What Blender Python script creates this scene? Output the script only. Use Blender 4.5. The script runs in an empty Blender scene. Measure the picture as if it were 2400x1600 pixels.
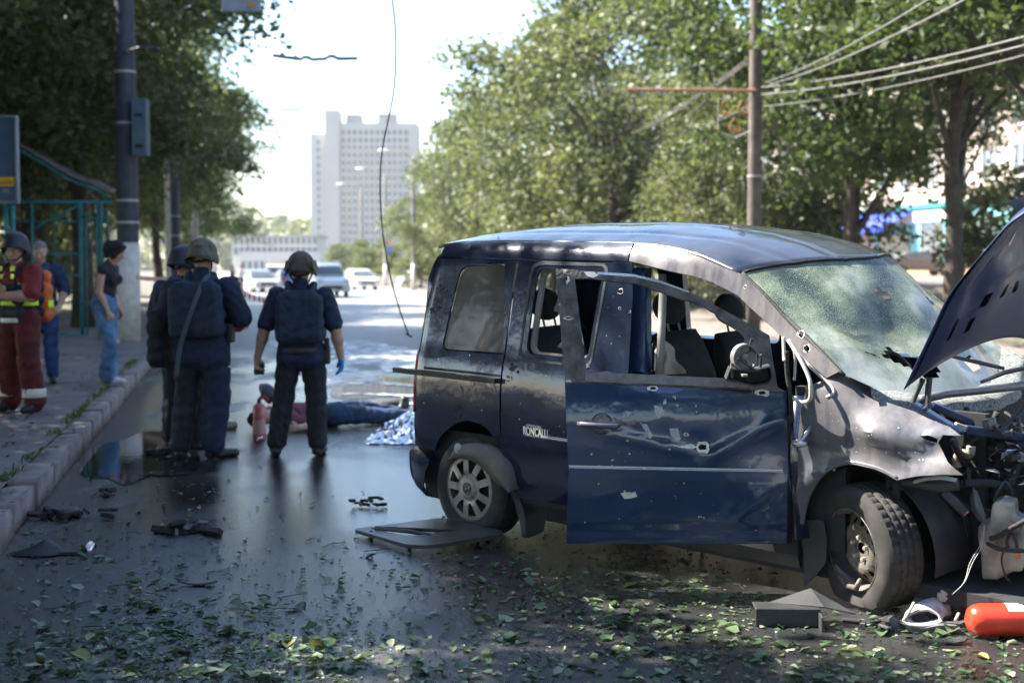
import bpy, bmesh, math, random
import numpy as np
from mathutils import Vector, Matrix
from mathutils.geometry import delaunay_2d_cdt

# ------------------------------------------------------------------ camera, sky, sun, exposure
scene = bpy.context.scene
COL = scene.collection
FPX, EYE = 3300.0, 1.65
TILT = math.atan(175 / FPX)
cam_d = bpy.data.cameras.new('camera')
cam_d.sensor_width = 36.0
cam_d.lens = FPX / 2400 * 36
cam_d.clip_start = 0.1
cam_d.clip_end = 4000
cam_d.dof.use_dof = True
cam_d.dof.focus_distance = 7.3
cam_d.dof.aperture_fstop = 2.1
cam = bpy.data.objects.new('camera', cam_d)
COL.objects.link(cam)
cam.location = (0, 0, EYE)
cam.rotation_euler = (math.pi / 2 - TILT, 0, 0)
scene.camera = cam

SUN_AZ, SUN_EL = math.radians(163), math.radians(49)     # azimuth counted from +X towards +Y
sun_vec = Vector((math.cos(SUN_AZ) * math.cos(SUN_EL), math.sin(SUN_AZ) * math.cos(SUN_EL), math.sin(SUN_EL)))
world = bpy.data.worlds.new('World')
scene.world = world
world.use_nodes = True
wn = world.node_tree.nodes
bg = wn['Background']
sky = wn.new('ShaderNodeTexSky')
sky.sky_type = 'NISHITA'
sky.sun_disc = False
sky.sun_elevation = SUN_EL
sky.sun_rotation = math.atan2(sun_vec.x, sun_vec.y)
sky.altitude = 100
sky.air_density = 1.2
sky.dust_density = 0.9
sky.ozone_density = 3.0
world.node_tree.links.new(sky.outputs[0], bg.inputs[0])
bg.inputs[1].default_value = 0.077
sun_d = bpy.data.lights.new('sun', 'SUN')
sun_d.energy = 5.0
sun_d.angle = math.radians(0.53)
sun_d.color = (1.0, 0.93, 0.82)
sun = bpy.data.objects.new('sun', sun_d)
COL.objects.link(sun)
sun.rotation_euler = (-sun_vec).to_track_quat('-Z', 'Y').to_euler()
sun.location = (-20, 10, 40)
scene.view_settings.view_transform = 'Standard'
scene.view_settings.look = 'None'
scene.view_settings.exposure = 2.42
scene.view_settings.gamma = 1.0
scene.render.engine = 'CYCLES'
scene.cycles.use_denoising = True
scene.cycles.use_adaptive_sampling = True
scene.cycles.adaptive_threshold = .02
scene.cycles.max_bounces = 8
scene.cycles.diffuse_bounces = 3
scene.cycles.glossy_bounces = 4
scene.cycles.transmission_bounces = 6
scene.cycles.transparent_max_bounces = 12
scene.cycles.sample_clamp_indirect = 6

# ------------------------------------------------------------------ picture -> place helpers
_Fw = np.array([0, math.cos(TILT), -math.sin(TILT)])
_Up = np.array([0, math.sin(TILT), math.cos(TILT)])
_C = np.array([0, 0, EYE])
def ray(u, v):
    return _Fw + np.array([1., 0, 0]) * (u - 1200) / FPX + _Up * (800 - v) / FPX
def gnd(u, v, z=0.0):
    d = ray(u, v)
    return Vector(_C + d * (z - EYE) / d[2])
def at(u, v, Y):
    d = ray(u, v)
    return Vector(_C + d * (Y / d[1]))

# ------------------------------------------------------------------ naming helpers
def tag(o, label=None, cat=None, group=None, kind=None):
    if label: o['label'] = label
    if cat: o['category'] = cat
    if group: o['group'] = group
    if kind: o['kind'] = kind
    return o
def empty(name, loc=(0, 0, 0), rz=0.0, label=None, cat=None, group=None):
    o = bpy.data.objects.new(name, None)
    COL.objects.link(o)
    o.location = loc
    o.rotation_euler = (0, 0, rz)
    o.empty_display_size = 0.1
    return tag(o, label, cat, group)
def link(name, me, mat=None, parent=None, loc=None, smooth=False):
    o = bpy.data.objects.new(name, me)
    COL.objects.link(o)
    if mat is not None:
        if isinstance(mat, (list, tuple)):
            if not me.materials:
                for m in mat: me.materials.append(m)
        elif not me.materials:
            me.materials.append(mat)
    if parent is not None: o.parent = parent
    if loc is not None: o.location = loc
    if smooth:
        me.polygons.foreach_set('use_smooth', [True] * len(me.polygons))
    return o
def copy_tree(o, parent=None):
    c = o.copy()
    COL.objects.link(c)
    c.parent = parent
    for ch in list(o.children):
        copy_tree(ch, c)
    return c

class MB:
    """collects vertices and faces, built as one mesh"""
    def __init__(s): s.v = []; s.f = []; s.m = []
    def add(s, vs, fs, mi=0):
        b = len(s.v)
        s.v += [tuple(p) for p in vs]
        s.f += [tuple(i + b for i in f) for f in fs]
        s.m += [mi] * len(fs)
        return s
    def box(s, x0, x1, y0, y1, z0, z1, mi=0, M=None):
        vs = [(x, y, z) for z in (z0, z1) for y in (y0, y1) for x in (x0, x1)]
        if M is not None: vs = [M @ Vector(p) for p in vs]
        return s.add(vs, [(0, 2, 3, 1), (4, 5, 7, 6), (0, 1, 5, 4), (2, 6, 7, 3), (0, 4, 6, 2), (1, 3, 7, 5)], mi)
    def bar(s, a, b, w, h=None, mi=0, up=(0, 0, 1)):
        a, b = Vector(a), Vector(b); h = h or w
        d = (b - a).normalized(); u = Vector(up)
        if abs(d.dot(u)) > .98: u = Vector((1, 0, 0))
        r = d.cross(u).normalized(); u = r.cross(d)
        vs = []
        for p in (a, b):
            for sx, sy in ((-1, -1), (1, -1), (1, 1), (-1, 1)):
                vs.append(p + r * sx * w / 2 + u * sy * h / 2)
        return s.add(vs, [(0, 3, 2, 1), (4, 5, 6, 7), (0, 1, 5, 4), (1, 2, 6, 5), (2, 3, 7, 6), (3, 0, 4, 7)], mi)
    def tube(s, pts, r, n=8, mi=0, caps=True):
        pts = [Vector(p) for p in pts]
        rs = r if isinstance(r, (list, tuple)) else [r] * len(pts)
        vs = []; prev = None
        for i, p in enumerate(pts):
            d = (pts[min(i + 1, len(pts) - 1)] - pts[max(i - 1, 0)])
            d = d.normalized() if d.length > 1e-9 else Vector((0, 0, 1))
            if prev is None:
                u = Vector((0, 0, 1)) if abs(d.z) < .9 else Vector((1, 0, 0))
            else: u = prev
            r1 = d.cross(u)
            if r1.length < 1e-6: r1 = d.cross(Vector((0, 1, 0.3)))
            r1.normalize(); u = r1.cross(d).normalized(); prev = u
            for k in range(n):
                a = 2 * math.pi * k / n
                vs.append(p + r1 * math.cos(a) * rs[i] + u * math.sin(a) * rs[i])
        fs = []
        for i in range(len(pts) - 1):
            for k in range(n):
                k2 = (k + 1) % n
                fs.append((i * n + k, i * n + k2, (i + 1) * n + k2, (i + 1) * n + k))
        if caps:
            fs.append(tuple(range(n))[::-1]); fs.append(tuple((len(pts) - 1) * n + k for k in range(n)))
        return s.add(vs, fs, mi)
    def lathe(s, prof, n=24, M=None, mi=0, a0=0, a1=2 * math.pi):
        """profile of (r, h) turned about local Z"""
        full = abs(a1 - a0 - 2 * math.pi) < 1e-6
        cols = n if full else n + 1
        vs = []
        for r, h in prof:
            for k in range(cols):
                a = a0 + (a1 - a0) * k / n
                p = Vector((r * math.cos(a), r * math.sin(a), h))
                vs.append(M @ p if M is not None else p)
        fs = []
        for i in range(len(prof) - 1):
            for k in range(n):
                k2 = (k + 1) % cols
                fs.append((i * cols + k, i * cols + k2, (i + 1) * cols + k2, (i + 1) * cols + k))
        return s.add(vs, fs, mi)
    def ball(s, c, r, n=10, M=None, mi=0):
        r = r if isinstance(r, (list, tuple)) else (r, r, r)
        prof = [(math.sin(math.pi * i / n), -math.cos(math.pi * i / n)) for i in range(n + 1)]
        prof = [(max(a, 1e-4), b) for a, b in prof]
        T = Matrix.Translation(Vector(c)) @ Matrix.Diagonal((r[0], r[1], r[2], 1))
        if M is not None: T = M @ T
        return s.lathe(prof, n * 2, T, mi)
    def mesh(s, name):
        me = bpy.data.meshes.new(name)
        me.from_pydata([tuple(p) for p in s.v], [], s.f)
        if any(s.m): me.polygons.foreach_set('material_index', s.m)
        me.update()
        return me
    def build(s, name, mat=None, parent=None, smooth=False, loc=None):
        me = s.mesh(name)
        o = link(name, me, mat, parent, loc, smooth)
        return o
def bevel(o, w=0.01, seg=2, angle=35):
    m = o.modifiers.new('bevel', 'BEVEL'); m.width = w; m.segments = seg
    m.limit_method = 'ANGLE'; m.angle_limit = math.radians(angle)
    return o
def auto_smooth(o, ang=35):
    me = o.data
    bm = bmesh.new(); bm.from_mesh(me)
    for e in bm.edges:
        if len(e.link_faces) == 2 and e.calc_face_angle(0) > math.radians(ang): e.smooth = False
    for f in bm.faces: f.smooth = True
    bm.to_mesh(me); bm.free()
    return o

# ------------------------------------------------------------------ materials
def rgb(c): return (c[0], c[1], c[2], 1.0)
def M(name, col, rough=.55, metal=0.0, var=.18, scale=6.0, bump=0.0, bscale=60.0, spec=.5, coat=0.0, col2=None, detail=6, rvar=0.0):
    m = bpy.data.materials.new(name); m.use_nodes = True
    nt = m.node_tree; n = nt.nodes; L = nt.links
    p = n['Principled BSDF']
    tc = n.new('ShaderNodeTexCoord')
    nz = n.new('ShaderNodeTexNoise'); nz.inputs['Scale'].default_value = scale; nz.inputs['Detail'].default_value = detail
    L.new(tc.outputs['Object'], nz.inputs['Vector'])
    rp = n.new('ShaderNodeValToRGB')
    rp.color_ramp.elements[0].position = .3; rp.color_ramp.elements[1].position = .7
    c2 = col2 or tuple(min(1, c * (1 + var)) for c in col)
    rp.color_ramp.elements[0].color = rgb(tuple(c * (1 - var) for c in col)); rp.color_ramp.elements[1].color = rgb(c2)
    L.new(nz.outputs['Fac'], rp.inputs['Fac']); L.new(rp.outputs['Color'], p.inputs['Base Color'])
    p.inputs['Roughness'].default_value = rough; p.inputs['Metallic'].default_value = metal
    p.inputs['Specular IOR Level'].default_value = spec; p.inputs['Coat Weight'].default_value = coat
    if rvar:
        mr = n.new('ShaderNodeMapRange'); mr.inputs['To Min'].default_value = max(0, rough - rvar); mr.inputs['To Max'].default_value = min(1, rough + rvar)
        n2 = n.new('ShaderNodeTexNoise'); n2.inputs['Scale'].default_value = scale * 2.3
        L.new(tc.outputs['Object'], n2.inputs['Vector']); L.new(n2.outputs['Fac'], mr.inputs['Value']); L.new(mr.outputs[0], p.inputs['Roughness'])
    if bump:
        nb = n.new('ShaderNodeTexNoise'); nb.inputs['Scale'].default_value = bscale; nb.inputs['Detail'].default_value = 5
        L.new(tc.outputs['Object'], nb.inputs['Vector'])
        b = n.new('ShaderNodeBump'); b.inputs['Strength'].default_value = bump; b.inputs['Distance'].default_value = .02
        L.new(nb.outputs['Fac'], b.inputs['Height']); L.new(b.outputs[0], p.inputs['Normal'])
    return m
def leaf_mat(name, c1, c2, trans=.45, rough=.5, scale=.9):
    m = bpy.data.materials.new(name); m.use_nodes = True
    nt = m.node_tree; n = nt.nodes; L = nt.links
    n.remove(n['Principled BSDF']); out = n['Material Output']
    tc = n.new('ShaderNodeTexCoord'); nz = n.new('ShaderNodeTexNoise'); nz.inputs['Scale'].default_value = scale; nz.inputs['Detail'].default_value = 8
    L.new(tc.outputs['Object'], nz.inputs['Vector'])
    rp = n.new('ShaderNodeValToRGB'); rp.color_ramp.elements[0].position = .32; rp.color_ramp.elements[1].position = .68
    rp.color_ramp.elements[0].color = rgb(c1); rp.color_ramp.elements[1].color = rgb(c2)
    L.new(nz.outputs['Fac'], rp.inputs['Fac'])
    p = n.new('ShaderNodeBsdfPrincipled'); p.inputs['Roughness'].default_value = rough; p.inputs['Specular IOR Level'].default_value = .3
    L.new(rp.outputs['Color'], p.inputs['Base Color'])
    t = n.new('ShaderNodeBsdfTranslucent')
    mx = n.new('ShaderNodeMix'); mx.data_type = 'RGBA'; mx.blend_type = 'MULTIPLY'; mx.inputs[0].default_value = 1
    mx.inputs[7].default_value = (1.4, 1.5, .75, 1)
    L.new(rp.outputs['Color'], mx.inputs[6]); L.new(mx.outputs[2], t.inputs['Color'])
    ms = n.new('ShaderNodeMixShader'); ms.inputs[0].default_value = trans
    L.new(p.outputs[0], ms.inputs[1]); L.new(t.outputs[0], ms.inputs[2]); L.new(ms.outputs[0], out.inputs['Surface'])
    return m
def panel_cdt(outline, holes, step, jitter=0.0, seed=1):
    """triangulated region of the plane: outline minus holes, with interior points every `step`"""
    rnd = random.Random(seed)
    def dens(poly):
        o = []
        for i, a in enumerate(poly):
            b = poly[(i + 1) % len(poly)]
            d = math.hypot(b[0] - a[0], b[1] - a[1]); k = max(1, int(d / step))
            o += [(a[0] + (b[0] - a[0]) * j / k, a[1] + (b[1] - a[1]) * j / k) for j in range(k)]
        return o
    loops = [dens(outline)] + [dens(h) for h in holes]
    vs = []; es = []
    for lp in loops:
        b = len(vs); vs += lp
        es += [(b + i, b + (i + 1) % len(lp)) for i in range(len(lp))]
    def inside_many(P, poly):
        x, y = P[:, 0], P[:, 1]; r = np.zeros(len(P), bool)
        j = len(poly) - 1
        for i in range(len(poly)):
            xi, yi = poly[i]; xj, yj = poly[j]
            c = ((yi > y) != (yj > y)) & (x < (xj - xi) * (y - yi) / ((yj - yi) or 1e-12) + xi)
            r ^= c; j = i
        return r
    xs = [p[0] for p in outline]; ys = [p[1] for p in outline]
    g = [(x + rnd.uniform(-jitter, jitter) * step, y + rnd.uniform(-jitter, jitter) * step)
         for x in np.arange(min(xs) + step / 2, max(xs), step) for y in np.arange(min(ys) + step / 2, max(ys), step)]
    if g:
        G = np.array(g); ok = inside_many(G, loops[0])
        for h in loops[1:]: ok &= ~inside_many(G, h)
        bd = np.array(vs)
        G = G[ok]
        if len(G):
            keep = np.array([np.min((bd[:, 0] - q[0]) ** 2 + (bd[:, 1] - q[1]) ** 2) > (step * .45) ** 2 for q in G])
            vs += [tuple(q) for q in G[keep]]
    ov, oe, of, *_ = delaunay_2d_cdt([Vector(v) for v in vs], es, [], 0, 1e-6)
    cen = np.array([[sum(ov[i].x for i in f) / 3, sum(ov[i].y for i in f) / 3] for f in of])
    ok = inside_many(cen, loops[0])
    for h in loops[1:]: ok &= ~inside_many(cen, h)
    return [(v.x, v.y) for v in ov], [tuple(f) for f, k in zip(of, ok) if k]
def rounded(poly, r, n=4):
    """polygon with rounded corners; r one number or one for each corner"""
    out = []
    N = len(poly)
    for i in range(N):
        p0, p, p1 = Vector(poly[i - 1]), Vector(poly[i]), Vector(poly[(i + 1) % N])
        rr = r[i] if isinstance(r, (list, tuple)) else r
        if rr <= 0: out.append(tuple(p)); continue
        d0 = (p0 - p); d1 = (p1 - p)
        k = min(rr, d0.length * .48, d1.length * .48)
        a = p + d0.normalized() * k; b = p + d1.normalized() * k
        for j in range(n + 1):
            t = j / n
            q = a * (1 - t) ** 2 + p * 2 * t * (1 - t) + b * t * t
            out.append((q.x, q.y))
    return out
def smooth_line(pts, n=4):
    """Catmull-Rom through the points"""
    P = [Vector(p) for p in pts]; out = []
    for i in range(len(P) - 1):
        p0 = P[max(i - 1, 0)]; p1 = P[i]; p2 = P[i + 1]; p3 = P[min(i + 2, len(P) - 1)]
        for j in range(n):
            t = j / n
            q = .5 * ((2 * p1) + (p2 - p0) * t + (2 * p0 - 5 * p1 + 4 * p2 - p3) * t * t + (3 * p1 - p0 - 3 * p2 + p3) * t ** 3)
            out.append(tuple(q))
    out.append(tuple(P[-1]))
    return out
def hsh(*a):
    return random.Random(hash(tuple(round(x, 4) for x in a))).random()

# ================================================================== THE SETTING
KS = -0.197                                                     # the street runs at this slope to the left
def kx(y, c=0.0): return -1.37 + c + KS * y                     # x of the left kerb's road edge (+ c metres to the right)
SA = math.atan(-KS)                                             # street heading

# ---- asphalt, wet near the van, drier and sunlit further on
def road_material():
    m = bpy.data.materials.new('wet_asphalt'); m.use_nodes = True
    nt = m.node_tree; n = nt.nodes; L = nt.links; p = n['Principled BSDF']
    tc = n.new('ShaderNodeTexCoord')
    def noise(s, d=6, r=.55, vec=None):
        z = n.new('ShaderNodeTexNoise'); z.inputs['Scale'].default_value = s; z.inputs['Detail'].default_value = d; z.inputs['Roughness'].default_value = r
        L.new(vec or tc.outputs['Object'], z.inputs['Vector']); return z
    def mapr(src, a, b, c, d):
        q = n.new('ShaderNodeMapRange'); q.interpolation_type = 'SMOOTHSTEP'
        q.inputs['From Min'].default_value = a; q.inputs['From Max'].default_value = b; q.inputs['To Min'].default_value = c; q.inputs['To Max'].default_value = d
        L.new(src, q.inputs['Value']); return q.outputs[0]
    def math_(op, a, b):
        q = n.new('ShaderNodeMath'); q.operation = op
        for i, x in enumerate((a, b)):
            if isinstance(x, (int, float)): q.inputs[i].default_value = x
            else: L.new(x, q.inputs[i])
        return q.outputs[0]
    big = noise(.35, 4); mid = noise(1.6, 6); fine = noise(240, 3, .7); grit = noise(75, 4, .65)
    sep = n.new('ShaderNodeSeparateXYZ'); L.new(tc.outputs['Object'], sep.inputs[0])
    mp = n.new('ShaderNodeMapping'); mp.inputs['Scale'].default_value = (1.0, .32, 1)
    L.new(tc.outputs['Object'], mp.inputs['Vector'])
    streak = noise(1.1, 5, .5, mp.outputs[0])
    # wetness: high between 5 and 26 m, patchy
    near = math_('MULTIPLY', mapr(sep.outputs['Y'], 4.0, 7.0, .75, 1.0), mapr(sep.outputs['Y'], 16, 34, 1.0, .25))
    wet = math_('MULTIPLY', near, mapr(streak.outputs['Fac'], .34, .60, .42, .95))
    vd = n.new('ShaderNodeVectorMath'); vd.operation = 'SUBTRACT'; L.new(tc.outputs['Object'], vd.inputs[0]); vd.inputs[1].default_value = (-1.0, 10.2, 0)
    vm = n.new('ShaderNodeVectorMath'); vm.operation = 'MULTIPLY'; L.new(vd.outputs[0], vm.inputs[0]); vm.inputs[1].default_value = (.62, .42, 0)
    vl = n.new('ShaderNodeVectorMath'); vl.operation = 'LENGTH'; L.new(vm.outputs[0], vl.inputs[0])
    pool = mapr(math_('ADD', vl.outputs['Value'], math_('MULTIPLY', mapr(mid.outputs['Fac'], .2, .8, -1, 1), .35)), .55, 1.15, 1, 0)
    wet = math_('ADD', wet, math_('MULTIPLY', pool, .8))
    wet2 = mapr(math_('ADD', wet, math_('MULTIPLY', mid.outputs['Fac'], .35)), .35, 1.0, 0, 1)
    rp = n.new('ShaderNodeValToRGB'); e = rp.color_ramp.elements
    e[0].position = .3; e[0].color = (.020, .021, .023, 1); e[1].position = .75; e[1].color = (.062, .061, .059, 1)
    L.new(math_('ADD', math_('MULTIPLY', grit.outputs['Fac'], .6), math_('MULTIPLY', mid.outputs['Fac'], .4)), rp.inputs['Fac'])
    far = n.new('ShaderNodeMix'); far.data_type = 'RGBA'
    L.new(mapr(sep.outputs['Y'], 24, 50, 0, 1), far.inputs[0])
    L.new(rp.outputs['Color'], far.inputs[6]); far.inputs[7].default_value = (.27, .265, .255, 1)      # far road painted lighter: its sunlight put into the colour
    dk = n.new('ShaderNodeMix'); dk.data_type = 'RGBA'; dk.blend_type = 'MULTIPLY'
    L.new(math_('MULTIPLY', wet2, .6), dk.inputs[0]); L.new(far.outputs[2], dk.inputs[6]); dk.inputs[7].default_value = (.42, .43, .45, 1)
    # brown silt dried in patches
    silt = n.new('ShaderNodeMix'); silt.data_type = 'RGBA'
    sn = noise(.9, 7, .62)
    L.new(math_('MULTIPLY', mapr(sn.outputs['Fac'], .58, .74, 0, .3), mapr(wet2, 0.2, .8, 1, .15)), silt.inputs[0])
    L.new(dk.outputs[2], silt.inputs[6]); silt.inputs[7].default_value = (.11, .09, .07, 1)
    cv = n.new('ShaderNodeTexVoronoi'); cv.feature = 'DISTANCE_TO_EDGE'; cv.inputs['Scale'].default_value = .42
    cm = n.new('ShaderNodeMix'); cm.data_type = 'VECTOR'; cm.inputs[0].default_value = .12; L.new(tc.outputs['Object'], cm.inputs[4]); L.new(noise(1.7, 5).outputs['Color'], cm.inputs[5]); L.new(cm.outputs[1], cv.inputs['Vector'])
    ck = n.new('ShaderNodeMix'); ck.data_type = 'RGBA'; L.new(mapr(cv.outputs['Distance'], .0, .012, .8, 0), ck.inputs[0]); L.new(silt.outputs[2], ck.inputs[6]); ck.inputs[7].default_value = (.008, .008, .009, 1)
    L.new(ck.outputs[2], p.inputs['Base Color'])
    rough = math_('ADD', math_('SUBTRACT', mapr(wet2, 0, 1, .50, .19), math_('MULTIPLY', pool, .10)), math_('MULTIPLY', mapr(grit.outputs['Fac'], .35, .7, -1, 1), .07))
    L.new(rough, p.inputs['Roughness'])
    p.inputs['Specular IOR Level'].default_value = .75
    b = n.new('ShaderNodeBump'); b.inputs['Distance'].default_value = .007
    L.new(math_('SUBTRACT', mapr(wet2, 0, 1, .95, .44), math_('MULTIPLY', pool, .2)), b.inputs['Strength'])
    L.new(math_('ADD', grit.outputs['Fac'], math_('MULTIPLY', fine.outputs['Fac'], .5)), b.inputs['Height'])
    L.new(b.outputs[0], p.inputs['Normal'])
    return m
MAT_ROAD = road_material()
MAT_SOIL = M('trodden_soil', (.085, .075, .058), .95, var=.4, scale=1.5, bump=.5, bscale=14)
MAT_PAVE = M('pavement_concrete', (.135, .115, .105), .85, var=.35, scale=2.2, bump=.45, bscale=45)
MAT_KERB = M('kerb_concrete', (.20, .165, .15), .8, var=.38, scale=4.5, bump=.6, bscale=38)
MAT_CONC = M('pole_concrete', (.25, .24, .22), .85, var=.25, scale=3, bump=.25, bscale=50)
MAT_GRASSLEAF = leaf_mat('grass_blades', (.045, .075, .02), (.11, .15, .045), .35)

def sheet(name, pts, z, mat, kind='structure', sub=0):
    me = bpy.data.meshes.new(name)
    me.from_pydata([(x, y, z if not callable(z) else z(x, y)) for x, y in pts], [], [tuple(range(len(pts)))])
    o = link(name, me, mat); o['kind'] = kind
    return o
sheet('ground', [(-1500, -60), (1500, -60), (1500, 2500), (-1500, 2500)], -.03, MAT_SOIL)
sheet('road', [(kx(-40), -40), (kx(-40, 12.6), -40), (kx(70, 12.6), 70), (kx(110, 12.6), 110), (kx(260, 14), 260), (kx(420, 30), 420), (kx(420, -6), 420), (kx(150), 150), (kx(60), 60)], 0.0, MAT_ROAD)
# left pavement: a slab between the kerb and a low edging, rising slightly, then soil and grass
PAVE_Z = .175
def strip(name, c0, c1, y0, y1, z0, z1, mat, n=40):
    mb = MB()
    for i in range(n):
        a, b = y0 + (y1 - y0) * i / n, y0 + (y1 - y0) * (i + 1) / n
        k = len(mb.v)
        mb.add([(kx(a, c0), a, z0), (kx(a, c1), a, z1), (kx(b, c1), b, z1), (kx(b, c0), b, z0)], [(0, 1, 2, 3)])
    o = mb.build(name, mat); o['kind'] = 'structure'; return o
strip('pavement', -3.2, -.20, 2, 200, PAVE_Z + .03, PAVE_Z, MAT_PAVE)
strip('verge', -40, -3.2, -30, 200, PAVE_Z + .02, PAVE_Z + .02, MAT_SOIL)
# right: pavement behind a kerb, then a bank up to the terrace in front of the shops
strip('far_pavement', 12.8, 16, -30, 260, .14, .15, MAT_PAVE)
strip('bank', 16, 24, -30, 260, .15, 1.05, MAT_SOIL)
strip('terrace', 24, 90, -30, 260, 1.05, 1.25, MAT_PAVE)

# kerb stones, each its own piece
kerb = empty('kerb'); kerb['kind'] = 'structure'
stone_meshes = []
for s in range(5):
    rr = random.Random(s)
    mb = MB(); mb.box(-.20, 0, -.49, .49, -.05, PAVE_Z + .004)
    me = mb.mesh('kerb_stone')
    bm = bmesh.new(); bm.from_mesh(me)
    bmesh.ops.bevel(bm, geom=[e for e in bm.edges], offset=.011, segments=2, affect='EDGES')
    bmesh.ops.subdivide_edges(bm, edges=[e for e in bm.edges if e.calc_length() > .3], cuts=4, use_grid_fill=True)
    for v in bm.verts:
        v.co += Vector((rr.gauss(0, .0045), rr.gauss(0, .003), rr.gauss(0, .0045)))
    for f in bm.faces: f.smooth = True
    bm.to_mesh(me); bm.free(); me.materials.append(MAT_KERB)
    stone_meshes.append(me)
rk = random.Random(5)
for i in range(60):
    y = 4.2 + i * .99 * math.cos(SA)
    o = bpy.data.objects.new('kerb_stone', stone_meshes[i % 5]); COL.objects.link(o); o.parent = kerb
    o.location = (kx(y) + rk.uniform(-.008, .008), y, rk.uniform(-.012, .006))
    o.rotation_euler = (rk.uniform(-.006, .006), rk.uniform(-.01, .01), SA + rk.uniform(-.008, .008))
mb = MB()
y1 = 4.2 + 60 * .99 * math.cos(SA)
mb.add([(kx(y1), y1, 0), (kx(y1), y1, .18), (kx(200), 200, .18), (kx(200), 200, 0), (kx(y1, -.2), y1, .18), (kx(200, -.2), 200, .18)], [(0, 1, 2, 3), (1, 4, 5, 2)])
o = mb.build('far_kerb', MAT_KERB); o['kind'] = 'structure'
mb = MB()
mb.add([(kx(-30, 12.6), -30, -.02), (kx(-30, 12.6), -30, .15), (kx(260, 12.6), 260, .15), (kx(260, 12.6), 260, -.02), (kx(-30, 12.8), -30, .15), (kx(260, 12.8), 260, .15)], [(3, 2, 1, 0), (2, 5, 4, 1)])
o = mb.build('opposite_kerb', MAT_KERB); o['kind'] = 'structure'
# low concrete edging between pavement and grass
edging = empty('garden_edging'); edging['kind'] = 'structure'
me = MB().box(-.05, .05, -.49, .49, -.05, .12).mesh('edging_stone')
bm = bmesh.new(); bm.from_mesh(me); bmesh.ops.bevel(bm, geom=list(bm.edges), offset=.012, segments=2, affect='EDGES'); bm.to_mesh(me); bm.free()
me.materials.append(MAT_KERB)
for i in range(9):
    y = 9.6 + i * 1.0
    if i in (5,): continue
    o = bpy.data.objects.new('edging_stone', me); COL.objects.link(o); o.parent = edging
    o.location = (kx(y, -1.25) + rk.uniform(-.02, .02), y, PAVE_Z - .02 + rk.uniform(-.02, .01)); o.rotation_euler = (0, rk.uniform(-.05, .05), SA + rk.uniform(-.03, .03))

def grass_patch(name, label, spots, hmin=.05, hmax=.14, seed=3):
    r = random.Random(seed); mb = MB()
    for (x, y, z, n, sx, sy) in spots:
        for _ in range(n):
            px, py = x + r.gauss(0, sx), y + r.gauss(0, sy)
            h = r.uniform(hmin, hmax); a = r.uniform(0, 6.28); w = .006 + .004 * r.random(); ln = r.uniform(.2, .7) * h
            dx, dy = math.cos(a), math.sin(a)
            mb.add([(px - dy * w, py + dx * w, z), (px + dy * w, py - dx * w, z), (px + dx * ln * .4 + dy * w * .7, py + dy * ln * .4 - dx * w * .7, z + h * .65), (px + dx * ln, py + dy * ln, z + h)], [(0, 1, 2), (0, 2, 3)])
    o = mb.build(name, MAT_GRASSLEAF); tag(o, label, 'grass', kind='stuff'); return o
gs = []
rg = random.Random(8)
for _ in range(260):
    y = rg.uniform(9.5, 15.5); c = rg.uniform(-3.2, -1.32); gs.append((kx(y, c), y, PAVE_Z + .015, 26, .1, .12))
for _ in range(220):
    y = rg.uniform(20, 75); c = rg.uniform(-9, -3.3); gs.append((kx(y, c), y, PAVE_Z + .02, 14, .35, .5))
grass_patch('grass', 'green grass on the verge behind the low edging', gs)
gs = []
for _ in range(70):
    y = rg.uniform(8, 22); gs.append((kx(y, -.22 + rg.uniform(-.03, .03)), y, PAVE_Z, 9, .02, .09))
grass_patch('weeds', 'small weeds growing in the joint behind the kerb', gs, .02, .06, 9)

# puddle in the gutter
MAT_WATER = M('puddle_water', (.012, .016, .02), .03, var=.1, scale=2, bump=.03, bscale=9, spec=.6)
def blob(name, cx, cy, rx, ry, z, mat, seed, rot=0.0, n=48, rough=.22, kind='structure'):
    r = random.Random(seed); ph = [r.uniform(0, 6.28) for _ in range(6)]
    pts = []
    for k in range(n):
        a = 2 * math.pi * k / n
        q = 1 + rough * sum(math.sin((j + 2) * a + ph[j]) / (j + 1.5) for j in range(6))
        x, y = rx * q * math.cos(a), ry * q * math.sin(a)
        pts.append((cx + x * math.cos(rot) - y * math.sin(rot), cy + x * math.sin(rot) + y * math.cos(rot)))
    return sheet(name, pts, z, mat, kind)
blob('puddle', kx(12.3, .55), 12.3, .42, 1.9, .006, MAT_WATER, 3, SA)
blob('puddle', -1.75, 19.5, .9, 2.2, .005, MAT_WATER, 7, .1, rough=.3)
# white fire-fighting foam drifting over the road
def foam_material():
    m = bpy.data.materials.new('foam_residue'); m.use_nodes = True
    nt = m.node_tree; n = nt.nodes; L = nt.links; p = n['Principled BSDF']; out = n['Material Output']
    tc = n.new('ShaderNodeTexCoord'); nz = n.new('ShaderNodeTexNoise'); nz.inputs['Scale'].default_value = 3.2; nz.inputs['Detail'].default_value = 9; nz.inputs['Roughness'].default_value = .68
    L.new(tc.outputs['Object'], nz.inputs['Vector'])
    rp = n.new('ShaderNodeMapRange'); rp.inputs['From Min'].default_value = .42; rp.inputs['From Max'].default_value = .58
    L.new(nz.outputs['Fac'], rp.inputs['Value'])
    p.inputs['Base Color'].default_value = (.72, .74, .76, 1); p.inputs['Roughness'].default_value = .5
    tr = n.new('ShaderNodeBsdfTransparent'); ms = n.new('ShaderNodeMixShader')
    L.new(rp.outputs[0], ms.inputs[0]); L.new(tr.outputs[0], ms.inputs[1]); L.new(p.outputs[0], ms.inputs[2]); L.new(ms.outputs[0], out.inputs['Surface'])
    return m
MAT_FOAM = foam_material()
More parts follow.
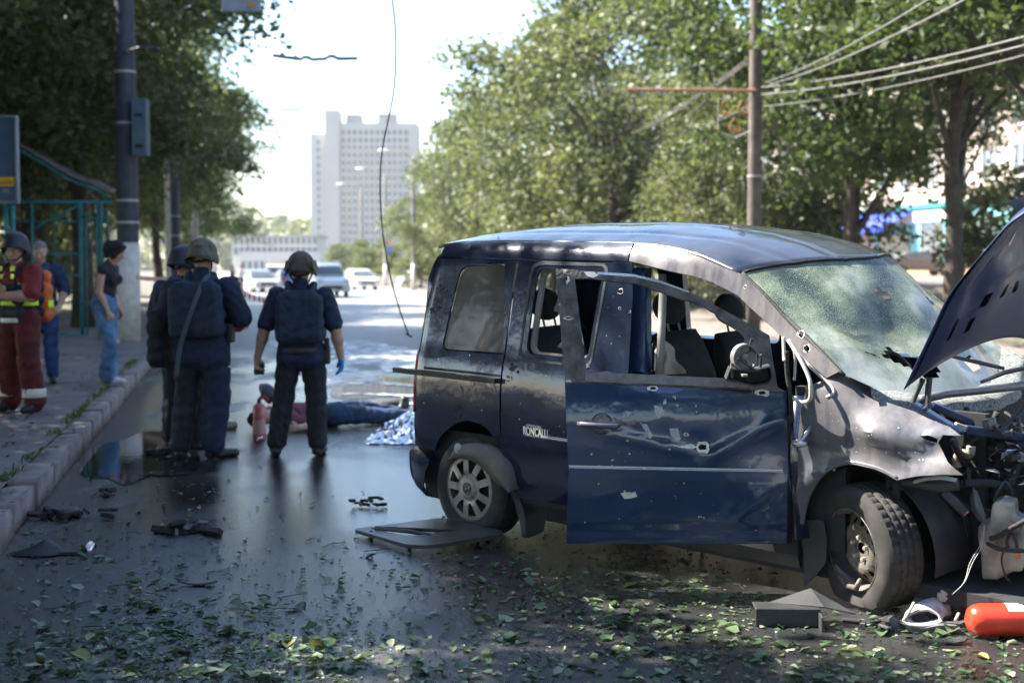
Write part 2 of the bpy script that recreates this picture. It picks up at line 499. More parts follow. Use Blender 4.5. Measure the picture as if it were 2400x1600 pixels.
def ribbon(name, pts, ws, z, mat, seed=0):
    r = random.Random(seed); P = smooth_line([(p.x, p.y, 0) for p in pts], 6); W = [q[0] for q in smooth_line([(w, 0, 0) for w in ws], 6)]
    mb = MB(); vs = []
    for i, p in enumerate(P):
        a = Vector(P[max(i - 1, 0)]); b = Vector(P[min(i + 1, len(P) - 1)]); d = (b - a).normalized(); nn = Vector((-d.y, d.x, 0))
        for s in (-1, 1): vs.append(Vector(p) + nn * s * W[i] * r.uniform(.75, 1.25) + Vector((0, 0, z)))
    mb.add(vs, [(2 * i, 2 * i + 1, 2 * i + 3, 2 * i + 2) for i in range(len(P) - 1)])
    o = mb.build(name, mat); return o
fo = [([(760, 855), (800, 880), (815, 905)], [.25, .5, .35], 1), ([(815, 800), (880, 825), (960, 845), (1060, 870)], [.4, 1.0, 1.1, .9], 2),
      ([(800, 900), (870, 897), (1000, 908), (1100, 915)], [.1, .12, .12, .12], 3), ([(780, 925), (870, 925), (1000, 930)], [.08, .1, .1], 4),
      ([(780, 948), (900, 951), (1000, 945), (1080, 945)], [.05, .06, .06, .06], 5), ([(640, 800), (720, 815), (800, 812)], [.3, .6, .3], 6)]
for pts, ws, s in fo:
    o = ribbon('foam', [gnd(*p) for p in pts], ws, .008 + s * .0012, MAT_FOAM, s); tag(o, kind='stuff')
    tag(o, ['white foam splash reaching towards the standing officer', 'broad white foam patch spread over the grey road', 'thin upper foam line trailing behind the van', 'thin middle foam line trailing behind the van', 'dotted lowest foam line beside the lying person', 'faint foam patch far behind the officers'][s - 1], 'foam')

# ------------------------------------------------------------------ trees
MAT_BARK = M('bark', (.055, .045, .036), .95, var=.45, scale=5, bump=.9, bscale=16)
MAT_LEAF_A = leaf_mat('lime_foliage', (.034, .060, .026), (.10, .125, .05), .34, .5)
MAT_LEAF_B = leaf_mat('maple_foliage', (.06, .078, .042), (.17, .182, .10), .34, .5)
def tree_meshes(seed, h, cb, rx, rz, nclump=120, per=150, leaf=.17, trunk=.2, fork=.35, lean=(0, 0), spread=.62):
    """trunk with limbs, and a crown of leaf faces in clumps; h total height, cb height of crown base"""
    r = random.Random(seed); rn = np.random.RandomState(seed)
    tb = MB(); top = cb + (h - cb) * .55
    pts = []; rs = []
    for i in range(9):
        t = i / 8
        pts.append((lean[0] * t * top / 4 + r.gauss(0, .04) * (t > 0), lean[1] * t * top / 4 + r.gauss(0, .04) * (t > 0), top * t)); rs.append(trunk * (1.25 - .2 * min(1, t * 8) - .8 * t))
    tb.tube(pts, rs, 10)
    czc = (cb + h) / 2; hh = (h - cb) / 2
    clumps = []
    lx, ly = lean[0] * top / 4, lean[1] * top / 4
    for i in range(nclump):
        while True:
            d = rn.normal(size=3); d /= np.linalg.norm(d)
            q = rn.uniform(.35, 1.0) ** .55
            p = d * q
            if p[2] > -.85: break
        bul = 1 + .22 * math.sin(3 * math.atan2(p[1], p[0]) + seed) + .12 * math.sin(5 * p[2] + seed * 2)
        z = p[2]
        tap = 1.0 - .35 * max(0, z) ** 2
        c = Vector((p[0] * rx * bul * tap + lx, p[1] * rx * bul * tap + ly, czc + z * hh))
        clumps.append((c, rn.uniform(.55, 1.15)))
    limbs = r.sample(clumps, min(22, len(clumps)))
    for c, s in limbs:
        t = r.uniform(.35, .9); i = min(int(t * 8), 7)
        a = Vector(pts[i]); m = a.lerp(c, .5) + Vector((0, 0, r.uniform(-.1, .5)))
        w = rs[i] * .5
        tb.tube([a, a.lerp(m, .5) + Vector((0, 0, .1)), m, c], [w, w * .7, w * .45, w * .12], 6, caps=False)
    V = []; N = 0
    cs = []
    for c, s in clumps:
        k = int(per * s * s)
        off = np.clip(rn.normal(size=(k, 3)), -1.9, 1.9) * np.array([spread, spread, spread * .42]) * s * (rx / 4) ** .5
        off[:, 2] -= .25 * (off[:, 0] ** 2 + off[:, 1] ** 2) / (spread + .01)
        cs.append(np.array(c) + off)
    P = np.concatenate(cs); K = len(P)
    a = rn.normal(size=(K, 3)); a[:, 2] *= .6; a /= np.linalg.norm(a, axis=1)[:, None]
    b = rn.normal(size=(K, 3)); b -= a * np.sum(a * b, 1)[:, None]; b /= np.linalg.norm(b, axis=1)[:, None]
    L = (leaf * rn.uniform(.6, 1.3, K))[:, None]
    v0 = P - a * L * .5; v2 = P + a * L * .5; dr = np.array([0, 0, -1.]) * L * .12
    v1 = P + b * L * .36 + dr; v3 = P - b * L * .36 + dr
    V = np.stack([v0, v1, v2, v3], 1).reshape(-1, 3)
    me = bpy.data.meshes.new('crown')
    me.vertices.add(len(V)); me.vertices.foreach_set('co', V.astype(np.float32).ravel())
    I = np.arange(K) * 4
    F = np.stack([I, I + 1, I + 2, I, I + 2, I + 3], 1).reshape(-1, 3)
    me.loops.add(F.size); me.loops.foreach_set('vertex_index', F.ravel().astype(np.int32))
    me.polygons.add(len(F)); me.polygons.foreach_set('loop_start', (np.arange(len(F)) * 3).astype(np.int32)); me.polygons.foreach_set('loop_total', np.full(len(F), 3, np.int32))
    me.update(calc_edges=True)
    return tb.mesh('trunk'), me
TREES = {}
def tree_kind(key, leafmat, **kw):
    t, c = tree_meshes(**kw)
    t.materials.append(MAT_BARK); t.polygons.foreach_set('use_smooth', [True] * len(t.polygons))
    c.materials.append(leafmat); TREES[key] = (t, c)
def tree(name, key, loc, label, rz=0.0, sc=1.0, group=None, scz=None, sl=None):
    e = empty(name, loc, rz, label, 'tree', group)
    e.scale = (sc, sc, scz or sc)
    t, c = TREES[key]
    link('trunk', t, None, e); link('crown', c, None, e)
    return e
tree_kind('limeA', MAT_LEAF_A, seed=1, h=13, cb=2.9, rx=4.3, rz=5, nclump=120, per=330, leaf=.18, trunk=.24)
tree_kind('limeB', MAT_LEAF_A, seed=2, h=12, cb=2.6, rx=4.0, rz=5, nclump=110, per=330, leaf=.18, trunk=.2, lean=(.5, -.2))
tree_kind('mapleA', MAT_LEAF_B, seed=3, h=12.5, cb=1.2, rx=5.0, rz=5, nclump=135, per=330, leaf=.20, trunk=.22)
tree_kind('mapleB', MAT_LEAF_B, seed=4, h=11.5, cb=1.0, rx=4.7, rz=5, nclump=125, per=330, leaf=.20, trunk=.18, lean=(-.6, .1))
tree_kind('small', MAT_LEAF_A, seed=6, h=7.6, cb=2.4, rx=2.6, rz=3, nclump=80, per=260, leaf=.16, trunk=.12, spread=.5)
tree_kind('limeC', MAT_LEAF_A, seed=12, h=14.5, cb=5.2, rx=4.3, rz=5, nclump=115, per=330, leaf=.18, trunk=.22)
tree_kind('bush', MAT_LEAF_B, seed=9, h=3.4, cb=.3, rx=2.0, rz=2, nclump=45, per=220, leaf=.15, trunk=.06, spread=.5)
def lt(y, c): return (kx(y, c), y, PAVE_Z)
# left pavement: a row of old limes
tree('lime_tree', 'limeA', lt(25.5, -7.2), 'lime tree whose low dark branches hang behind the blue board', .4, 1.0)
tree('lime_tree', 'limeB', lt(21.5, -6.4), 'lime tree at the left edge of the picture, dark leaves above the blue board', 2.2, 1.0)
tree('lime_tree', 'limeC', lt(34, -2.3), 'big lime tree overhanging the road beyond the thick dark pole', 3.0, 1.08)
tree('lime_tree', 'limeB', lt(41, -6.5), 'lime tree standing back from the kerb behind the thick pole', 1.0, 1.05)
tree('lime_tree', 'limeC', lt(50, -3.4), 'lime tree beside the second pole with the white pipe', 4.1, .98)
tree('lime_tree', 'limeB', lt(62, -1.9), 'smaller lime tree further along the left kerb, past the second pole', 5.0, 1.12)
tree('lime_tree', 'limeA', lt(78, -2.0), 'distant lime tree near the end of the left row', 2.0, 1.02)
tree('lime_tree', 'limeB', lt(98, -2.4), 'last and smallest lime tree of the left row, low against the sky', .7, .9)
tree('lime_tree', 'limeA', lt(33, -11), 'lime tree deep in the shade far behind the bus shelter', 1.7, 1.05)
tree('lime_tree', 'limeB', lt(44, -13), 'lime tree seen through the bus shelter frame, furthest back', .2, 1.0)
for i, (y, c, k, sc, lab) in enumerate([(31, -5.2, 'limeB', .95, 'lime tree filling the space between the blue board and the thick pole'), (38, -4.2, 'limeA', .95, 'lime tree low behind the thick pole and the woman'), (46, -4.6, 'limeB', 1.0, 'lime tree low between the first and second left poles'), (36, -9.5, 'limeA', .9, 'dark lime tree behind the shelter roof'), (56, -4.2, 'limeA', .95, 'lime tree low behind the pale pipe post'), (70, -4.5, 'limeB', 1.0, 'lime tree low behind the third left pole'), (27.5, -11, 'limeB', .85, 'shaded lime tree behind the medic and the grey-haired man')]):
    tree('lime_tree', k, lt(y, c), lab, i * 1.9 + .6, sc)
# nearer limes to the left of the frame: their crowns shade the near road
tree('lime_tree', 'limeA', (-10.2, 14.0, PAVE_Z), 'near lime tree shading the officers, its branches entering at the top left corner', 5.5, .92)
tree('lime_tree', 'limeC', (-7.4, 12.4, PAVE_Z), 'lime tree left of the frame whose shade dapples the van', 1.2, .82)
tree('lime_tree', 'small', (-6.4, 7.0, PAVE_Z), 'young lime tree left of the frame that shades the wet road', 3.0, 1.08)
tree('lime_tree', 'limeB', lt(19.5, -6.6), 'lime tree behind the medic, its low crown dark with shade', 4.0, .95)
tree('lime_tree', 'limeA', lt(29.5, -7.5), 'lime tree standing inside the shelter\'s shade, left of the thick pole', 2.6, .95)
for i, (x, y, k, sc) in enumerate([(-12.5, 3.5, 'limeA', 1.0), (-13.5, 9.5, 'limeB', 1.05), (-12.0, -2.5, 'limeB', 1.0), (-9.0, 1.5, 'small', 1.0), (-16, 6.5, 'limeA', 1.1)]):  # unseen trees added here to darken reflections and sky light on the van
    tree('lime_tree', k, (x, y, PAVE_Z), 'lime tree in the park left of the frame, mirrored dark in the van', i * 1.7, sc, group='added trees left of the frame')
tree('lime_tree', 'limeB', lt(2.0, -6.0), 'lime tree left of the camera that shades the nearest leaves', 1.2, .85)
# right side
rt = [('mapleA', 50, 14.8, 1.3, 1.04, 'bushy pale green maple in the middle of the picture, highest against the sky'),
      ('mapleB', 60, 14.8, 3.3, 1.04, 'broad maple left of the tallest one, behind the van roof rear'),
      ('mapleA', 73, 15.6, 5.0, .92, 'maple stepping down towards the tower, second from its end'),
      ('mapleB', 92, 16.8, .4, .82, 'maple beside the far lamp posts at the right kerb'),
      ('mapleA', 118, 18.0, 2.2, .62, 'last maple of the right row, low in front of the tower'),
      ('mapleB', 40, 15.9, 4.4, .70, 'low maple with a dark forked trunk left of the brown pole'),
      ('limeA', 34, 16.2, 2.6, 1.0, 'tall leafy tree just right of the pole with the cross arm'),
      ('limeC', 29.5, 16.4, .9, .95, 'tree with a thin dark leaning trunk before the turquoise shop'),
      ('limeC', 25, 16.0, 3.9, .92, 'dark tree at the right edge of the picture above the raised bonnet'),
      ('mapleB', 56, 21, .1, .8, 'maple on the bank behind the front row, left of the gap beside the pole'),
      ('limeC', 46, 25, 2.9, .8, 'shaded tree on the terrace behind the leaning trunk')]
for key, y, c, rz, sc, lab in rt:
    z = .15 if c < 16 else .15 + .9 * min(1, (c - 16) / 8)
    tree('lime_tree' if key.startswith('lime') else 'maple_tree', key, (kx(y, c), y, z), lab, rz, sc)
tree('shrub', 'bush', (kx(31, 20), 31, .6), 'loose bright shrub under the tall leafy tree right of the pole', .5, 1.0)['category'] = 'shrub'
for i, (y, c, s) in enumerate([(100, 14.6, 1.1), (118, 13.2, 1.2), (134, 12.6, 1.2)]):
    tree('shrub', 'bush', (kx(y, c), y, .15), ['wide bush behind the nearest far lamp post', 'bush between the two far lamp posts', 'bush at the far end of the road by the white cars'][i], i, s)['category'] = 'shrub'
for i, (y, c, sc, lab) in enumerate([(38, -8.5, 1.3, 'dark bush behind the bus shelter'), (47, -6.0, 1.2, 'bush at the foot of the second left pole'), (30, -10.5, 1.2, 'bush left behind the shelter bench'), (58, -6.5, 1.3, 'bush further along the left verge')]):
    tree('shrub', 'bush', lt(y, c), lab, i * 1.3, sc)['category'] = 'shrub'
for i, (y, c, sc, lab) in enumerate([(40, 17.5, 1.2, 'dark bush under the highest maple'), (50, 17.5, 1.3, 'bush under the broad maple'), (62, 17.2, 1.3, 'bush below the maples left of the van roof'), (76, 16.5, 1.3, 'bush beside the second right lamp post'), (36, 21.5, 1.1, 'bush on the bank behind the forked trunk')]):
    tree('shrub', 'bush', (kx(y, c), y, .2 + .1 * max(0, c - 16)), lab, i * 1.1, sc)['category'] = 'shrub'
# far wooded rise beyond the street
rw = random.Random(4); mb = MB()
for i in range(5000):
    x = rw.uniform(-190, 120); y = rw.uniform(560, 640); h = 6 + 9 * abs(math.sin(x * .02 + 1)) + 5 * rw.random()
    z = rw.uniform(0, h + 6); s = rw.uniform(1.2, 3)
    a = Vector((rw.gauss(0, 1), rw.gauss(0, 1), rw.gauss(0, 1))).normalized() * s; b = Vector((rw.gauss(0, 1), rw.gauss(0, 1), rw.gauss(0, 1))).normalized() * s
    p = Vector((x, y, z)); mb.add([p - a, p + b, p + a, p - b], [(0, 1, 2), (0, 2, 3)])
o = mb.build('far_wood', MAT_LEAF_B); tag(o, 'pale wooded rise on the horizon left of the tower', 'wood', kind='stuff')
# trees and houses behind the camera, seen only as reflections in the paint
for i, (x, y, k, s) in enumerate([(-6, -8, 'limeB', 1.0), (3.5, -19, 'limeA', 1.1), (-9, -14, 'limeA', 1.0), (-3.5, -22, 'limeB', 1.1), (9, -16, 'mapleA', 1.0), (15, -9, 'mapleB', 1.0)]):
    tree('lime_tree' if k.startswith('lime') else 'maple_tree', k, (x, y, 0), 'street tree standing behind the viewer, mirrored only in the paintwork', i, s, group='trees behind the viewer')

# ------------------------------------------------------------------ buildings
MAT_TOWER = M('pale_concrete', (.46, .45, .43), .85, var=.06, scale=.1)
MAT_TOWER_D = M('grey_concrete', (.30, .30, .31), .85, var=.06, scale=.1)
MAT_WIN = M('window_glass', (.10, .12, .14), .12, var=.3, scale=.6, spec=.6)
def tower():
    Y = 450.0; s = Y / FPX * 1.0
    X = lambda u: (u - 1200) * s
    Z = lambda v: EYE + (625 - v) * s
    e = empty('tower_block', (X(855), Y, 0), 0, 'pale grey high-rise tower with stepped roofline at the end of the street', 'tower')
    def bx(name, u0, u1, v, d0, d1, mat):
        return MB().box(X(u0) - X(855), X(u1) - X(855), d0, d1, -1, Z(v)).build(name, mat, e)
    bx('wall', 798, 979, 291, 0, 16, MAT_TOWER); bx('stair_tower', 765, 798, 262, -1.2, 8, MAT_TOWER)
    bx('side_wing', 729, 765, 315, .6, 14, MAT_TOWER); bx('end_wall', 962, 979, 292, -.6, 0, MAT_TOWER)
    bx('roof_box', 812, 847, 270, 2, 9, MAT_TOWER_D); bx('roof_box', 887, 929, 268, 2, 9, MAT_TOWER_D)
    w = MB().box(0, 1.0, -.12, .2, 0, 1.35).mesh('window'); w.materials.append(MAT_WIN)
    bal = MB().box(0, 1.32, -.5, 0, -.55, .35).mesh('balcony'); bal.materials.append(MAT_TOWER)
    for r_ in range(18):
        for c in range(12):
            o = link('window', w, None, e, (X(802) - X(855) + c * 1.81 + .2, 0, Z(318) - 2.45 * r_))
            if r_ > 1: link('balcony', bal, None, e, (X(802) - X(855) + c * 1.81 + .05, 0, Z(318) - 2.45 * r_))
    w2 = MB().box(0, .8, .5, .8, 0, 1.3).mesh('window'); w2.materials.append(MAT_WIN)
    for r_ in range(16): link('window', w2, None, e, (X(745) - X(855), 0, Z(340) - 2.45 * r_))
tower()
def lowblock():
    Y = 300.; s = Y / FPX; X = lambda u: (u - 1200) * s; Z = lambda v: EYE + (625 - v) * s
    e = empty('low_building', (X(650), Y, 0), 0, 'long low white building at the far end of the street left of the tower', 'building')
    MB().box(X(545) - X(650), X(745) - X(650), 0, 14, -1, Z(556)).build('wall', MAT_TOWER, e)
    MB().box(X(540) - X(650), X(750) - X(650), -.6, 15, Z(556), Z(551)).build('roof', MAT_TOWER_D, e)
    MB().box(X(575) - X(650), X(760) - X(650), -5, -.01, -1, Z(590)).build('porch', MAT_TOWER, e)
    w = MB().box(0, .8, -.06, .1, 0, 1.6).mesh('window'); w.materials.append(MAT_WIN)
    for r_ in range(2):
        for c in range(15): link('window', w, None, e, (X(550) - X(650) + c * 1.2, 0, 4.2 + r_ * 2.2))
    for c in range(12): link('window', w, None, e, (X(578) - X(650) + c * 1.3, -5, 1.2))
lowblock()
MAT_STUCCO = M('pinkish_stucco', (.46, .39, .34), .85, var=.12, scale=.5)
MAT_TURQ = M('turquoise_render', (.22, .55, .60), .7, var=.08, scale=.7)
MAT_TURQ_D = M('dark_turquoise_trim', (.03, .17, .19), .6)
MAT_BRICK = M('brown_stone_facing', (.19, .14, .10), .8, var=.25, scale=2)
MAT_BLUE = M('blue_awning', (.02, .05, .42), .5)
MAT_SHOPBASE = M('orange_plinth', (.42, .24, .14), .8)
def shops():
    C0 = 47.0
    e = empty('shop_building', (kx(80, C0), 80, 1.15), SA, 'pale building with turquoise shop front and blue awning behind the right trees', 'building')
    # local x away from the street, local y along it
    MB().box(0, 12, -45, 60, 4.3, 15).build('upper_wall', MAT_STUCCO, e)
    MB().box(0.05, 12, -45, 2.0, 0, 4.3).build('brown_wall', MAT_BRICK, e)
    MB().box(0, 12, 2.0, 21, .5, 4.3).build('shop_wall', MAT_TURQ, e)
    MB().box(-.1, 12, 2.0, 60, 0, .5).build('plinth', MAT_SHOPBASE, e)
    MB().box(0, 12, 21, 60, .5, 4.3).build('side_shop_wall', MAT_STUCCO, e)
    MB().box(-.25, 0, -45, 60, 4.3, 4.62).build('cornice', MAT_TURQ_D, e)
    MB().box(-.3, 0, 1.8, 2.2, 0, 4.3).build('pilaster', MAT_TURQ_D, e)
    MB().box(-.3, 0, 9.4, 9.8, 0, 4.3).build('pilaster', MAT_TURQ_D, e)
    mb = MB(); mb.add([(0, 15, 4.25), (0, 28, 4.25), (-2.0, 28, 3.2), (-2.0, 15, 3.2), (-2.0, 28, 2.8), (-2.0, 15, 2.8)], [(0, 1, 2, 3), (3, 2, 4, 5)]); mb.build('awning', MAT_BLUE, e)
    wm = MB().box(-.05, .1, 0, 1.3, 0, 1.9).mesh('window'); wm.materials.append(MAT_WIN)
    fr = MB().box(-.14, 0, -.12, 1.42, -.12, 0).box(-.14, 0, -.12, 0, 0, 1.9).box(-.14, 0, 1.3, 1.42, 0, 1.9).box(-.1, 0, .61, .69, 0, 1.9).mesh('frame'); fr.materials.append(MAT_TOWER)
    for r_ in range(3):
        for c in range(26):
            w = link('window', wm, None, e, (0, -42 + c * 3.6, 5.8 + r_ * 3.0)); link('frame', fr, None, w)
    w = MB().box(-.06, .1, 4.5, 8.6, .5, 3.3).build('shop_window', MAT_WIN, e)
    MB().box(-.06, .1, 11, 14, .5, 3.3).build('shop_window', MAT_WIN, e)
    MB().box(-.08, .1, 15.5, 20.0, .5, 2.7).build('shop_window', MAT_WIN, e)
    sb = MB().box(-.12, .1, 10.2, 20.6, 3.45, 4.15).build('sign_board', M('white_fascia', (.7, .72, .74), .5), e)
shops()

# ================================================================== THE WRECKED VAN
def paint(name, base, dust_amt, dustcol=(.19, .165, .145), rough=.2, speckle=.5, coat=1.0):
    m = bpy.data.materials.new(name); m.use_nodes = True
    nt = m.node_tree; n = nt.nodes; L = nt.links; p = n['Principled BSDF']
    tc = n.new('ShaderNodeTexCoord')
    def noise(s, d=6, r=.55, sc=(1, 1, 1)):
        mp = n.new('ShaderNodeMapping'); mp.inputs['Scale'].default_value = sc; L.new(tc.outputs['Object'], mp.inputs['Vector'])
        z = n.new('ShaderNodeTexNoise'); z.inputs['Scale'].default_value = s; z.inputs['Detail'].default_value = d; z.inputs['Roughness'].default_value = r
        L.new(mp.outputs[0], z.inputs['Vector']); return z.outputs['Fac']
    def mapr(src, a, b, c, d):
        q = n.new('ShaderNodeMapRange'); q.inputs['From Min'].default_value = a; q.inputs['From Max'].default_value = b; q.inputs['To Min'].default_value = c; q.inputs['To Max'].default_value = d
        L.new(src, q.inputs['Value']); return q.outputs[0]
    def mth(op, a, b):
        q = n.new('ShaderNodeMath'); q.operation = op; q.use_clamp = True
        for i, x in enumerate((a, b)):
            if isinstance(x, (int, float)): q.inputs[i].default_value = x
            else: L.new(x, q.inputs[i])
        return q.outputs[0]
    streak = noise(26, 4, .6, (1, 1, .07)); cloud = noise(2.6, 5); speck = noise(150, 2, .8); patch = noise(9, 6, .7)
    f = mth('ADD', mapr(streak, .42, .66, 0, .4), mapr(cloud, .35, .65, 0, .55))
    f = mth('ADD', mth('MULTIPLY', f, dust_amt), mapr(cloud, 0, 1, dust_amt * .55, dust_amt * .75))
    f = mth('ADD', f, mth('MULTIPLY', mapr(speck, .69, .74, 0, 1), speckle * .6))
    f = mth('MULTIPLY', f, mapr(patch, .25, .45, .7, 1.0))
    mx = n.new('ShaderNodeMix'); mx.data_type = 'RGBA'; L.new(f, mx.inputs[0]); mx.inputs[6].default_value = rgb(base); mx.inputs[7].default_value = rgb(dustcol)
    L.new(mx.outputs[2], p.inputs['Base Color'])
    L.new(mapr(f, 0, .8, rough, .75), p.inputs['Roughness'])
    L.new(mapr(f, 0, .8, .25, 0), p.inputs['Metallic'])
    L.new(mapr(f, 0, .6, coat, 0.0), p.inputs['Coat Weight']); p.inputs['Coat Roughness'].default_value = .06
    b = n.new('ShaderNodeBump'); b.inputs['Strength'].default_value = .18; b.inputs['Distance'].default_value = .02
    L.new(noise(5.5, 3), b.inputs['Height']); L.new(b.outputs[0], p.inputs['Normal']); L.new(b.outputs[0], p.inputs['Coat Normal'])
    return m
NAVY = (.010, .022, .060)
PAINT_DUSTY = paint('dusty_navy_paint', (.006,.016,.045), .035, (.16,.125,.10))
PAINT_FENDER = paint('dust_caked_navy_paint', NAVY, .44, (.155, .138, .12))
PAINT_DOOR = paint('navy_paint', (.010, .032, .095), .035, rough=.14)
PAINT_ROOF = paint('washed_navy_roof', (.016, .02, .034), .11, (.17, .165, .16), .22)
PAINT_HOOD = paint('navy_inner_paint', (.006, .022, .070), .02, rough=.42, speckle=.15, coat=.15)
BLACKP = M('black_plastic', (.022, .023, .025), .55, var=.35, scale=9, bump=.15, bscale=120)
BLACKR = M('black_rubber', (.018, .018, .018), .8, var=.5, scale=14, bump=.3, bscale=70)
DARKIN = M('dark_interior', (.012, .013, .015), .8, var=.4, scale=6)
SEATM = M('blue_black_seat_cloth', (.018, .026, .038), .9, var=.4, scale=12, bump=.3, bscale=90)
DUSTIN = M('dusty_seat_cover', (.14, .12, .10), .95, var=.4, scale=8, bump=.3, bscale=60)
BAREM = M('bare_torn_metal', (.62, .60, .57), .42, .55, var=.25, scale=60, bump=.3, bscale=160)
GREYP = M('grey_pillar_trim', (.33, .32, .30), .7, var=.2, scale=6)
SILVER = M('silver_wheel_cover', (.26, .24, .22), .5, .35, var=.3, scale=10, bump=.1, bscale=60)
STEELW = M('rusty_steel_rim', (.13, .115, .10), .6, .4, var=.4, scale=12, bump=.3, bscale=60)
TYREM = M('dusty_tyre', (.018, .018, .018), .85, var=.4, scale=10, bump=.1, bscale=160, col2=(.04, .038, .035))
WHITEP = M('white_pinstripe', (.72, .72, .70), .5, var=.1)
REDL = M('red_tail_lens', (.42, .015, .012), .15, var=.2, scale=20, coat=.6)
CLOUDY = M('cloudy_plastic_tank', (.13, .12, .10), .5, var=.5, scale=9, bump=.3, bscale=30, col2=(.40, .37, .32))

VA, VP, VR = math.radians(45), math.radians(1.2), math.radians(2.3)
_fx = np.array([math.cos(VA) * math.cos(VP), -math.sin(VA) * math.cos(VP), -math.sin(VP)])
_ly = np.array([math.sin(VA), math.cos(VA), 0.0]); _uz = np.cross(_fx, _ly)
_ly2 = _ly * math.cos(VR) + _uz * math.sin(VR); _uz2 = _uz * math.cos(VR) - _ly * math.sin(VR)
VROT = np.array([_fx, _ly2, _uz2]); VORG = np.array([-.2334, 8.5797, 0.0])
VW = 1.79
_prof = [(.10, .10), (.20, .07), (.28, .035), (.36, .012), (.55, 0), (.8, 0), (.95, .010), (1.06, .028), (1.14, .052), (1.40, .104), (1.66, .158), (1.73, .183), (1.79, .228), (1.83, .295), (1.86, .40)]
_zt = np.linspace(.05, 1.95, 400); _it = np.interp(_zt, [a for a, b in _prof], [b for a, b in _prof])
_k = np.exp(-.5 * (np.arange(-12, 13) / 4.5) ** 2); _k /= _k.sum()
_it = np.convolve(np.pad(_it, 12, mode='edge'), _k, 'valid')
def inset(z): return float(np.interp(z, _zt, _it))
def xe(z): return float(np.interp(z, [.2, 1.15, 1.35, 1.6, 1.75, 1.84], [-.62, -.62, -.615, -.578, -.545, -.50]))
def vl_plane(u, v, y):
    d = VROT @ ray(u, v); c = VROT @ (_C - VORG); t = (y - c[1]) / d[1]; return Vector(c + d * t)
def vl_side(u, v, ins=inset):
    d = VROT @ ray(u, v); c = VROT @ (_C - VORG); y = 0.0
    for _ in range(25):
        t = (y - c[1]) / d[1]; P = c + d * t; y = ins(P[2]) if ins is inset else ins(P[0], P[2])
    return (float(P[0]), float(P[2]))
def vl_ground(u, v):                                             # a picture point on the road, in van coordinates
    w = np.array(gnd(u, v)); return Vector(VROT @ (w - VORG))
van = empty('wrecked_van', label='dark blue shrapnel-riddled van with open front door and raised crumpled bonnet', cat='van')
van.matrix_world = Matrix([[VROT[0][i], VROT[1][i], VROT[2][i], VORG[i]] for i in range(3)] + [[0, 0, 0, 1]])

def body_y(x, z):
    y = inset(z); d = x - xe(z); r = .14
    if d < r: y += r - math.sqrt(max(0, r * r - (r - max(d, 0)) ** 2))
    y += .004 * math.sin(3.1 * x + 2.2 * z) + .003 * math.sin(9 * x - 4 * z)
    return y
def surf_right(x, z): return (x, body_y(x, z), z)
def surf_left(x, z): return (x, VW - body_y(x, z), z)
def panel(name, outline, holes, surf, step, mat, parent, thick=.012, flip=False, off=0.0, edge=38):
    vs, fs = panel_cdt(outline, holes, step)
    me = bpy.data.meshes.new(name)
    P = [surf(a, b) for a, b in vs]
    if off: P = [(p[0], p[1] + off, p[2]) for p in P]
    area = sum(outline[i - 1][0] * outline[i][1] - outline[i][0] * outline[i - 1][1] for i in range(len(outline)))
    # delaunay_2d_cdt returns counter-clockwise faces
    if flip: fs = [f[::-1] for f in fs]
    me.from_pydata(P, [], fs); me.update()
    o = link(name, me, mat, parent, smooth=True)
    if thick:
        s = o.modifiers.new('thickness', 'SOLIDIFY'); s.thickness = thick; s.offset = -1
    e = o.modifiers.new('edges', 'EDGE_SPLIT'); e.split_angle = math.radians(edge)
    return o
def Z6(X, Y): return (940 + X / 1.96, 500 + Y / 1.96)
def Z7(X, Y): return (1280 + X / 2.24, 600 + Y / 2.24)
def Z8(X, Y): return (1700 + X / 2.904, 560 + Y / 2.904)
def ZA(X, Y): return (1750 + X / 2.614, 1000 + Y / 2.614)
def ZW(X, Y): return (960 + X / 4.6125, 960 + Y / 4.6125)
def Z3(X, Y): return (1440 + X / 3.459, 500 + Y / 3.459)
def ZB(X, Y): return (2100 + X / 2.613, 900 + Y / 2.613)
def ZH(X, Y): return (1980 + X / 3.014, 440 + Y / 3.014)
def S(conv, pts, ins=inset): return [vl_side(*conv(*p), ins=ins) for p in pts]

def zg(x): return float(np.interp(x, [-.56, -.5, -.35, 0, 1.0, 1.2, 1.4, 1.6, 1.86, 2.0, 2.2], [1.745, 1.775, 1.79, 1.80, 1.80, 1.795, 1.772, 1.73, 1.648, 1.60, 1.56]))
def zc(x): return float(np.interp(x, [-.62, -.56, -.5, -.35, -.15, .1, .4, .96, 1.32, 1.66, 1.9, 2.14, 2.3], [1.73, 1.785, 1.82, 1.848, 1.868, 1.888, 1.90, 1.90, 1.885, 1.85, 1.795, 1.71, 1.65]))

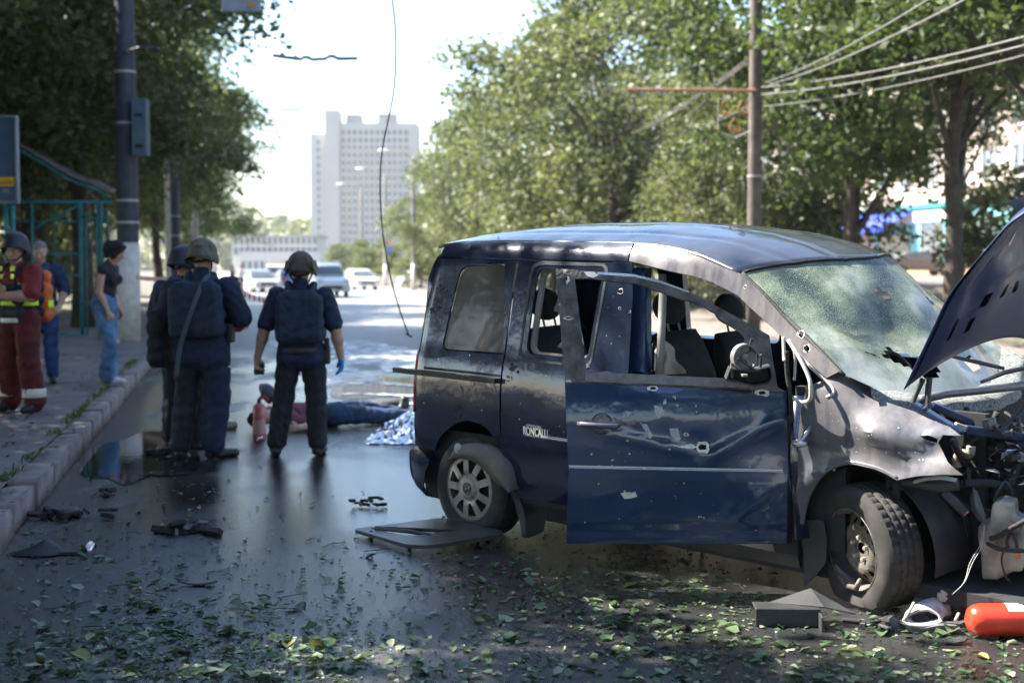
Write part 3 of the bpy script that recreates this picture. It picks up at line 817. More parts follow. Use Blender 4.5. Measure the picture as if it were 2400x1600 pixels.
# --- rear quarter panel with its tinted glass
arch_r = S(ZW, [(270, 450), (300, 330), (380, 230), (480, 150), (620, 112), (760, 150), (850, 220), (932, 320)])
gl = S(Z6, [(275, 238), (478, 232), (470, 648), (182, 628)])
glass_out = rounded(gl, [.10, .015, .015, .05], 5)
q_out = [(-.60, .50), (-.619, .7), (-.619, 1.15), (-.613, 1.35), (-.576, 1.6), (-.557, 1.69), (.235, 1.69), (.238, .64)] + arch_r[::-1] + [(-.40, .50)]
q_out = q_out[::-1]
panel('quarter_panel', q_out, [glass_out[::-1]], surf_right, .03, PAINT_DUSTY, van)
def dusty_glass(name, opac, col=(.10, .085, .075), tint=(.25, .28, .28)):
    m = bpy.data.materials.new(name); m.use_nodes = True
    nt = m.node_tree; n = nt.nodes; L = nt.links; p = n['Principled BSDF']; out = n['Material Output']
    p.inputs['Base Color'].default_value = rgb(col); p.inputs['Roughness'].default_value = .35; p.inputs['Coat Weight'].default_value = .6
    tr = n.new('ShaderNodeBsdfTransparent'); tr.inputs[0].default_value = rgb(tint)
    tc = n.new('ShaderNodeTexCoord'); nz = n.new('ShaderNodeTexNoise'); nz.inputs['Scale'].default_value = 7; nz.inputs['Detail'].default_value = 8
    L.new(tc.outputs['Object'], nz.inputs['Vector'])
    q = n.new('ShaderNodeMapRange'); q.inputs['To Min'].default_value = opac - .1; q.inputs['To Max'].default_value = min(1, opac + .15); q.inputs['From Min'].default_value = .3; q.inputs['From Max'].default_value = .7
    L.new(nz.outputs['Fac'], q.inputs['Value'])
    ms = n.new('ShaderNodeMixShader'); L.new(q.outputs[0], ms.inputs[0]); L.new(tr.outputs[0], ms.inputs[1]); L.new(p.outputs[0], ms.inputs[2]); L.new(ms.outputs[0], out.inputs['Surface'])
    return m
GLASS_D = dusty_glass('dusty_tinted_glass', .72, (.03, .026, .023), (.2, .24, .25))
GLASS_C = dusty_glass('clear_side_glass', .22, (.05, .06, .06), (.8, .86, .88))
qg = rounded([(p[0] + (.008 if i in (0, 3) else -.008), p[1] + (-.008 if i < 2 else .008)) for i, p in enumerate(gl)], [.10, .012, .012, .05], 5)
panel('quarter_window', qg[::-1], [], surf_right, .08, GLASS_D, van, .004, off=.006)
# --- sliding door, its glass blown out
arch_d = S(ZW, [(940, 335), (1000, 480), (1050, 600), (1095, 760), (1150, 930)])
sd_out = [(.252, 1.69), (.252, .655)] + arch_d + [(.36, .285), (1.205, .30), (1.212, 1.1), (1.172, 1.52), (1.135, 1.69)]
win = S(Z6, [(632, 252), (0, 0), (0, 0), (578, 618)]); tr_ = vl_side(*Z7(285, 110)); br_ = vl_side(*Z7(215, 560))
sd_win = [(win[0][0], 1.645), (tr_[0] + .01, 1.645), (br_[0], 1.145), (win[3][0], 1.145)]
rh = random.Random(2)
def ragged(c, r, n=9, seed=0, stretch=1.0):
    q = random.Random(seed); return [(c[0] + r * stretch * q.uniform(.7, 1.2) * math.cos(2 * math.pi * k / n), c[1] + r * q.uniform(.7, 1.2) * math.sin(2 * math.pi * k / n)) for k in range(n)]
bh = [(vl_side(*Z7(392, 185)), .017), (vl_side(*Z7(388, 274)), .009), (vl_side(*Z7(440, 292)), .008)]
sd = panel('sliding_door', sd_out, [rounded(sd_win, [.07, .06, .05, .07], 5)[::-1]] + [ragged(c, r, 9, i) for i, (c, r) in enumerate(bh)], surf_right, .05, PAINT_DUSTY, van)
def chip(parent, surf, c, r, seed, stretch=1.0, off=-.0016, mat=None, hole=.55):
    """scar of bare metal round a shrapnel hole"""
    a = ragged(c, r * 1.4, 11, seed + 40, stretch); b = ragged(c, r * hole * 1.9, 9, seed, stretch)
    return panel('bare_metal_scar', a, [b[::-1]] if hole else [], surf, r * 1.5, mat or BAREM, parent, 0, off=off)
for i, (c, r) in enumerate(bh): chip(sd, surf_right, c, r * .8, i)
seal_o = rounded([(sd_win[0][0] - .055, 1.685), (sd_win[1][0] + .04, 1.685), (sd_win[2][0] + .045, 1.10), (sd_win[3][0] - .06, 1.10)], [.08, .06, .06, .09], 6)
seal_i = rounded([(sd_win[0][0] - .035, 1.668), (sd_win[1][0] + .022, 1.668), (sd_win[2][0] + .027, 1.118), (sd_win[3][0] - .042, 1.118)], [.07, .05, .05, .08], 6)
rs_ = random.Random(11)
seal_o = [(a + rs_.gauss(0, .004), b + rs_.gauss(0, .004)) for a, b in seal_o]
panel('glue_seal', seal_o, [seal_i[::-1]], surf_right, .03, M('shattered_glass_rim', (.02, .045, .045), .5, var=.8, scale=90, bump=.8, bscale=180, col2=(.06, .10, .095)), sd, .006, off=-.004)
GREYSEAL = M('grey_door_rubber', (.20, .19, .185), .7)
gi = rounded([(sd_win[0][0] + .035, 1.632), (sd_win[1][0] - .01, 1.632), (sd_win[2][0] - .01, 1.16), (sd_win[3][0] + .035, 1.16)], [.06, .05, .05, .06], 5)
panel('window_reveal', rounded(sd_win, [.07, .06, .05, .07], 5), [gi[::-1]], surf_right, .04, GREYSEAL, sd, .02, off=.03)
def strip_on(name, x0, x1, z0, z1, out, mat, parent, surf=surf_right, bv=.012):
    pts = rounded([(x0, z0), (x1, z0), (x1, z1), (x0, z1)], min(bv, (z1 - z0) * .45), 3)
    return panel(name, pts, [], surf, .08, mat, parent, out + .01, off=-out, edge=60)
strip_on('trim_strip', .43, 1.19, .612, .672, .018, PAINT_DUSTY, sd, bv=.03)
strip_on('pinstripe', .60, 1.19, .676, .681, .004, WHITEP, sd); strip_on('pinstripe', .60, 1.19, .685, .688, .004, WHITEP, sd)
def text(name, body, size, sx, loc, mat, parent, thick=.002):
    cu = bpy.data.curves.new(name, 'FONT'); cu.body = body; cu.size = size; cu.extrude = thick; cu.offset = .0006
    ob = bpy.data.objects.new(name, cu); COL.objects.link(ob)
    dg = bpy.context.evaluated_depsgraph_get(); me = bpy.data.meshes.new_from_object(ob.evaluated_get(dg))
    bpy.data.objects.remove(ob); bpy.data.curves.remove(cu)
    me.materials.clear(); o = link(name, me, mat, parent); o.scale = (sx, 1, 1); o.rotation_euler = (math.pi / 2, 0, 0); o.location = loc
    return o
tx = vl_side(*ZW(1237, 240)); 
text('lettering', 'RONCALLI', .068, .62, (tx[0], -.008, tx[1] - .012), M('white_lettering', (.75, .74, .70), .5), sd)
tx2 = vl_side(*ZW(1272, 188))
text('lettering', 'EDITION', .036, .85, (tx2[0], -.008, tx2[1] - .006), M('grey_lettering', (.30, .31, .34), .5), sd)
# --- rail, tail light, bumper
MB().box(-.70, .235, -.035, .004, .962, .992).build('door_rail', BLACKP, van)
panel('rail_slot', rounded([(-.56, .997), (.232, .997), (.232, 1.013), (-.56, 1.013)], .005, 2), [], surf_right, .1, DARKIN, van, .01, off=-.003)
panel('tail_light', rounded([(-.617, .70), (-.548, .72), (-.552, 1.06), (-.612, 1.12)], .02, 3), [], surf_right, .04, REDL, van, .02, off=-.012)
def surf_bumper(x, z):
    d = x + .70; r = .22
    y = -.03 + .06 * ((z - .40) / .25) ** 2
    if d < r: y += r - math.sqrt(max(0, r * r - (r - max(d, 0)) ** 2))
    return (x, y, z)
bo = S(ZW, [(-40, 470), (60, 400), (110, 395), (200, 470), (262, 540), (225, 660), (215, 780), (240, 860), (320, 925), (240, 900), (130, 800), (30, 690), (-30, 600)])
bo = [(max(a, -.69), b) for a, b in bo]
panel('rear_bumper', bo, [], surf_bumper, .05, PAINT_DUSTY, van, .008)
MB().box(-.60, .0, .25, 1.60, .30, .52).build('rear_crossmember', DARKIN, van)
# --- roof rail over the doors, A pillar, sill
sr = [(-.555, 1.698), (1.098, 1.698)] + [(x, zg(x)) for x in (1.08, .8, .5, .2, -.1, -.3)] + [(-.46, zg(-.46)), (-.525, 1.765)]
panel('roof_side_rail', sr, [], surf_right, .03, PAINT_DUSTY, van)
ap_lo = S(Z3, [(180, 425), (500, 480), (660, 515), (800, 562), (1000, 662), (1100, 760), (1250, 900), (1360, 1005)]) + S(Z8, [(560, 830), (690, 945)])
ap_hi = S(Z8, [(785, 897)]) + S(Z3, [(1700, 1135), (1500, 935), (1290, 740), (1150, 600), (1045, 495)])
ap_up = [(1.75, zg(1.75) - .003), (1.6, zg(1.6)), (1.4, zg(1.4)), (1.2, zg(1.2)), (1.09, 1.80)]
ap_out = [(1.107, 1.70)] + ap_lo[1:] + ap_hi + ap_up
ah = [vl_side(*Z8(518, 648)), vl_side(*Z8(556, 742)), vl_side(*Z8(138, 325))]
apill = panel('a_pillar', ap_out, [ragged(ah[0], .02, 9, 1)[::1], ragged(ah[1], .02, 9, 2), ragged(ah[2], .008, 8, 3)], surf_right, .045, PAINT_FENDER, van, .03)
for i, c in enumerate(ah): chip(apill, surf_right, c, .016 if i < 2 else .007, i + 1, 1.1)
panel('sill', [(.36, .165), (2.28, .175), (2.28, .295), (.36, .28)], [], surf_right, .08, BLACKP, van, .03, off=.03)
# --- roof
def roof_pt(x, y):
    yg = inset(min(zg(x), 1.80)); t = min(y, VW - y); t = max(0, (t - yg) / (VW / 2 - yg))
    h = 1 - (1 - min(t, 1)) ** 2.6
    z = zc(x) - (zc(x) - zg(x)) * (1 - h)
    for yk in (.42, .72, 1.07, 1.37): z -= .007 * math.exp(-((y - yk) / .018) ** 2)
    z += .006 * math.sin(4 * x + 5 * y) * math.exp(-((x - 1.4) / .7) ** 2) - .012 * math.exp(-((x - 1.35) ** 2 + (y - .45) ** 2) / .03)
    return z
def xh(y):
    s = (min(y, VW - y) - .16) / (VW / 2 - .16); s = max(0, min(1, s)); return 1.862 + .285 * (1 - (1 - s) ** 2)
mb = MB(); NX, NY = 46, 60; vs = []
for i in range(NX + 1):
    for j in range(NY + 1):
        q = j / NY
        x_try = -.56 + (2.1 + .52) * i / NX
        y0 = inset(min(zg(x_try), 1.80)); y = y0 + (VW - 2 * y0) * q
        xr = -.575 + .06 * (1 - math.sin(math.pi * q)) ** 2
        x = xr + (xh(y) - xr) * i / NX
        y0 = inset(min(zg(x), 1.80)); y = y0 + (VW - 2 * y0) * q
        vs.append((x, y, roof_pt(x, y)))
mb.add(vs, [(i * (NY + 1) + j, (i + 1) * (NY + 1) + j, (i + 1) * (NY + 1) + j + 1, i * (NY + 1) + j + 1) for i in range(NX) for j in range(NY)])
roof = mb.build('roof', PAINT_ROOF, van, smooth=True)
s_ = roof.modifiers.new('thickness', 'SOLIDIFY'); s_.thickness = .02; s_.offset = -1
# debris lying on the roof
rr_ = random.Random(17)
lm = bpy.data.meshes.new('roof_fragment')
# --- tailgate, far side, floor, liners
tgo = [(.17, .5), (VW - .17, .5), (VW - .17, 1.55), (VW - .26, 1.73), (.26, 1.73), (.17, 1.55)]
tailgate = panel('tailgate', tgo, [rounded([(.34, 1.13), (VW - .34, 1.13), (VW - .40, 1.62), (.40, 1.62)], .06)[::-1]], lambda y, z: (xe(z) + .045, y, z), .1, PAINT_DUSTY, van, .03)
panel('rear_window', rounded([(.34, 1.13), (VW - .34, 1.13), (VW - .40, 1.62), (.40, 1.62)], .06), [], lambda y, z: (xe(z) + .06, y, z), .1, GLASS_C, tailgate, 0)
lo = [(-.61, .45), (2.3, .32), (2.3, 1.10), (2.52, 1.17), (1.85, 1.635), (1.4, 1.77), (1.0, 1.80), (-.3, 1.79), (-.42, 1.77), (-.55, 1.6), (-.61, 1.15)]
lh = [rounded([(-.32, 1.13), (.15, 1.13), (.15, 1.65), (-.26, 1.65)], .06), rounded([(.33, 1.13), (1.08, 1.13), (1.05, 1.66), (.36, 1.66)], .06), rounded([(1.28, 1.12), (2.15, 1.10), (2.22, 1.2), (1.85, 1.52), (1.6, 1.66), (1.28, 1.67)], .05)]
panel('far_side_panel', lo, [h[::-1] for h in lh], surf_left, .1, PAINT_DUSTY, van, .05, flip=True)
MB().box(-.58, 2.6, .12, 1.67, .15, .30).build('floor_pan', DARKIN, van)
MB().box(-.58, 2.3, .06, .10, .25, .62).build('inner_sill', DARKIN, van)
MB().box(1.19, 1.30, .10, .17, .30, 1.10).build('b_pillar', PAINT_DUSTY, van)
mb = MB()
for k in range(8):
    z0, z1 = 1.10 + .07 * k, 1.10 + .07 * (k + 1); a0, a1 = inset(z0) + .045, inset(z1) + .045; sx = -.012 * k
    mb.add([(1.19 + sx, a0, z0), (1.29 + sx, a0, z0), (1.28 + sx, a1, z1), (1.178 + sx, a1, z1), (1.19 + sx, a0 + .06, z0), (1.29 + sx, a0 + .06, z0), (1.28 + sx, a1 + .06, z1), (1.178 + sx, a1 + .06, z1)], [(0, 1, 2, 3), (1, 5, 6, 2), (4, 0, 3, 7), (5, 4, 7, 6)])
mb.build('b_pillar_upper', PAINT_DOOR, van)
mb = MB(); mb.tube([(1.335, .16, 1.08), (1.325, .19, 1.3), (1.295, .24, 1.5), (1.26, .28, 1.62)], .022, 8); mb.build('belt_trim', GREYP, van, smooth=True)
mb = MB(); mb.tube([(2.32, .06, .35), (2.30, .05, .7), (2.31, .06, 1.06)], .045, 8); mb.build('hinge_pillar', PAINT_DUSTY, van, smooth=True)
MB().box(2.26, 2.55, .09, .14, .3, 1.10).build('front_bulkhead_side', DARKIN, van)
# --- seats
def seat(c, mat, mat2, w=.48, hr=True, name='seat'):
    """c: middle of the backrest top, in van coordinates"""
    e = bpy.data.objects.new(name, None); COL.objects.link(e); e.parent = van; e.location = (c[0], c[1], c[2])
    a = math.radians(16)
    T = Matrix.Rotation(-a, 4, 'Y')
    b = MB()
    prof = [(-.62, .06), (-.5, .085), (-.25, .075), (-.08, .06), (0, .03)]
    vs = []
    for z, d in prof:
        for k in range(16):
            t = 2 * math.pi * k / 16; ww = w / 2 * (1 if z < -.1 else (.86 if z < -.02 else .75))
            x = d * math.copysign(abs(math.cos(t)) ** .6, math.cos(t)); y = ww * math.copysign(abs(math.sin(t)) ** .45, math.sin(t))
            vs.append(T @ Vector((x, y, z)))
    b.add(vs, [(i * 16 + k, i * 16 + (k + 1) % 16, (i + 1) * 16 + (k + 1) % 16, (i + 1) * 16 + k) for i in range(4) for k in range(16)] + [tuple(range(64, 80))])
    b.build('backrest', mat, e, smooth=True)
    b = MB().box(.02, .5, -w / 2, w / 2, -.75, -.58); bevel(b.build('cushion', mat2, e, smooth=True), .05, 3)
    if hr:
        b = MB(); b.ball((0, 0, .14), (.055, .135, .10), 10, T); b.build('headrest', mat, e, smooth=True)
        b = MB(); b.tube([T @ Vector((0, -.05, -.02)), T @ Vector((0, -.05, .1))], .007, 6); b.tube([T @ Vector((0, .05, -.02)), T @ Vector((0, .05, .1))], .007, 6); b.build('headrest_post', GREYP, e)
    return e
hp = vl_plane(*Z7(675, 395), .50); seat((hp.x, .50, hp.z), SEATM, DUSTIN)
hp2 = vl_plane(*Z7(985, 395), 1.24); seat((hp2.x, 1.24, hp2.z), SEATM, SEATM)
hp3 = vl_plane(1290, 765, .42); seat((hp3.x, .42, hp3.z), SEATM, SEATM, .5)
seat((hp3.x, 1.05, hp3.z), SEATM, SEATM, .5)
# deflated side airbag hanging beside the seat
ab = MB(); p0 = vl_plane(*Z7(590, 430), .30)
vs = []
for i in range(12):
    for j in range(8):
        u, v = i / 11, j / 7
        q = vl_plane(*Z7(578 + 20 * v + 130 * v * (u ** .7), 420 + 205 * u - 8 * v), .27 + .04 * math.sin(7 * v + 3 * u))
        vs.append(q + Vector((0, .02 * math.sin(11 * u + 4 * v), 0)))
ab.add(vs, [(i * 8 + j, i * 8 + j + 1, (i + 1) * 8 + j + 1, (i + 1) * 8 + j) for i in range(11) for j in range(7)])
o = ab.build('side_airbag', M('airbag_cloth', (.50, .48, .42), .85, bump=.3, bscale=30), van, smooth=True)
# dashboard, steering wheel
db = MB(); vs = []
for i, (x, z) in enumerate([(2.16, .62), (2.18, .92), (2.30, 1.00), (2.52, 1.02), (2.74, 1.0), (2.76, .5)]):
    for j in range(13): vs.append((x + .03 * math.sin(j * .5), .12 + 1.55 * j / 12, z + .01 * math.sin(j * 1.3 + i)))
db.add(vs, [(i * 13 + j, (i + 1) * 13 + j, (i + 1) * 13 + j + 1, i * 13 + j + 1) for i in range(5) for j in range(12)])
db.build('dashboard', M('dusty_dashboard', (.13, .125, .115), .9, var=.5, scale=9, bump=.5, bscale=40), van, smooth=True)
sw = MB(); T = Matrix.Translation((2.17, 1.25, 1.0)) @ Matrix.Rotation(math.radians(62), 4, 'Y')
sw.tube([T @ Vector((.185 * math.cos(a), .185 * math.sin(a), 0)) for a in np.linspace(0, 2 * math.pi, 25)], .016, 8, caps=False)
sw.tube([T @ Vector((-.18, 0, 0)), T @ Vector((.18, 0, 0))], .015, 6); sw.tube([T @ Vector((0, -.18, 0)), T @ Vector((0, .18, 0))], .015, 6)
sw.build('steering_wheel', BLACKP, van, smooth=True)
# --- crazed windscreen
def crazed_glass():
    m = bpy.data.materials.new('crazed_windscreen'); m.use_nodes = True
    nt = m.node_tree; n = nt.nodes; L = nt.links; p = n['Principled BSDF']; out = n['Material Output']
    tc = n.new('ShaderNodeTexCoord')
    def noise(s, d=6, r=.55):
        z = n.new('ShaderNodeTexNoise'); z.inputs['Scale'].default_value = s; z.inputs['Detail'].default_value = d; z.inputs['Roughness'].default_value = r
        L.new(tc.outputs['Object'], z.inputs['Vector']); return z.outputs['Fac']
    def mapr(src, a, b, c, d):
        q = n.new('ShaderNodeMapRange'); q.inputs['From Min'].default_value = a; q.inputs['From Max'].default_value = b; q.inputs['To Min'].default_value = c; q.inputs['To Max'].default_value = d
        L.new(src, q.inputs['Value']); return q.outputs[0]
    vo = n.new('ShaderNodeTexVoronoi'); vo.feature = 'DISTANCE_TO_EDGE'; vo.inputs['Scale'].default_value = 85; L.new(tc.outputs['Object'], vo.inputs['Vector'])
    vc = n.new('ShaderNodeTexVoronoi'); vc.inputs['Scale'].default_value = 85; L.new(tc.outputs['Object'], vc.inputs['Vector'])
    rp = n.new('ShaderNodeValToRGB'); e = rp.color_ramp.elements
    e[0].position = .36; e[0].color = (.035, .07, .055, 1); e[1].position = .68; e[1].color = (.68, .74, .68, 1)
    x = e.new(.50); x.color = (.22, .28, .18, 1)
    sp = n.new('ShaderNodeSeparateXYZ'); L.new(tc.outputs['Object'], sp.inputs[0])
    ad = n.new('ShaderNodeMath'); ad.operation = 'ADD'; L.new(noise(3.0, 8, .6), ad.inputs[0]); L.new(mapr(sp.outputs['Z'], 1.05, 1.38, .26, -.04), ad.inputs[1])
    L.new(ad.outputs[0], rp.inputs['Fac'])
    lines = n.new('ShaderNodeMix'); lines.data_type = 'RGBA'; L.new(mapr(vo.outputs['Distance'], 0, .10, .45, 0), lines.inputs[0])
    L.new(rp.outputs[0], lines.inputs[6]); lines.inputs[7].default_value = (.72, .80, .74, 1)
    spk = n.new('ShaderNodeMix'); spk.data_type = 'RGBA'; L.new(mapr(noise(320, 2, .8), .62, .70, 0, .8), spk.inputs[0]); L.new(lines.outputs[2], spk.inputs[6]); spk.inputs[7].default_value = (.9, .93, .9, 1)
    L.new(spk.outputs[2], p.inputs['Base Color']); p.inputs['Roughness'].default_value = .35; p.inputs['Coat Weight'].default_value = .5
    b = n.new('ShaderNodeBump'); b.inputs['Strength'].default_value = .8; b.inputs['Distance'].default_value = .006; L.new(vc.outputs['Color'], b.inputs['Height']); L.new(b.outputs[0], p.inputs['Normal'])
    tl = n.new('ShaderNodeBsdfTranslucent'); L.new(spk.outputs[2], tl.inputs[0])
    m1 = n.new('ShaderNodeMixShader'); m1.inputs[0].default_value = .45; L.new(p.outputs[0], m1.inputs[1]); L.new(tl.outputs[0], m1.inputs[2])
    tr = n.new('ShaderNodeBsdfTransparent'); tr.inputs[0].default_value = (.55, .68, .6, 1)
    ms = n.new('ShaderNodeMixShader'); L.new(mapr(noise(2.2, 7, .65), .33, .52, .55, .97), ms.inputs[0]); L.new(tr.outputs[0], ms.inputs[1]); L.new(m1.outputs[0], ms.inputs[2]); L.new(ms.outputs[0], out.inputs['Surface'])
    return m
def ws_base(y):
    s = min(y, VW - y); return (float(np.interp(s, [.05, .2, .5, .895], [2.545, 2.60, 2.73, 2.80])), float(np.interp(s, [.05, .2, .5, .895], [1.19, 1.10, 1.055, 1.045])))
vs = []; NI, NJ = 30, 44; rw_ = random.Random(3)
for i in range(NI + 1):
    t = i / NI
    for j in range(NJ + 1):
        q = j / NJ
        yt = .175 + (VW - .35) * q; yb = .075 + (VW - .15) * q
        T0 = Vector((xh(yt) + .012, yt, roof_pt(xh(yt) - .01, yt) - .012)); bx, bz = ws_base(yb); B0 = Vector((bx, yb, bz))
        p = T0.lerp(B0, t); nrm = Vector((.55, 0, .83))
        p += nrm * (.035 * math.sin(math.pi * t) * math.sin(math.pi * q) ** .5 - .05 * math.exp(-((q - .32) / .16) ** 2 - ((t - .55) / .25) ** 2) - .03 * math.exp(-((q - .6) / .1) ** 2 - ((t - .7) / .2) ** 2) + .006 * math.sin(17 * q + 9 * t) * math.sin(math.pi * t))
        vs.append(p)
fs = [(i * (NJ + 1) + j, (i + 1) * (NJ + 1) + j, (i + 1) * (NJ + 1) + j + 1, i * (NJ + 1) + j + 1) for i in range(NI) for j in range(NJ)]
hole = [(21, 12, 2.0), (24, 15, 2.6), (8, 18, 1.2), (25, 28, 1.8), (12, 30, 1.0)]
fs = [f for k, f in enumerate(fs) if not any((k // NJ - a) ** 2 + ((k % NJ - b) * .9) ** 2 < c * c + .6 * math.sin(k * 1.7) for a, b, c in hole)]
ws = MB(); ws.add(vs, fs)
wso = ws.build('windscreen', crazed_glass(), van, smooth=True)
sl = MB(); sl.tube([Vector(vs[j]) + Vector((-.004, 0, .008)) for j in range(NJ + 1)], .009, 6); sl.tube([Vector(vs[i * (NJ + 1)]) + Vector((0, -.012, .004)) for i in range(NI + 1)], .010, 6)
sl.build('windscreen_seal', BLACKR, wso, smooth=True)
# cowl with its slots, wipers
cw = MB(); vs2 = []
for j in range(25):
    y = .08 + (VW - .16) * j / 24; bx, bz = ws_base(y)
    for k, (dx, dz) in enumerate([(-.01, .004), (.03, -.004), (.08, -.02), (.13, -.035), (.14, -.09)]): vs2.append((bx + dx, y, bz + dz + .004 * math.sin(j * 1.9)))
cw.add(vs2, [(j * 5 + k, j * 5 + k + 1, (j + 1) * 5 + k + 1, (j + 1) * 5 + k) for j in range(24) for k in range(4)])
cowl = cw.build('cowl', M('glass_strewn_cowl', (.10, .10, .10), .7, var=.5, scale=70, bump=.9, bscale=170, col2=(.34, .38, .36)), van, smooth=True)
for k in range(14):
    a = vl_plane(*Z8(915 + 15.5 * k, 785 + 9.2 * k), .36 + .02 * k)
    mbx = MB(); mbx.bar(a + Vector((0, 0, .02)), a + Vector((.07, .03, .0)), .006, .004); mbx.build('vent_slot', DARKIN, cowl)
wp = MB(); wpts = [vl_plane(*Z8(*p), y) for p, y in (((750, 640), .42), ((890, 705), .5), ((1050, 760), .62), ((1300, 805), .85))]
wp.tube([p + Vector((.01, 0, .02)) for p in wpts], [.008, .012, .009, .007], 6)
wp.tube([wpts[1] + Vector((.01, 0, .025)), wpts[1] + Vector((.05, .1, .02))], .018, 6)
wp.build('wiper', BLACKP, van)
wp = MB(); wpts = [vl_plane(*Z8(*p), y) for p, y in (((1500, 820), .75), ((1700, 865), .9), ((1870, 905), 1.0))]
wp.tube([p + Vector((.02, 0, .02)) for p in wpts], [.009, .013, .01], 6); wp.build('wiper', BLACKP, van)
wp = MB(); wpts = [vl_plane(*Z8(*p), y) for p, y in (((1700, 985), .85), ((1850, 920), .95), ((2033, 880), 1.1))]
wp.tube([p + Vector((.03, 0, .01)) for p in wpts], [.008, .014, .012], 6); wp.build('wiper', BLACKP, van)

# --- fender
def fend_y(x, z):
    zs = float(np.interp(x, [2.2, 2.5, 2.65, 2.9, 3.2, 3.4], [1.3, 1.22, 1.09, 1.01, .965, .94]))
    y = .012 + max(0, z - (zs - .17)) ** 2 * 4.2
    y += .05 * math.exp(-((x - 3.02) / .12) ** 2 - ((z - .86) / .06) ** 2) - .03 * math.exp(-((x - 2.75) / .12) ** 2 - ((z - .93) / .05) ** 2) + .02 * math.exp(-((x - 2.9) / .07) ** 2 - ((z - .80) / .05) ** 2)
    y += .014 * math.exp(-(((x - 2.62) * .8 + (z - .98) * .6) / .016) ** 2) * math.exp(-((x - 2.62) ** 2 + (z - .98) ** 2) / .03) - .012 * math.exp(-(((x - 2.95) * .5 - (z - .90) * .86) / .014) ** 2) * math.exp(-((x - 2.95) ** 2 + (z - .90) ** 2) / .02)
    y += max(0, x - 3.0) ** 2 * .9 + .006 * math.sin(11 * x + 6 * z)
    zf = max(0, .80 - z); y -= .02 * math.exp(-((math.hypot(x - 2.66, z - .36) - .40) / .03) ** 2)
    return y
def surf_f(x, z): return (x, fend_y(x, z), z)
f_top = S(Z8, [(790, 903), (870, 955), (935, 1000), (1000, 1060), (1100, 1110), (1250, 1160), (1400, 1220), (1530, 1280), (1605, 1338)], fend_y)
f_front = S(Z8, [(1480, 1332), (1448, 1385)], fend_y) + S(ZA, [(1180, 110), (1205, 160), (1232, 215), (1325, 295)], fend_y)
f_bot = S(ZA, [(1200, 292), (1050, 300), (920, 325), (850, 285), (780, 255), (650, 226), (560, 236), (480, 275), (420, 340), (370, 430), (342, 530), (332, 600)], fend_y)
f_rear = [(2.335, .60), (2.33, .85), (2.345, 1.02)] + S(Z8, [(560, 1000), (695, 952)], fend_y)
f_out = (f_top + f_front + f_bot + f_rear)[::-1]
slit = S(ZA, [(1060, 55), (1110, 50), (1170, 75), (1165, 100), (1100, 85)], fend_y)
fender = panel('fender', f_out, [slit], surf_f, .035, PAINT_FENDER, van, .006)
lip = smooth_line([(a, 0, b) for a, b in f_bot[2:]], 3)
mb = MB(); mb.tube([(p[0], fend_y(p[0], p[2]) + .012, p[2] + .004) for p in lip], .012, 8); mb.build('arch_lip', PAINT_FENDER, fender, smooth=True)
# inner arch and splash guards
mb = MB(); mb.lathe([(.40, -.02), (.40, .35)], 22, Matrix.Translation((2.66, .06, .34)) @ Matrix.Rotation(-math.pi / 2, 4, 'X'), 0, math.pi * .98, math.pi * 2.05)
mb.build('arch_liner', BLACKP, van, smooth=True)
mb = MB(); mb.lathe([(.385, -.02), (.385, .35)], 22, Matrix.Translation((-.05, .06, .33)) @ Matrix.Rotation(-math.pi / 2, 4, 'X'), 0, math.pi * .98, math.pi * 2.05)
mb.build('arch_liner', BLACKP, van, smooth=True)
MB().box(2.2, 3.1, .43, .47, .25, 1.0).build('inner_wing', DARKIN, van)
MB().box(-.5, .45, .44, .48, .25, 1.0).build('inner_wing', DARKIN, van)
def surf_flap(x, z): return (x, .04 + .03 * math.sin(6 * z), z)
sg = S(ZA, [(330, 570), (470, 575), (480, 690), (470, 840), (400, 930), (345, 985), (335, 800), (325, 700)], lambda x, z: .05)
panel('splash_guard', sg[::-1], [], surf_flap, .04, BLACKP, van, .006)
mf = S(ZW, [(1150, 930), (1210, 1100), (1250, 1390), (1205, 1370), (1150, 1150), (1095, 960), (1060, 800)], lambda x, z: .03)
panel('mud_flap', mf, [], lambda x, z: (x, .03 + .02 * math.sin(8 * z), z), .04, BLACKP, van, .006)
mf2 = S(ZW, [(1160, 950), (1480, 1120), (1420, 1320), (1250, 1390)], lambda x, z: .10)
panel('torn_sill_cover', mf2[::-1], [], lambda x, z: (x, .10 + .02 * math.sin(8 * z + 3 * x), z), .05, BLACKP, van, .006)
# torn wheel-arch cover that has dropped on the rear tyre
band = MB(); up_ = [(440, 530), (480, 440), (560, 388), (680, 372), (800, 402), (920, 470), (1010, 560), (1060, 650), (1080, 780), (1100, 880)]
dn_ = [(445, 535), (505, 520), (600, 520), (690, 555), (770, 610), (840, 680), (900, 745), (940, 795), (1010, 830), (1090, 905)]
U = smooth_line([tuple(vl_plane(*ZW(*p), -.035)) for p in up_], 3); D = smooth_line([tuple(vl_plane(*ZW(*p), -.05)) for p in dn_], 3)
I2 = [Vector(p) + Vector((0, .16, -.01)) for p in U]
vs = [tuple(p) for p in I2] + [tuple(p) for p in U] + [tuple((Vector(a) + Vector(b)) / 2 + Vector((0, -.015, .004))) for a, b in zip(U, D)] + [tuple(p) for p in D]
nU = len(U); band.add(vs, [(r_ * nU + i, r_ * nU + i + 1, (r_ + 1) * nU + i + 1, (r_ + 1) * nU + i) for r_ in range(3) for i in range(nU - 1)])
o = band.build('dropped_arch_cover', M('dusty_liner_plastic', (.12, .11, .098), .7, var=.25, scale=9, bump=.2, bscale=70), van, smooth=True)
s_ = o.modifiers.new('thickness', 'SOLIDIFY'); s_.thickness = .006
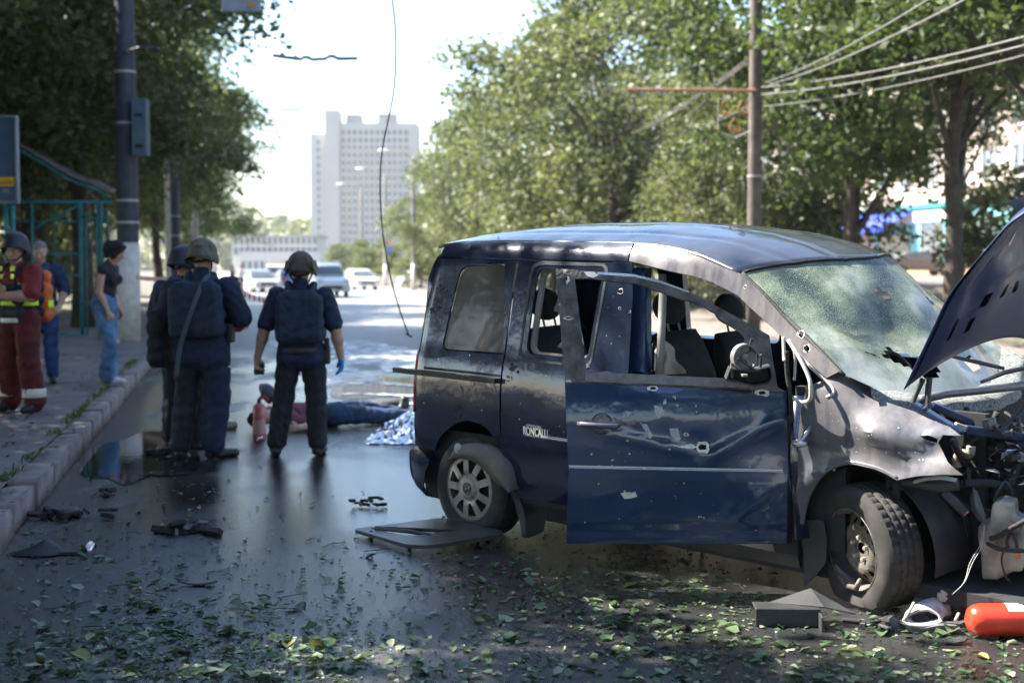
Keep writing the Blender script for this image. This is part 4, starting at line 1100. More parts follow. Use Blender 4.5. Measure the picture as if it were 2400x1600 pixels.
mb = MB(); mb.ball(vl_plane(*ZW(525, 420), -.05), (.03, .02, .035), 6); mb.build('clip', M('pale_clip', (.4, .38, .34), .6), o)

# --- wheels
def wheel(loc, rz, camber, cover, sag):
    e = bpy.data.objects.new('wheel', None); COL.objects.link(e); e.parent = van; e.location = loc
    e.rotation_euler = (camber, 0, rz)
    # lathe axis Z -> wheel axis along -Y (outwards)
    R0 = Matrix.Rotation(math.pi / 2, 4, 'X')
    prof = [(.195, -.075), (.200, -.098), (.235, -.112), (.275, -.108), (.300, -.095), (.312, -.080)]
    grooves = []
    xs = np.linspace(-.08, .08, 17)
    for k, w in enumerate(xs):
        g = k in (3, 4, 7, 9, 12, 13) and False
        grooves.append((.317 - .6 * w * w - (.008 if k in (4, 8, 12) else 0), w))
    prof = prof + grooves + [(.312, .080), (.300, .095), (.275, .108), (.235, .112), (.200, .098), (.195, .075)]
    n = 176; vs = []
    for pi_, (r, h) in enumerate(prof):
        for k in range(n):
            a = 2 * math.pi * k / n
            rr2 = r
            if (6 <= pi_ <= 10 or 18 <= pi_ <= 22) and k % 4 == 0: rr2 -= .006
            elif 11 <= pi_ <= 17 and (k + 2) % 4 == 0: rr2 -= .005
            x, y = rr2 * math.cos(a), rr2 * math.sin(a)
            p = R0 @ Vector((x, y, h)); fl = -.317 + sag
            if p.z < fl + .06:
                q = (fl + .06 - p.z) / .12
                p.y += (.035 * q) * (1 if h < 0 else -1) * (1 if abs(h) > .09 else .4)
                p.z = max(p.z, fl + (p.z + .317) * .12)
            vs.append(p)
    mb = MB(); mb.add(vs, [(i * n + k, i * n + (k + 1) % n, (i + 1) * n + (k + 1) % n, (i + 1) * n + k) for i in range(len(prof) - 1) for k in range(n)])
    o = mb.build('tyre', TYREM, e, smooth=True); m = o.modifiers.new('edges', 'EDGE_SPLIT'); m.split_angle = math.radians(40)
    # rim barrel and disc
    mb = MB(); mb.lathe([(.196, .10), (.203, .103), (.205, .094), (.19, .088), (.178, .06), (.172, -.09), (.2, -.1)], 48, R0); mb.build('rim', STEELW, e, smooth=True)
    def disc(name, R, holes, zf, mat, step, th=.006):
        out = [(R * math.cos(2 * math.pi * k / 40), R * math.sin(2 * math.pi * k / 40)) for k in range(40)]
        v2, f2 = panel_cdt(out, holes, step)
        me = bpy.data.meshes.new(name); me.from_pydata([tuple(R0 @ Vector((a, b, zf(math.hypot(a, b))))) for a, b in v2], [], f2); me.update()
        ob = link(name, me, mat, e, smooth=True); s = ob.modifiers.new('thickness', 'SOLIDIFY'); s.thickness = th; s.offset = -1
        ed = ob.modifiers.new('edges', 'EDGE_SPLIT'); ed.split_angle = math.radians(40); return ob
    circ = lambda cx, cy, r, m_=10: [(cx + r * math.cos(2 * math.pi * k / m_), cy + r * math.sin(2 * math.pi * k / m_)) for k in range(m_)]
    if cover:
        hs = []
        for k in range(9):
            a = 2 * math.pi * k / 9; hw0, hw1 = math.radians(6.5), math.radians(12.5)
            hs.append(rounded([(r * math.cos(a + s * w), r * math.sin(a + s * w)) for r, w, s in ((.092, hw0, -1), (.178, hw1, -1), (.178, hw1, 1), (.092, hw0, 1))], .008, 2))
        disc('wheel_cover', .198, hs, lambda r: .098 + .022 * (1 - (r / .198) ** 2) - (.012 if .06 < r < .1 else 0) * math.sin((r - .06) / .04 * math.pi), SILVER, .014)
        disc('brake_disc', .185, [], lambda r: .06, DARKIN, .05)
        em = MB()
        em.tube([R0 @ Vector((.034 * math.cos(a), .034 * math.sin(a), .121)) for a in np.linspace(0, 2 * math.pi, 25)], .0035, 6, caps=False)
        def st(pts): em.tube([R0 @ Vector((a * .03, b * .03, .1215)) for a, b in pts], .003, 5)
        st([(-.42, .85), (0, .12), (.42, .85)]); st([(-.85, .3), (-.42, -.82), (0, -.05), (.42, -.82), (.85, .3)])
        em.build('emblem', M('dark_emblem', (.06, .06, .062), .4), e)
        for k in range(5):
            a = 2 * math.pi * (k + .3) / 5; MB().ball(R0 @ Vector((.058 * math.cos(a), .058 * math.sin(a), .112)), .006, 5).build('bolt', DARKIN, e)
    else:
        hs = [circ(.138 * math.cos(2 * math.pi * k / 14), .138 * math.sin(2 * math.pi * k / 14), .0165) for k in range(14)] + [circ(0, 0, .03, 14)]
        disc('wheel_disc', .176, hs, lambda r: .045 + (.022 * math.exp(-((r - .105) / .03) ** 2)) - .02 * max(0, (r - .14) / .036), STEELW, .014)
        disc('brake_disc', .165, [], lambda r: .0, DARKIN, .05)
        for k in range(5):
            a = 2 * math.pi * (k + .2) / 5; T = R0 @ Matrix.Translation((.056 * math.cos(a), .056 * math.sin(a), .04))
            mb = MB(); mb.lathe([(.011, 0), (.011, .028), (.001, .03)], 6, T); mb.build('bolt', M('steel_bolt', (.35, .33, .3), .5, .5) if k == 0 else bpy.data.materials['steel_bolt'], e)
        mb = MB(); mb.tube([R0 @ Vector(p) for p in ((-.12, -.16, .10), (-.03, -.185, .115), (.06, -.17, .125), (.09, -.12, .12))], [.012, .016, .016, .01], 6); mb.build('torn_rim_lip', STEELW, e, smooth=True)
    return e
wheel((-.05, .115, .285), 0, math.radians(-2), True, .032)
wc = vl_plane(*ZA(765, 805), .10)
fw = wheel((2.66, .13, .345), math.radians(-24), math.radians(4), False, .055)
for y_ in (1.68,):
    wheel((-.05, y_, .30), 0, 0, True, .02); wheel((2.69, y_, .35), math.radians(-35), 0, True, .03)

# --- open front door
DB = math.radians(41); DHX = 2.262
_dn = np.array([math.sin(DB), -math.cos(DB), 0.0]); _de = np.array([-math.cos(DB), -math.sin(DB), 0.0]); _dh = np.array([DHX, 0, 0.0])
def door_xy(u, v):
    d = VROT @ ray(u, v); c = VROT @ (_C - VORG); y = 0.0
    for _ in range(25):
        o2 = _dh - _dn * y; t = ((o2 - c) @ _dn) / (d @ _dn); P = c + d * t - _dh; y = inset(P[2])
    return (float(P @ _de), float(P[2]))
def crease(px, pz, ax, az, bx, bz, w):
    dx, dz = bx - ax, bz - az; L_ = dx * dx + dz * dz; t = max(0, min(1, ((px - ax) * dx + (pz - az) * dz) / L_))
    q = math.hypot(px - ax - t * dx, pz - az - t * dz); return math.exp(-(q / w) ** 2)
def dent(x, z):
    d = .010 * crease(x, z, .02, .94, .36, .76, .035) - .016 * math.exp(-((x - .10) / .14) ** 2 - ((z - .80) / .10) ** 2)
    d += .008 * crease(x, z, .02, .62, .22, .47, .03) - .012 * math.exp(-((x - .12) / .12) ** 2 - ((z - .48) / .1) ** 2) + .007 * crease(x, z, .05, .33, .16, .58, .025)
    d += .006 * crease(x, z, .86, .87, .45, .78, .02) - .010 * math.exp(-((x - .42) / .07) ** 2 - ((z - .82) / .06) ** 2) - .006 * math.exp(-((x - .60) / .05) ** 2 - ((z - .87) / .06) ** 2)
    d += .004 * math.sin(7 * x + 1) * math.sin(5 * z) - .010 * crease(x, z, -.1, .375, 1.2, .375, .03)
    return d
def surf_d(x, z):
    y = inset(z) - (dent(x, z) if z < 1.10 else 0)
    p = _dh + _de * x - _dn * y; return (p[0], p[1], z)
def surf_d_off(o_):
    def f(x, z):
        y = inset(z) - (dent(x, z) if z < 1.10 else 0) - o_
        p = _dh + _de * x - _dn * y; return (p[0], p[1], z)
    return f
def Dp(conv, pts): return [door_xy(*conv(*p)) for p in pts]
# the door's own x runs backwards, so its faces are flipped
lowd = Dp(Z7, [(98, 662), (700, 690), (1262, 715), (1268, 1100), (1262, 1508), (700, 1510), (106, 1506), (118, 1130)])
dholes = [(Z7(822, 1003), .021, 1.35, 9), (Z7(432, 1252), .009, 2.0, 5), (Z7(735, 935), .006, 1.6, 6), (Z7(1135, 717), .012, 2.2, 7), (Z7(560, 693), .010, 2.0, 8), (Z7(275, 1195), .003, 1, 2), (Z7(808, 1368), .0035, 2, 3), (Z7(690, 783), .004, 1, 4)]
dhl = [ragged(door_xy(*p), r * (.8 if i != 1 else .8), 10, sd_, st_) for i, (p, r, st_, sd_) in enumerate(dholes)]
fdoor = panel('front_door', lowd, dhl, surf_d, .022, PAINT_DOOR, van, .004, flip=True)
def dchip(pts, seed, off=.002, mat=None):
    r_ = random.Random(seed); pts = [(a + r_.gauss(0, .0012), b + r_.gauss(0, .0012)) for a, b in pts]
    return panel('bare_metal_scar', pts, [], surf_d_off(off), .02, mat or BAREM, fdoor, 0, flip=True)
for i, (p, r, st_, sd_) in enumerate(dholes):
    c = door_xy(*p); a = ragged(c, r * 1.45, 12, sd_ + 30, st_); b = ragged(c, r * .82, 10, sd_, st_)
    panel('bare_metal_scar', a, [b], surf_d_off(.0022), max(.004, r), BAREM, fdoor, 0, flip=True)
dchip(Dp(Z7, [(640, 985), (700, 995), (760, 985), (790, 1000), (770, 1012), (700, 1000)]), 1, .0034)
SCUFF = M('scuffed_primer', (.34, .33, .33), .7, var=.4, scale=70)
for i, q in enumerate([[(565, 780), (610, 790), (622, 830), (590, 850), (572, 825)], [(612, 765), (628, 745), (632, 770), (618, 782)], [(645, 905), (690, 900), (708, 960), (690, 975), (655, 940)], [(495, 878), (530, 880), (560, 945), (545, 960)], [(420, 815), (448, 815), (428, 850)], [(660, 735), (678, 730), (682, 755)]]):
    dchip(Dp(Z7, q), 10 + i, .0015, SCUFF)
dchip(Dp(Z7, [(390, 1245), (420, 1238), (440, 1245), (470, 1235), (478, 1262), (450, 1270), (410, 1272)]), 3, .0012)
# trim strip and pinstripes
ts = Dp(Z7, [(120, 1112), (1245, 1137), (1262, 1150), (1262, 1172), (1250, 1186), (120, 1165)])
panel('trim_strip', ts, [], surf_d_off(.018), .05, PAINT_DOOR, fdoor, .02, flip=True, edge=70)
for k, (a, b) in enumerate([((1096, 1100.5), (1119, 1124)), ((1105, 1108.5), (1128, 1131.5))]):
    pts = Dp(Z7, [(120, a[0]), (1242, b[0]), (1242, b[1]), (120, a[1])]); panel('pinstripe', pts, [], surf_d_off(.010), .1, WHITEP, fdoor, .002, flip=True)
# window frame
fo_ = Dp(Z7, [(50, 66), (120, 70), (210, 76), (300, 86), (460, 96), (600, 131), (750, 187), (900, 266), (1050, 346), (1172, 416), (1190, 540), (1216, 690), (1262, 712), (700, 688), (98, 660)])
fi_ = Dp(Z7, [(150, 118), (230, 116), (312, 128), (470, 144), (600, 188), (720, 230), (765, 236), (788, 252), (830, 262), (862, 288), (888, 300), (912, 330), (1000, 388), (1045, 428), (1010, 540), (938, 640), (600, 625), (212, 604)])
fr_ = panel('window_frame', fo_, [fi_], surf_d, .02, M('dusty_door_frame', (.055, .055, .062), .6, var=.6, scale=14, bump=.3, bscale=60, col2=(.15, .14, .13)), fdoor, .03, flip=True)
pts = Dp(Z7, [(205, 606), (940, 640), (940, 652), (1090, 684), (1090, 692), (205, 655)]); panel('belt_moulding', pts, [], surf_d_off(.012), .05, M('worn_belt_moulding', (.16, .155, .15), .6, var=.3, scale=30), fdoor, .012, flip=True)
pts = Dp(Z7, [(270, 82), (460, 95), (600, 129), (750, 184), (752, 193), (600, 142), (460, 108), (270, 96)]); panel('frame_strip', pts, [], surf_d_off(.004), .04, M('polished_strip', (.5, .5, .52), .25, .8), fdoor, .003, flip=True)
for q, s in (([(100, 120), (118, 105), (126, 128), (110, 150)], 1), ([(85, 325), (120, 312), (148, 325), (118, 338)], 2), ([(195, 80), (245, 82), (278, 100), (245, 112), (215, 104)], 3)):
    dchip(Dp(Z7, q), s + 50, .004)
dchip(Dp(Z7, [(95, 112), (112, 112), (110, 128), (96, 128)]), 60, .0055, DARKIN); dchip(Dp(Z7, [(98, 322), (128, 318), (140, 327), (110, 331)]), 61, .0055, DARKIN)
# inner door card (seen edge-on and from inside)
ic = [(x + (.02 if x < .5 else -.03), z + (.03 if z < .6 else -.02)) for x, z in lowd]
panel('door_card', ic, [], surf_d_off(-.085), .08, DARKIN, fdoor, .03, flip=True)
# handle with its cup
hc = door_xy(*Z7(292, 880)); T_d = Matrix(((_de[0], _dn[0], 0, _dh[0]), (_de[1], _dn[1], 0, _dh[1]), (0, 0, 1, 0), (0, 0, 0, 1)))   # door x, outwards, up
def dv(x, o_, z): return T_d @ Vector((x, o_ - inset(z) + dent(x, z), z))
a_, b_ = door_xy(*Z7(170, 878)), door_xy(*Z7(385, 888))
cup = MB(); vs = []
for k in range(24):
    an = 2 * math.pi * k / 24; vs.append(dv(hc[0] + .055 * math.cos(an), .003, hc[1] + .055 * math.sin(an)))
for k in range(24):
    an = 2 * math.pi * k / 24; vs.append(dv(hc[0] + .047 * math.cos(an), .0045, hc[1] + .047 * math.sin(an)))
cup.add(vs, [(k, (k + 1) % 24, 24 + (k + 1) % 24, 24 + k)[::-1] for k in range(24)] + [tuple(range(24, 48))])
cup.build('handle_cup', paint('navy_cup_paint', (.008, .02, .055), .1), fdoor, smooth=False)
hd = MB(); hd.tube([dv(a_[0], .012, a_[1]), dv(a_[0] - .02, .038, a_[1]), dv((a_[0] + b_[0]) / 2, .046, (a_[1] + b_[1]) / 2), dv(b_[0] + .02, .038, b_[1]), dv(b_[0], .010, b_[1])], [.012, .016, .014, .015, .010], 10)
hd.build('door_handle', paint('navy_handle_paint', (.02, .035, .08), .25), fdoor, smooth=True)
# smashed mirror: motor disc, bracket and lower shell
def dpx(X, Y, o_):                                                # picture point on a plane o_ metres outside the door skin
    u, v = Z7(X, Y); d = VROT @ ray(u, v); c = VROT @ (_C - VORG); o2 = _dh + _dn * o_; t = ((o2 - c) @ _dn) / (d @ _dn); return Vector(c + d * t)
nrm = Vector(_dn); exd = Vector(_de)
mir = bpy.data.objects.new('side_mirror', None); COL.objects.link(mir); mir.parent = fdoor
cc = dpx(1040, 530, .10); Tm = Matrix(((-exd.x, 0, nrm.x, cc.x), (-exd.y, 0, nrm.y, cc.y), (0, 1, 0, cc.z), (0, 0, 0, 1))) @ Matrix.Rotation(.35, 4, 'Y')
MIRM = M('bleached_mirror_plastic', (.16, .15, .145), .6, var=.5, scale=25)
mb = MB(); mb.lathe([(.066, -.02), (.066, .02), (.058, .022), (.056, .004), (.02, .0), (.018, .02), (.001, .022)], 28, Tm, 0, .3, 5.6); mb.build('mirror_motor', MIRM, mir, smooth=False)
mb = MB(); mb.tube([Tm @ Vector((.03 + .032 * math.cos(a), -.01 + .04 * math.sin(a), .02 + .012 * math.sin(2 * a))) for a in np.linspace(0, 6.28, 17)], .003, 5, caps=False)
mb.tube([Tm @ Vector(p) for p in ((-.05, .0, .03), (-.01, -.03, .035), (.04, -.06, .03))], .006, 5); mb.tube([Tm @ Vector(p) for p in ((.03, .03, .0), (.035, .07, .0), (.04, .09, .005))], .007, 6)
mb.tube([Tm @ Vector(p) for p in ((.06, .0, .01), (.085, .01, .01), (.087, -.08, .0))], .006, 6); mb.build('mirror_bracket', BLACKP, mir)
base = [dpx(*p, .13) for p in ((945, 648), (968, 590), (1100, 600), (1180, 580), (1192, 640), (1170, 672), (1090, 686))]
mb = MB(); bk = [p - nrm * .13 for p in base]; nb = len(base)
mb.add(base + bk, [(i, (i + 1) % nb, nb + (i + 1) % nb, nb + i) for i in range(nb)] + [tuple(range(nb, 2 * nb))])
o = mb.build('mirror_shell', BLACKP, mir); s_ = o.modifiers.new('thickness', 'SOLIDIFY'); s_.thickness = .008
mb = MB(); mb.box(-.06, .06, -.012, .012, 0, .01, M=Matrix.Translation(dpx(1035, 625, .12)) @ Matrix.Rotation(-.8, 4, 'Z')); mb.tube([dpx(975, 560, .11), dpx(975, 640, .11)], .007, 5); mb.build('mirror_rib', MIRM, mir)
# door stay and torn seals between door and pillar
sealw = M('torn_pale_seal', (.42, .39, .36), .7, var=.2)
def tube_px(name, pts, ys, r, mat, parent=van, n=8, conv=Z8):
    P = smooth_line([tuple(vl_plane(*conv(*p), y)) for p, y in zip(pts, ys)], 5)
    mb = MB(); mb.tube(P, r, n); return mb.build(name, mat, parent, smooth=True)
tube_px('torn_seal', [(395, 665), (400, 790), (402, 830)], [-.02, -.04, -.05], .009, sealw)
tube_px('torn_seal', [(430, 690), (500, 800), (560, 920), (580, 1000), (575, 1090), (520, 1112), (465, 1085)], [-.03, -.05, -.06, -.07, -.06, -.04, -.02], .010, sealw)
tube_px('torn_seal', [(455, 735), (600, 890), (720, 1000), (735, 1050), (690, 1075)], [.02, .03, .04, .03, .02], .008, sealw)
tube_px('torn_seal', [(470, 960), (475, 800), (450, 720)], [.0, -.02, -.02], .007, sealw)
tube_px('door_edge_seal', [(418, 760), (420, 900), (440, 1050), (455, 1250)], [-.03, -.03, -.03, -.02], .012, BLACKR)
mb = MB(); q = vl_plane(*Z8(505, 1390), -.05); mb.ball(q, (.045, .03, .02), 8); mb.tube([q, q + Vector((.02, .08, .08))], .012, 6); mb.build('door_stay', M('chromed_stay', (.45, .46, .47), .3, .8), van, smooth=True)

# --- bonnet: hinged at its rear edge, thrown up and buckled
BONx = [(2.852, 1.131), (2.983, 1.406), (3.058, 1.57), (3.142, 1.687), (3.232, 1.793), (3.333, 1.90), (3.43, 1.96)]
bx_c = smooth_line([(a, 0, b) for a, b in BONx], 5)
def bon(u, v):
    """u across 0..1, v along from the hinge 0..1"""
    y = .10 + (VW - .22) * u
    k = v * (len(bx_c) - 1); i = min(int(k), len(bx_c) - 2); p = Vector(bx_c[i]).lerp(Vector(bx_c[i + 1]), k - i)
    lift = math.sin(math.pi * min(1, u * 1.02)) ** .8
    x = p.x + .10 * lift * (1 - v) - .10 * lift * v; z = p.z + .19 * lift * (1 - v) + .10 * lift * v
    x += .03 * math.sin(5 * u + 3 * v) * v + .05 * math.exp(-((u - .25) / .1) ** 2 - ((v - .3) / .15) ** 2)
    return Vector((x, y, z))
NU, NV = 40, 30
vs = [bon(i / NU, j / NV) for i in range(NU + 1) for j in range(NV + 1)]
mb = MB(); mb.add(vs, [(i * (NV + 1) + j, i * (NV + 1) + j + 1, (i + 1) * (NV + 1) + j + 1, (i + 1) * (NV + 1) + j) for i in range(NU) for j in range(NV)])
bonnet = mb.build('bonnet', PAINT_HOOD, van, smooth=True)
s_ = bonnet.modifiers.new('thickness', 'SOLIDIFY'); s_.thickness = .004; s_.offset = 0
# inner frame of the bonnet: a ribbed sheet with pierced pockets, 3 cm in front of the skin
def bon_in(a, b):
    p = bon(a, b); e = .004
    du = bon(min(1, a + e), b) - bon(max(0, a - e), b); dvv = bon(a, min(1, b + e)) - bon(a, max(0, b - e)); nn = dvv.cross(du).normalized()
    if nn.x < 0: nn = -nn
    rim = min(a / .06, (1 - a) / .06, b / .06, (1 - b) / .06, 1)
    hgt = .006 + .026 * max(0, min(1, rim))
    hgt -= .022 * math.exp(-(((a - .30) / .13) ** 4 + ((b - .60) / .26) ** 4)) + .022 * math.exp(-(((a - .75) / .17) ** 4 + ((b - .55) / .25) ** 4))
    hgt -= .014 * math.exp(-(((a - .13) / .035) ** 4 + ((b - .33) / .13) ** 4)) + .012 * math.exp(-((b - .26) / .03) ** 2) * (a > .2)
    q = p + nn * hgt; return tuple(q)
def quad(ca, cb, wa, wb, rot=0.0): return rounded([(ca + wa * math.cos(rot) * sx - wb * math.sin(rot) * sy, cb + wa * math.sin(rot) * sx + wb * math.cos(rot) * sy) for sx, sy in ((-1, -1), (1, -1), (1, 1), (-1, 1))], min(wa, wb) * .5, 3)
bh_ = [quad(.20, .20, .018, .03), quad(.30, .20, .018, .028), quad(.40, .19, .018, .024), quad(.50, .19, .018, .026), quad(.10, .50, .008, .05), quad(.16, .55, .006, .03), quad(.155, .66, .007, .04, .3), quad(.18, .12, .014, .02), quad(.22, .75, .01, .035), quad(.07, .70, .006, .05), quad(.33, .83, .02, .03), quad(.09, .14, .01, .03)]
vv, ff = panel_cdt([(.015, .015), (.985, .015), (.985, .985), (.015, .985)], bh_, .022)
me = bpy.data.meshes.new('inner_frame'); me.from_pydata([bon_in(a, b) for a, b in vv], [], ff); me.update()
o = link('inner_frame', me, PAINT_HOOD, bonnet, smooth=True); e_ = o.modifiers.new('edges', 'EDGE_SPLIT'); e_.split_angle = math.radians(45)
vs = [bon(i / NU, j / NV) + Vector((.007, -.001, -.003)) for i in range(1, NU) for j in range(1, NV)]
for i_, q in enumerate([[(.235, .52), (.245, .50), (.25, .60), (.24, .63)], [(.22, .86), (.235, .85), (.23, .90)]]):
    me = bpy.data.meshes.new('bare_metal_scar'); me.from_pydata([tuple(Vector(bon_in(a, b)) + Vector((.006, -.004, 0))) for a, b in q], [], [tuple(range(len(q)))]); link('bare_metal_scar', me, BAREM, bonnet)
# torn outer flap at the top corner
mb = MB(); fl = [at(u, v, 6.35) for u, v in ((2352, 476), (2375, 468), (2410, 458), (2450, 470), (2450, 540), (2410, 515), (2385, 490))]
fl = [Vector(VROT @ (np.array(p) - VORG)) for p in fl]
mb.add(fl, [tuple(range(len(fl)))]); o = mb.build('torn_flap', PAINT_FENDER, bonnet); s_ = o.modifiers.new('thickness', 'SOLIDIFY'); s_.thickness = .004
# hinge struts
tube_px('bonnet_hinge', [(100, 150), (110, 90), (140, 20), (165, -30)], [.17, .18, .2, .2], .014, BLACKP, conv=ZB)
tube_px('bonnet_hinge', [(192, 185), (196, 60), (205, -40)], [.2, .22, .24], .016, BLACKP, conv=ZB)

# --- exposed engine bay
eb = MB()
MB().box(2.80, 2.84, .10, 1.68, .25, 1.0).build('firewall', DARKIN, van)
MB().box(2.6, 3.75, .10, 1.65, .15, .22).build('engine_tray', DARKIN, van)
MB().box(3.0, 3.72, 1.05, 1.6, .25, .82).build('battery_side', DARKIN, van)
blk = MB().box(3.02, 3.42, .52, 1.1, .3, .80).box(3.06, 3.36, .46, 1.0, .80, .88).build('engine_block', M('sooty_engine', (.03, .03, .032), .6, .3, var=.7, scale=14, bump=.8, bscale=30), van); bevel(blk, .02, 2)
cwb = MB(); cwb.tube([vl_plane(*ZB(*p), y) for p, y in (((150, 95), .3), ((300, 60), .5), ((500, 40), .75), ((784, 8), 1.05))], .022, 8); cwb.build('cowl_edge', PAINT_FENDER, van, smooth=True)
def bar_px(name, a, ya, b, yb, w, h, mat):
    mb = MB(); mb.bar(vl_plane(*ZB(*a), ya), vl_plane(*ZB(*b), yb), w, h); o = mb.build(name, mat, van); bevel(o, min(w, h) * .2, 2); return o
bar_px('wing_rail', (100, 120), .17, (400, 300), .15, .05, .03, PAINT_DUSTY)
bar_px('cross_member', (220, 130), .34, (470, 235), .45, .05, .035, PAINT_HOOD)
bar_px('slam_panel', (420, 275), .34, (800, 330), .55, .07, .04, PAINT_HOOD)
bar_px('lock_carrier', (360, 250), .30, (430, 275), .34, .035, .03, M('light_bracket', (.42, .41, .40), .5, .3, var=.3, scale=40))
bar_px('chassis_leg', (290, 650), .30, (440, 790), .34, .065, .05, paint('speckled_navy', NAVY, .2, speckle=1.0))
mb = MB(); q = [vl_plane(*ZB(*p), .36) for p in ((260, 660), (420, 790), (440, 930), (395, 985), (260, 880))]; mb.add(q, [tuple(range(5))]); o = mb.build('inner_plate', M('dull_green_plate', (.02, .035, .035), .7), van); s_ = o.modifiers.new('thickness', 'SOLIDIFY'); s_.thickness = .004
tube_px('wheelhouse_rib', [(110, 600), (180, 580), (260, 572), (330, 580), (370, 590)], [.08, .08, .08, .09, .1], .010, M('pale_scraped_rib', (.35, .34, .33), .5), conv=ZB)
tube_px('wheelhouse_arch', [(20, 610), (130, 610), (250, 625), (380, 610)], [.1, .1, .1, .12], .03, BLACKP, conv=ZB)
# white coolant pipe piece
tube_px('coolant_pipe', [(375, 510), (370, 460), (400, 425), (450, 430), (460, 380)], [.33] * 5, .022, CLOUDY, conv=ZB)
tk = MB()
front_t = [(590, 730), (640, 715), (715, 735), (720, 820), (775, 840), (782, 1100), (770, 1150), (715, 1150), (620, 1200), (525, 1195), (518, 1050), (500, 940), (500, 870), (570, 850)]
A_ = [vl_plane(*ZB(*p), .26) for p in front_t]; B_ = [p + Vector((-.05, .16, 0)) for p in A_]; nt_ = len(A_)
tk.add(A_ + B_, [tuple(range(nt_))[::-1], tuple(range(nt_, 2 * nt_))] + [(i, (i + 1) % nt_, nt_ + (i + 1) % nt_, nt_ + i) for i in range(nt_)])
o = tk.build('washer_tank', CLOUDY, van); bevel(o, .012, 3)
tube_px('hose', [(580, 945), (640, 925), (700, 885), (784, 840), (850, 800)], [.22, .2, .2, .2, .22], .012, BLACKR, conv=ZB)
tube_px('hose', [(560, 975), (620, 1005), (700, 1018), (800, 1018)], [.22, .2, .2, .2], .010, BLACKR, conv=ZB)
tube_px('wire', [(690, 985), (655, 1030), (648, 1090), (670, 1170), (700, 1210)], [.22, .2, .2, .2, .2], .005, BLACKR, conv=ZB)
tube_px('hose', [(710, 905), (735, 960), (740, 1000)], [.22, .21, .21], .008, BLACKR, conv=ZB)
tube_px('hose', [(705, 905), (680, 960), (690, 1000)], [.22, .21, .21], .008, BLACKR, conv=ZB)
mb = MB(); mb.ball(vl_plane(*ZB(748, 1050), .19), (.014, .01, .01), 5); mb.build('orange_plug', M('orange_plastic', (.6, .10, .02), .5), van)
sh_ = [vl_plane(*ZB(*p), .24) for p in ((470, 628), (500, 660), (525, 730), (548, 800), (545, 850), (500, 830), (460, 760), (455, 700))]
mb = MB(); c_ = sum(sh_, Vector()) / len(sh_) + Vector((0, -.02, 0)); mb.add(sh_ + [c_], [(i, (i + 1) % 8, 8) for i in range(8)]); mb.build('hanging_shard', paint('speckled_shard', (.03, .05, .08), .25, speckle=1.2), van)
# tangle of pipes, brackets and cables
rc = random.Random(23)
mats_ = [BLACKP, BLACKR, DARKIN, M('oily_metal', (.16, .16, .165), .35, .6, var=.6, scale=40), M('blue_grey_plastic', (.03, .05, .07), .5), BLACKP, DARKIN]
for k in range(46):
    X0, Y0 = rc.uniform(430, 800), rc.uniform(250, 900); y0 = rc.uniform(.36, .95)
    p = vl_plane(*ZB(X0, Y0), y0)
    if p.z < .32 or p.x < 2.86: continue
    P = [p]
    for _ in range(3): P.append(P[-1] + Vector((rc.gauss(0, .06), rc.gauss(0, .06), rc.gauss(-.01, .06))))
    mb = MB(); mb.tube(smooth_line([tuple(a) for a in P], 4), rc.choice([.004, .006, .009, .014, .02]), 6); mb.build('cable' if k % 2 else 'pipe', rc.choice(mats_), van, smooth=True)
for k in range(44):
    X0, Y0 = rc.uniform(400, 800), rc.uniform(220, 800); y0 = rc.uniform(.36, .9)
    p = vl_plane(*ZB(X0, Y0), y0)
    if p.z < .32 or p.x < 2.86: continue
    T = Matrix.Translation(p) @ Matrix.Rotation(rc.uniform(0, 3), 4, 'Z') @ Matrix.Rotation(rc.uniform(-.8, .8), 4, 'X')
    a, b, c = rc.uniform(.008, .05), rc.uniform(.006, .03), rc.uniform(.006, .04)
    mb = MB().box(-a, a, -b, b, -c, c, M=T); o = mb.build('bracket', rc.choice(mats_), van); bevel(o, .004, 1)
SHINY = M('torn_bright_metal', (.55, .55, .55), .3, .7, var=.3, scale=40)
for k in range(34):
    X0, Y0 = rc.uniform(560, 800), rc.uniform(205, 620); p = vl_plane(*ZB(X0, Y0), rc.uniform(.33, .5))
    P = [p + Vector((rc.gauss(0, .02), rc.gauss(0, .02), rc.gauss(0, .015))) for _ in range(4)]
    mb = MB(); mb.add(P, [(0, 1, 2), (0, 2, 3)]); mb.build('metal_scrap', SHINY, van)
# cable from the tank down to the headlamp on the road
for k in range(2):
    P = [vl_plane(*ZB(540 + 4 * k, 860), .22), vl_plane(*ZB(530 - 14 * k, 980), .17), vl_plane(*ZB(470 - 16 * k, 1090), .1), vl_plane(*ZB(420 - 3 * k, 1210), .02), vl_plane(*ZB(345, 1285), -.05)]
    mb = MB(); mb.tube(smooth_line([tuple(a) for a in P], 5), .0014, 5); mb.build('headlamp_cable', M('white_cable', (.34, .34, .33), .6) if k == 0 else bpy.data.materials['white_cable'], van, smooth=True)

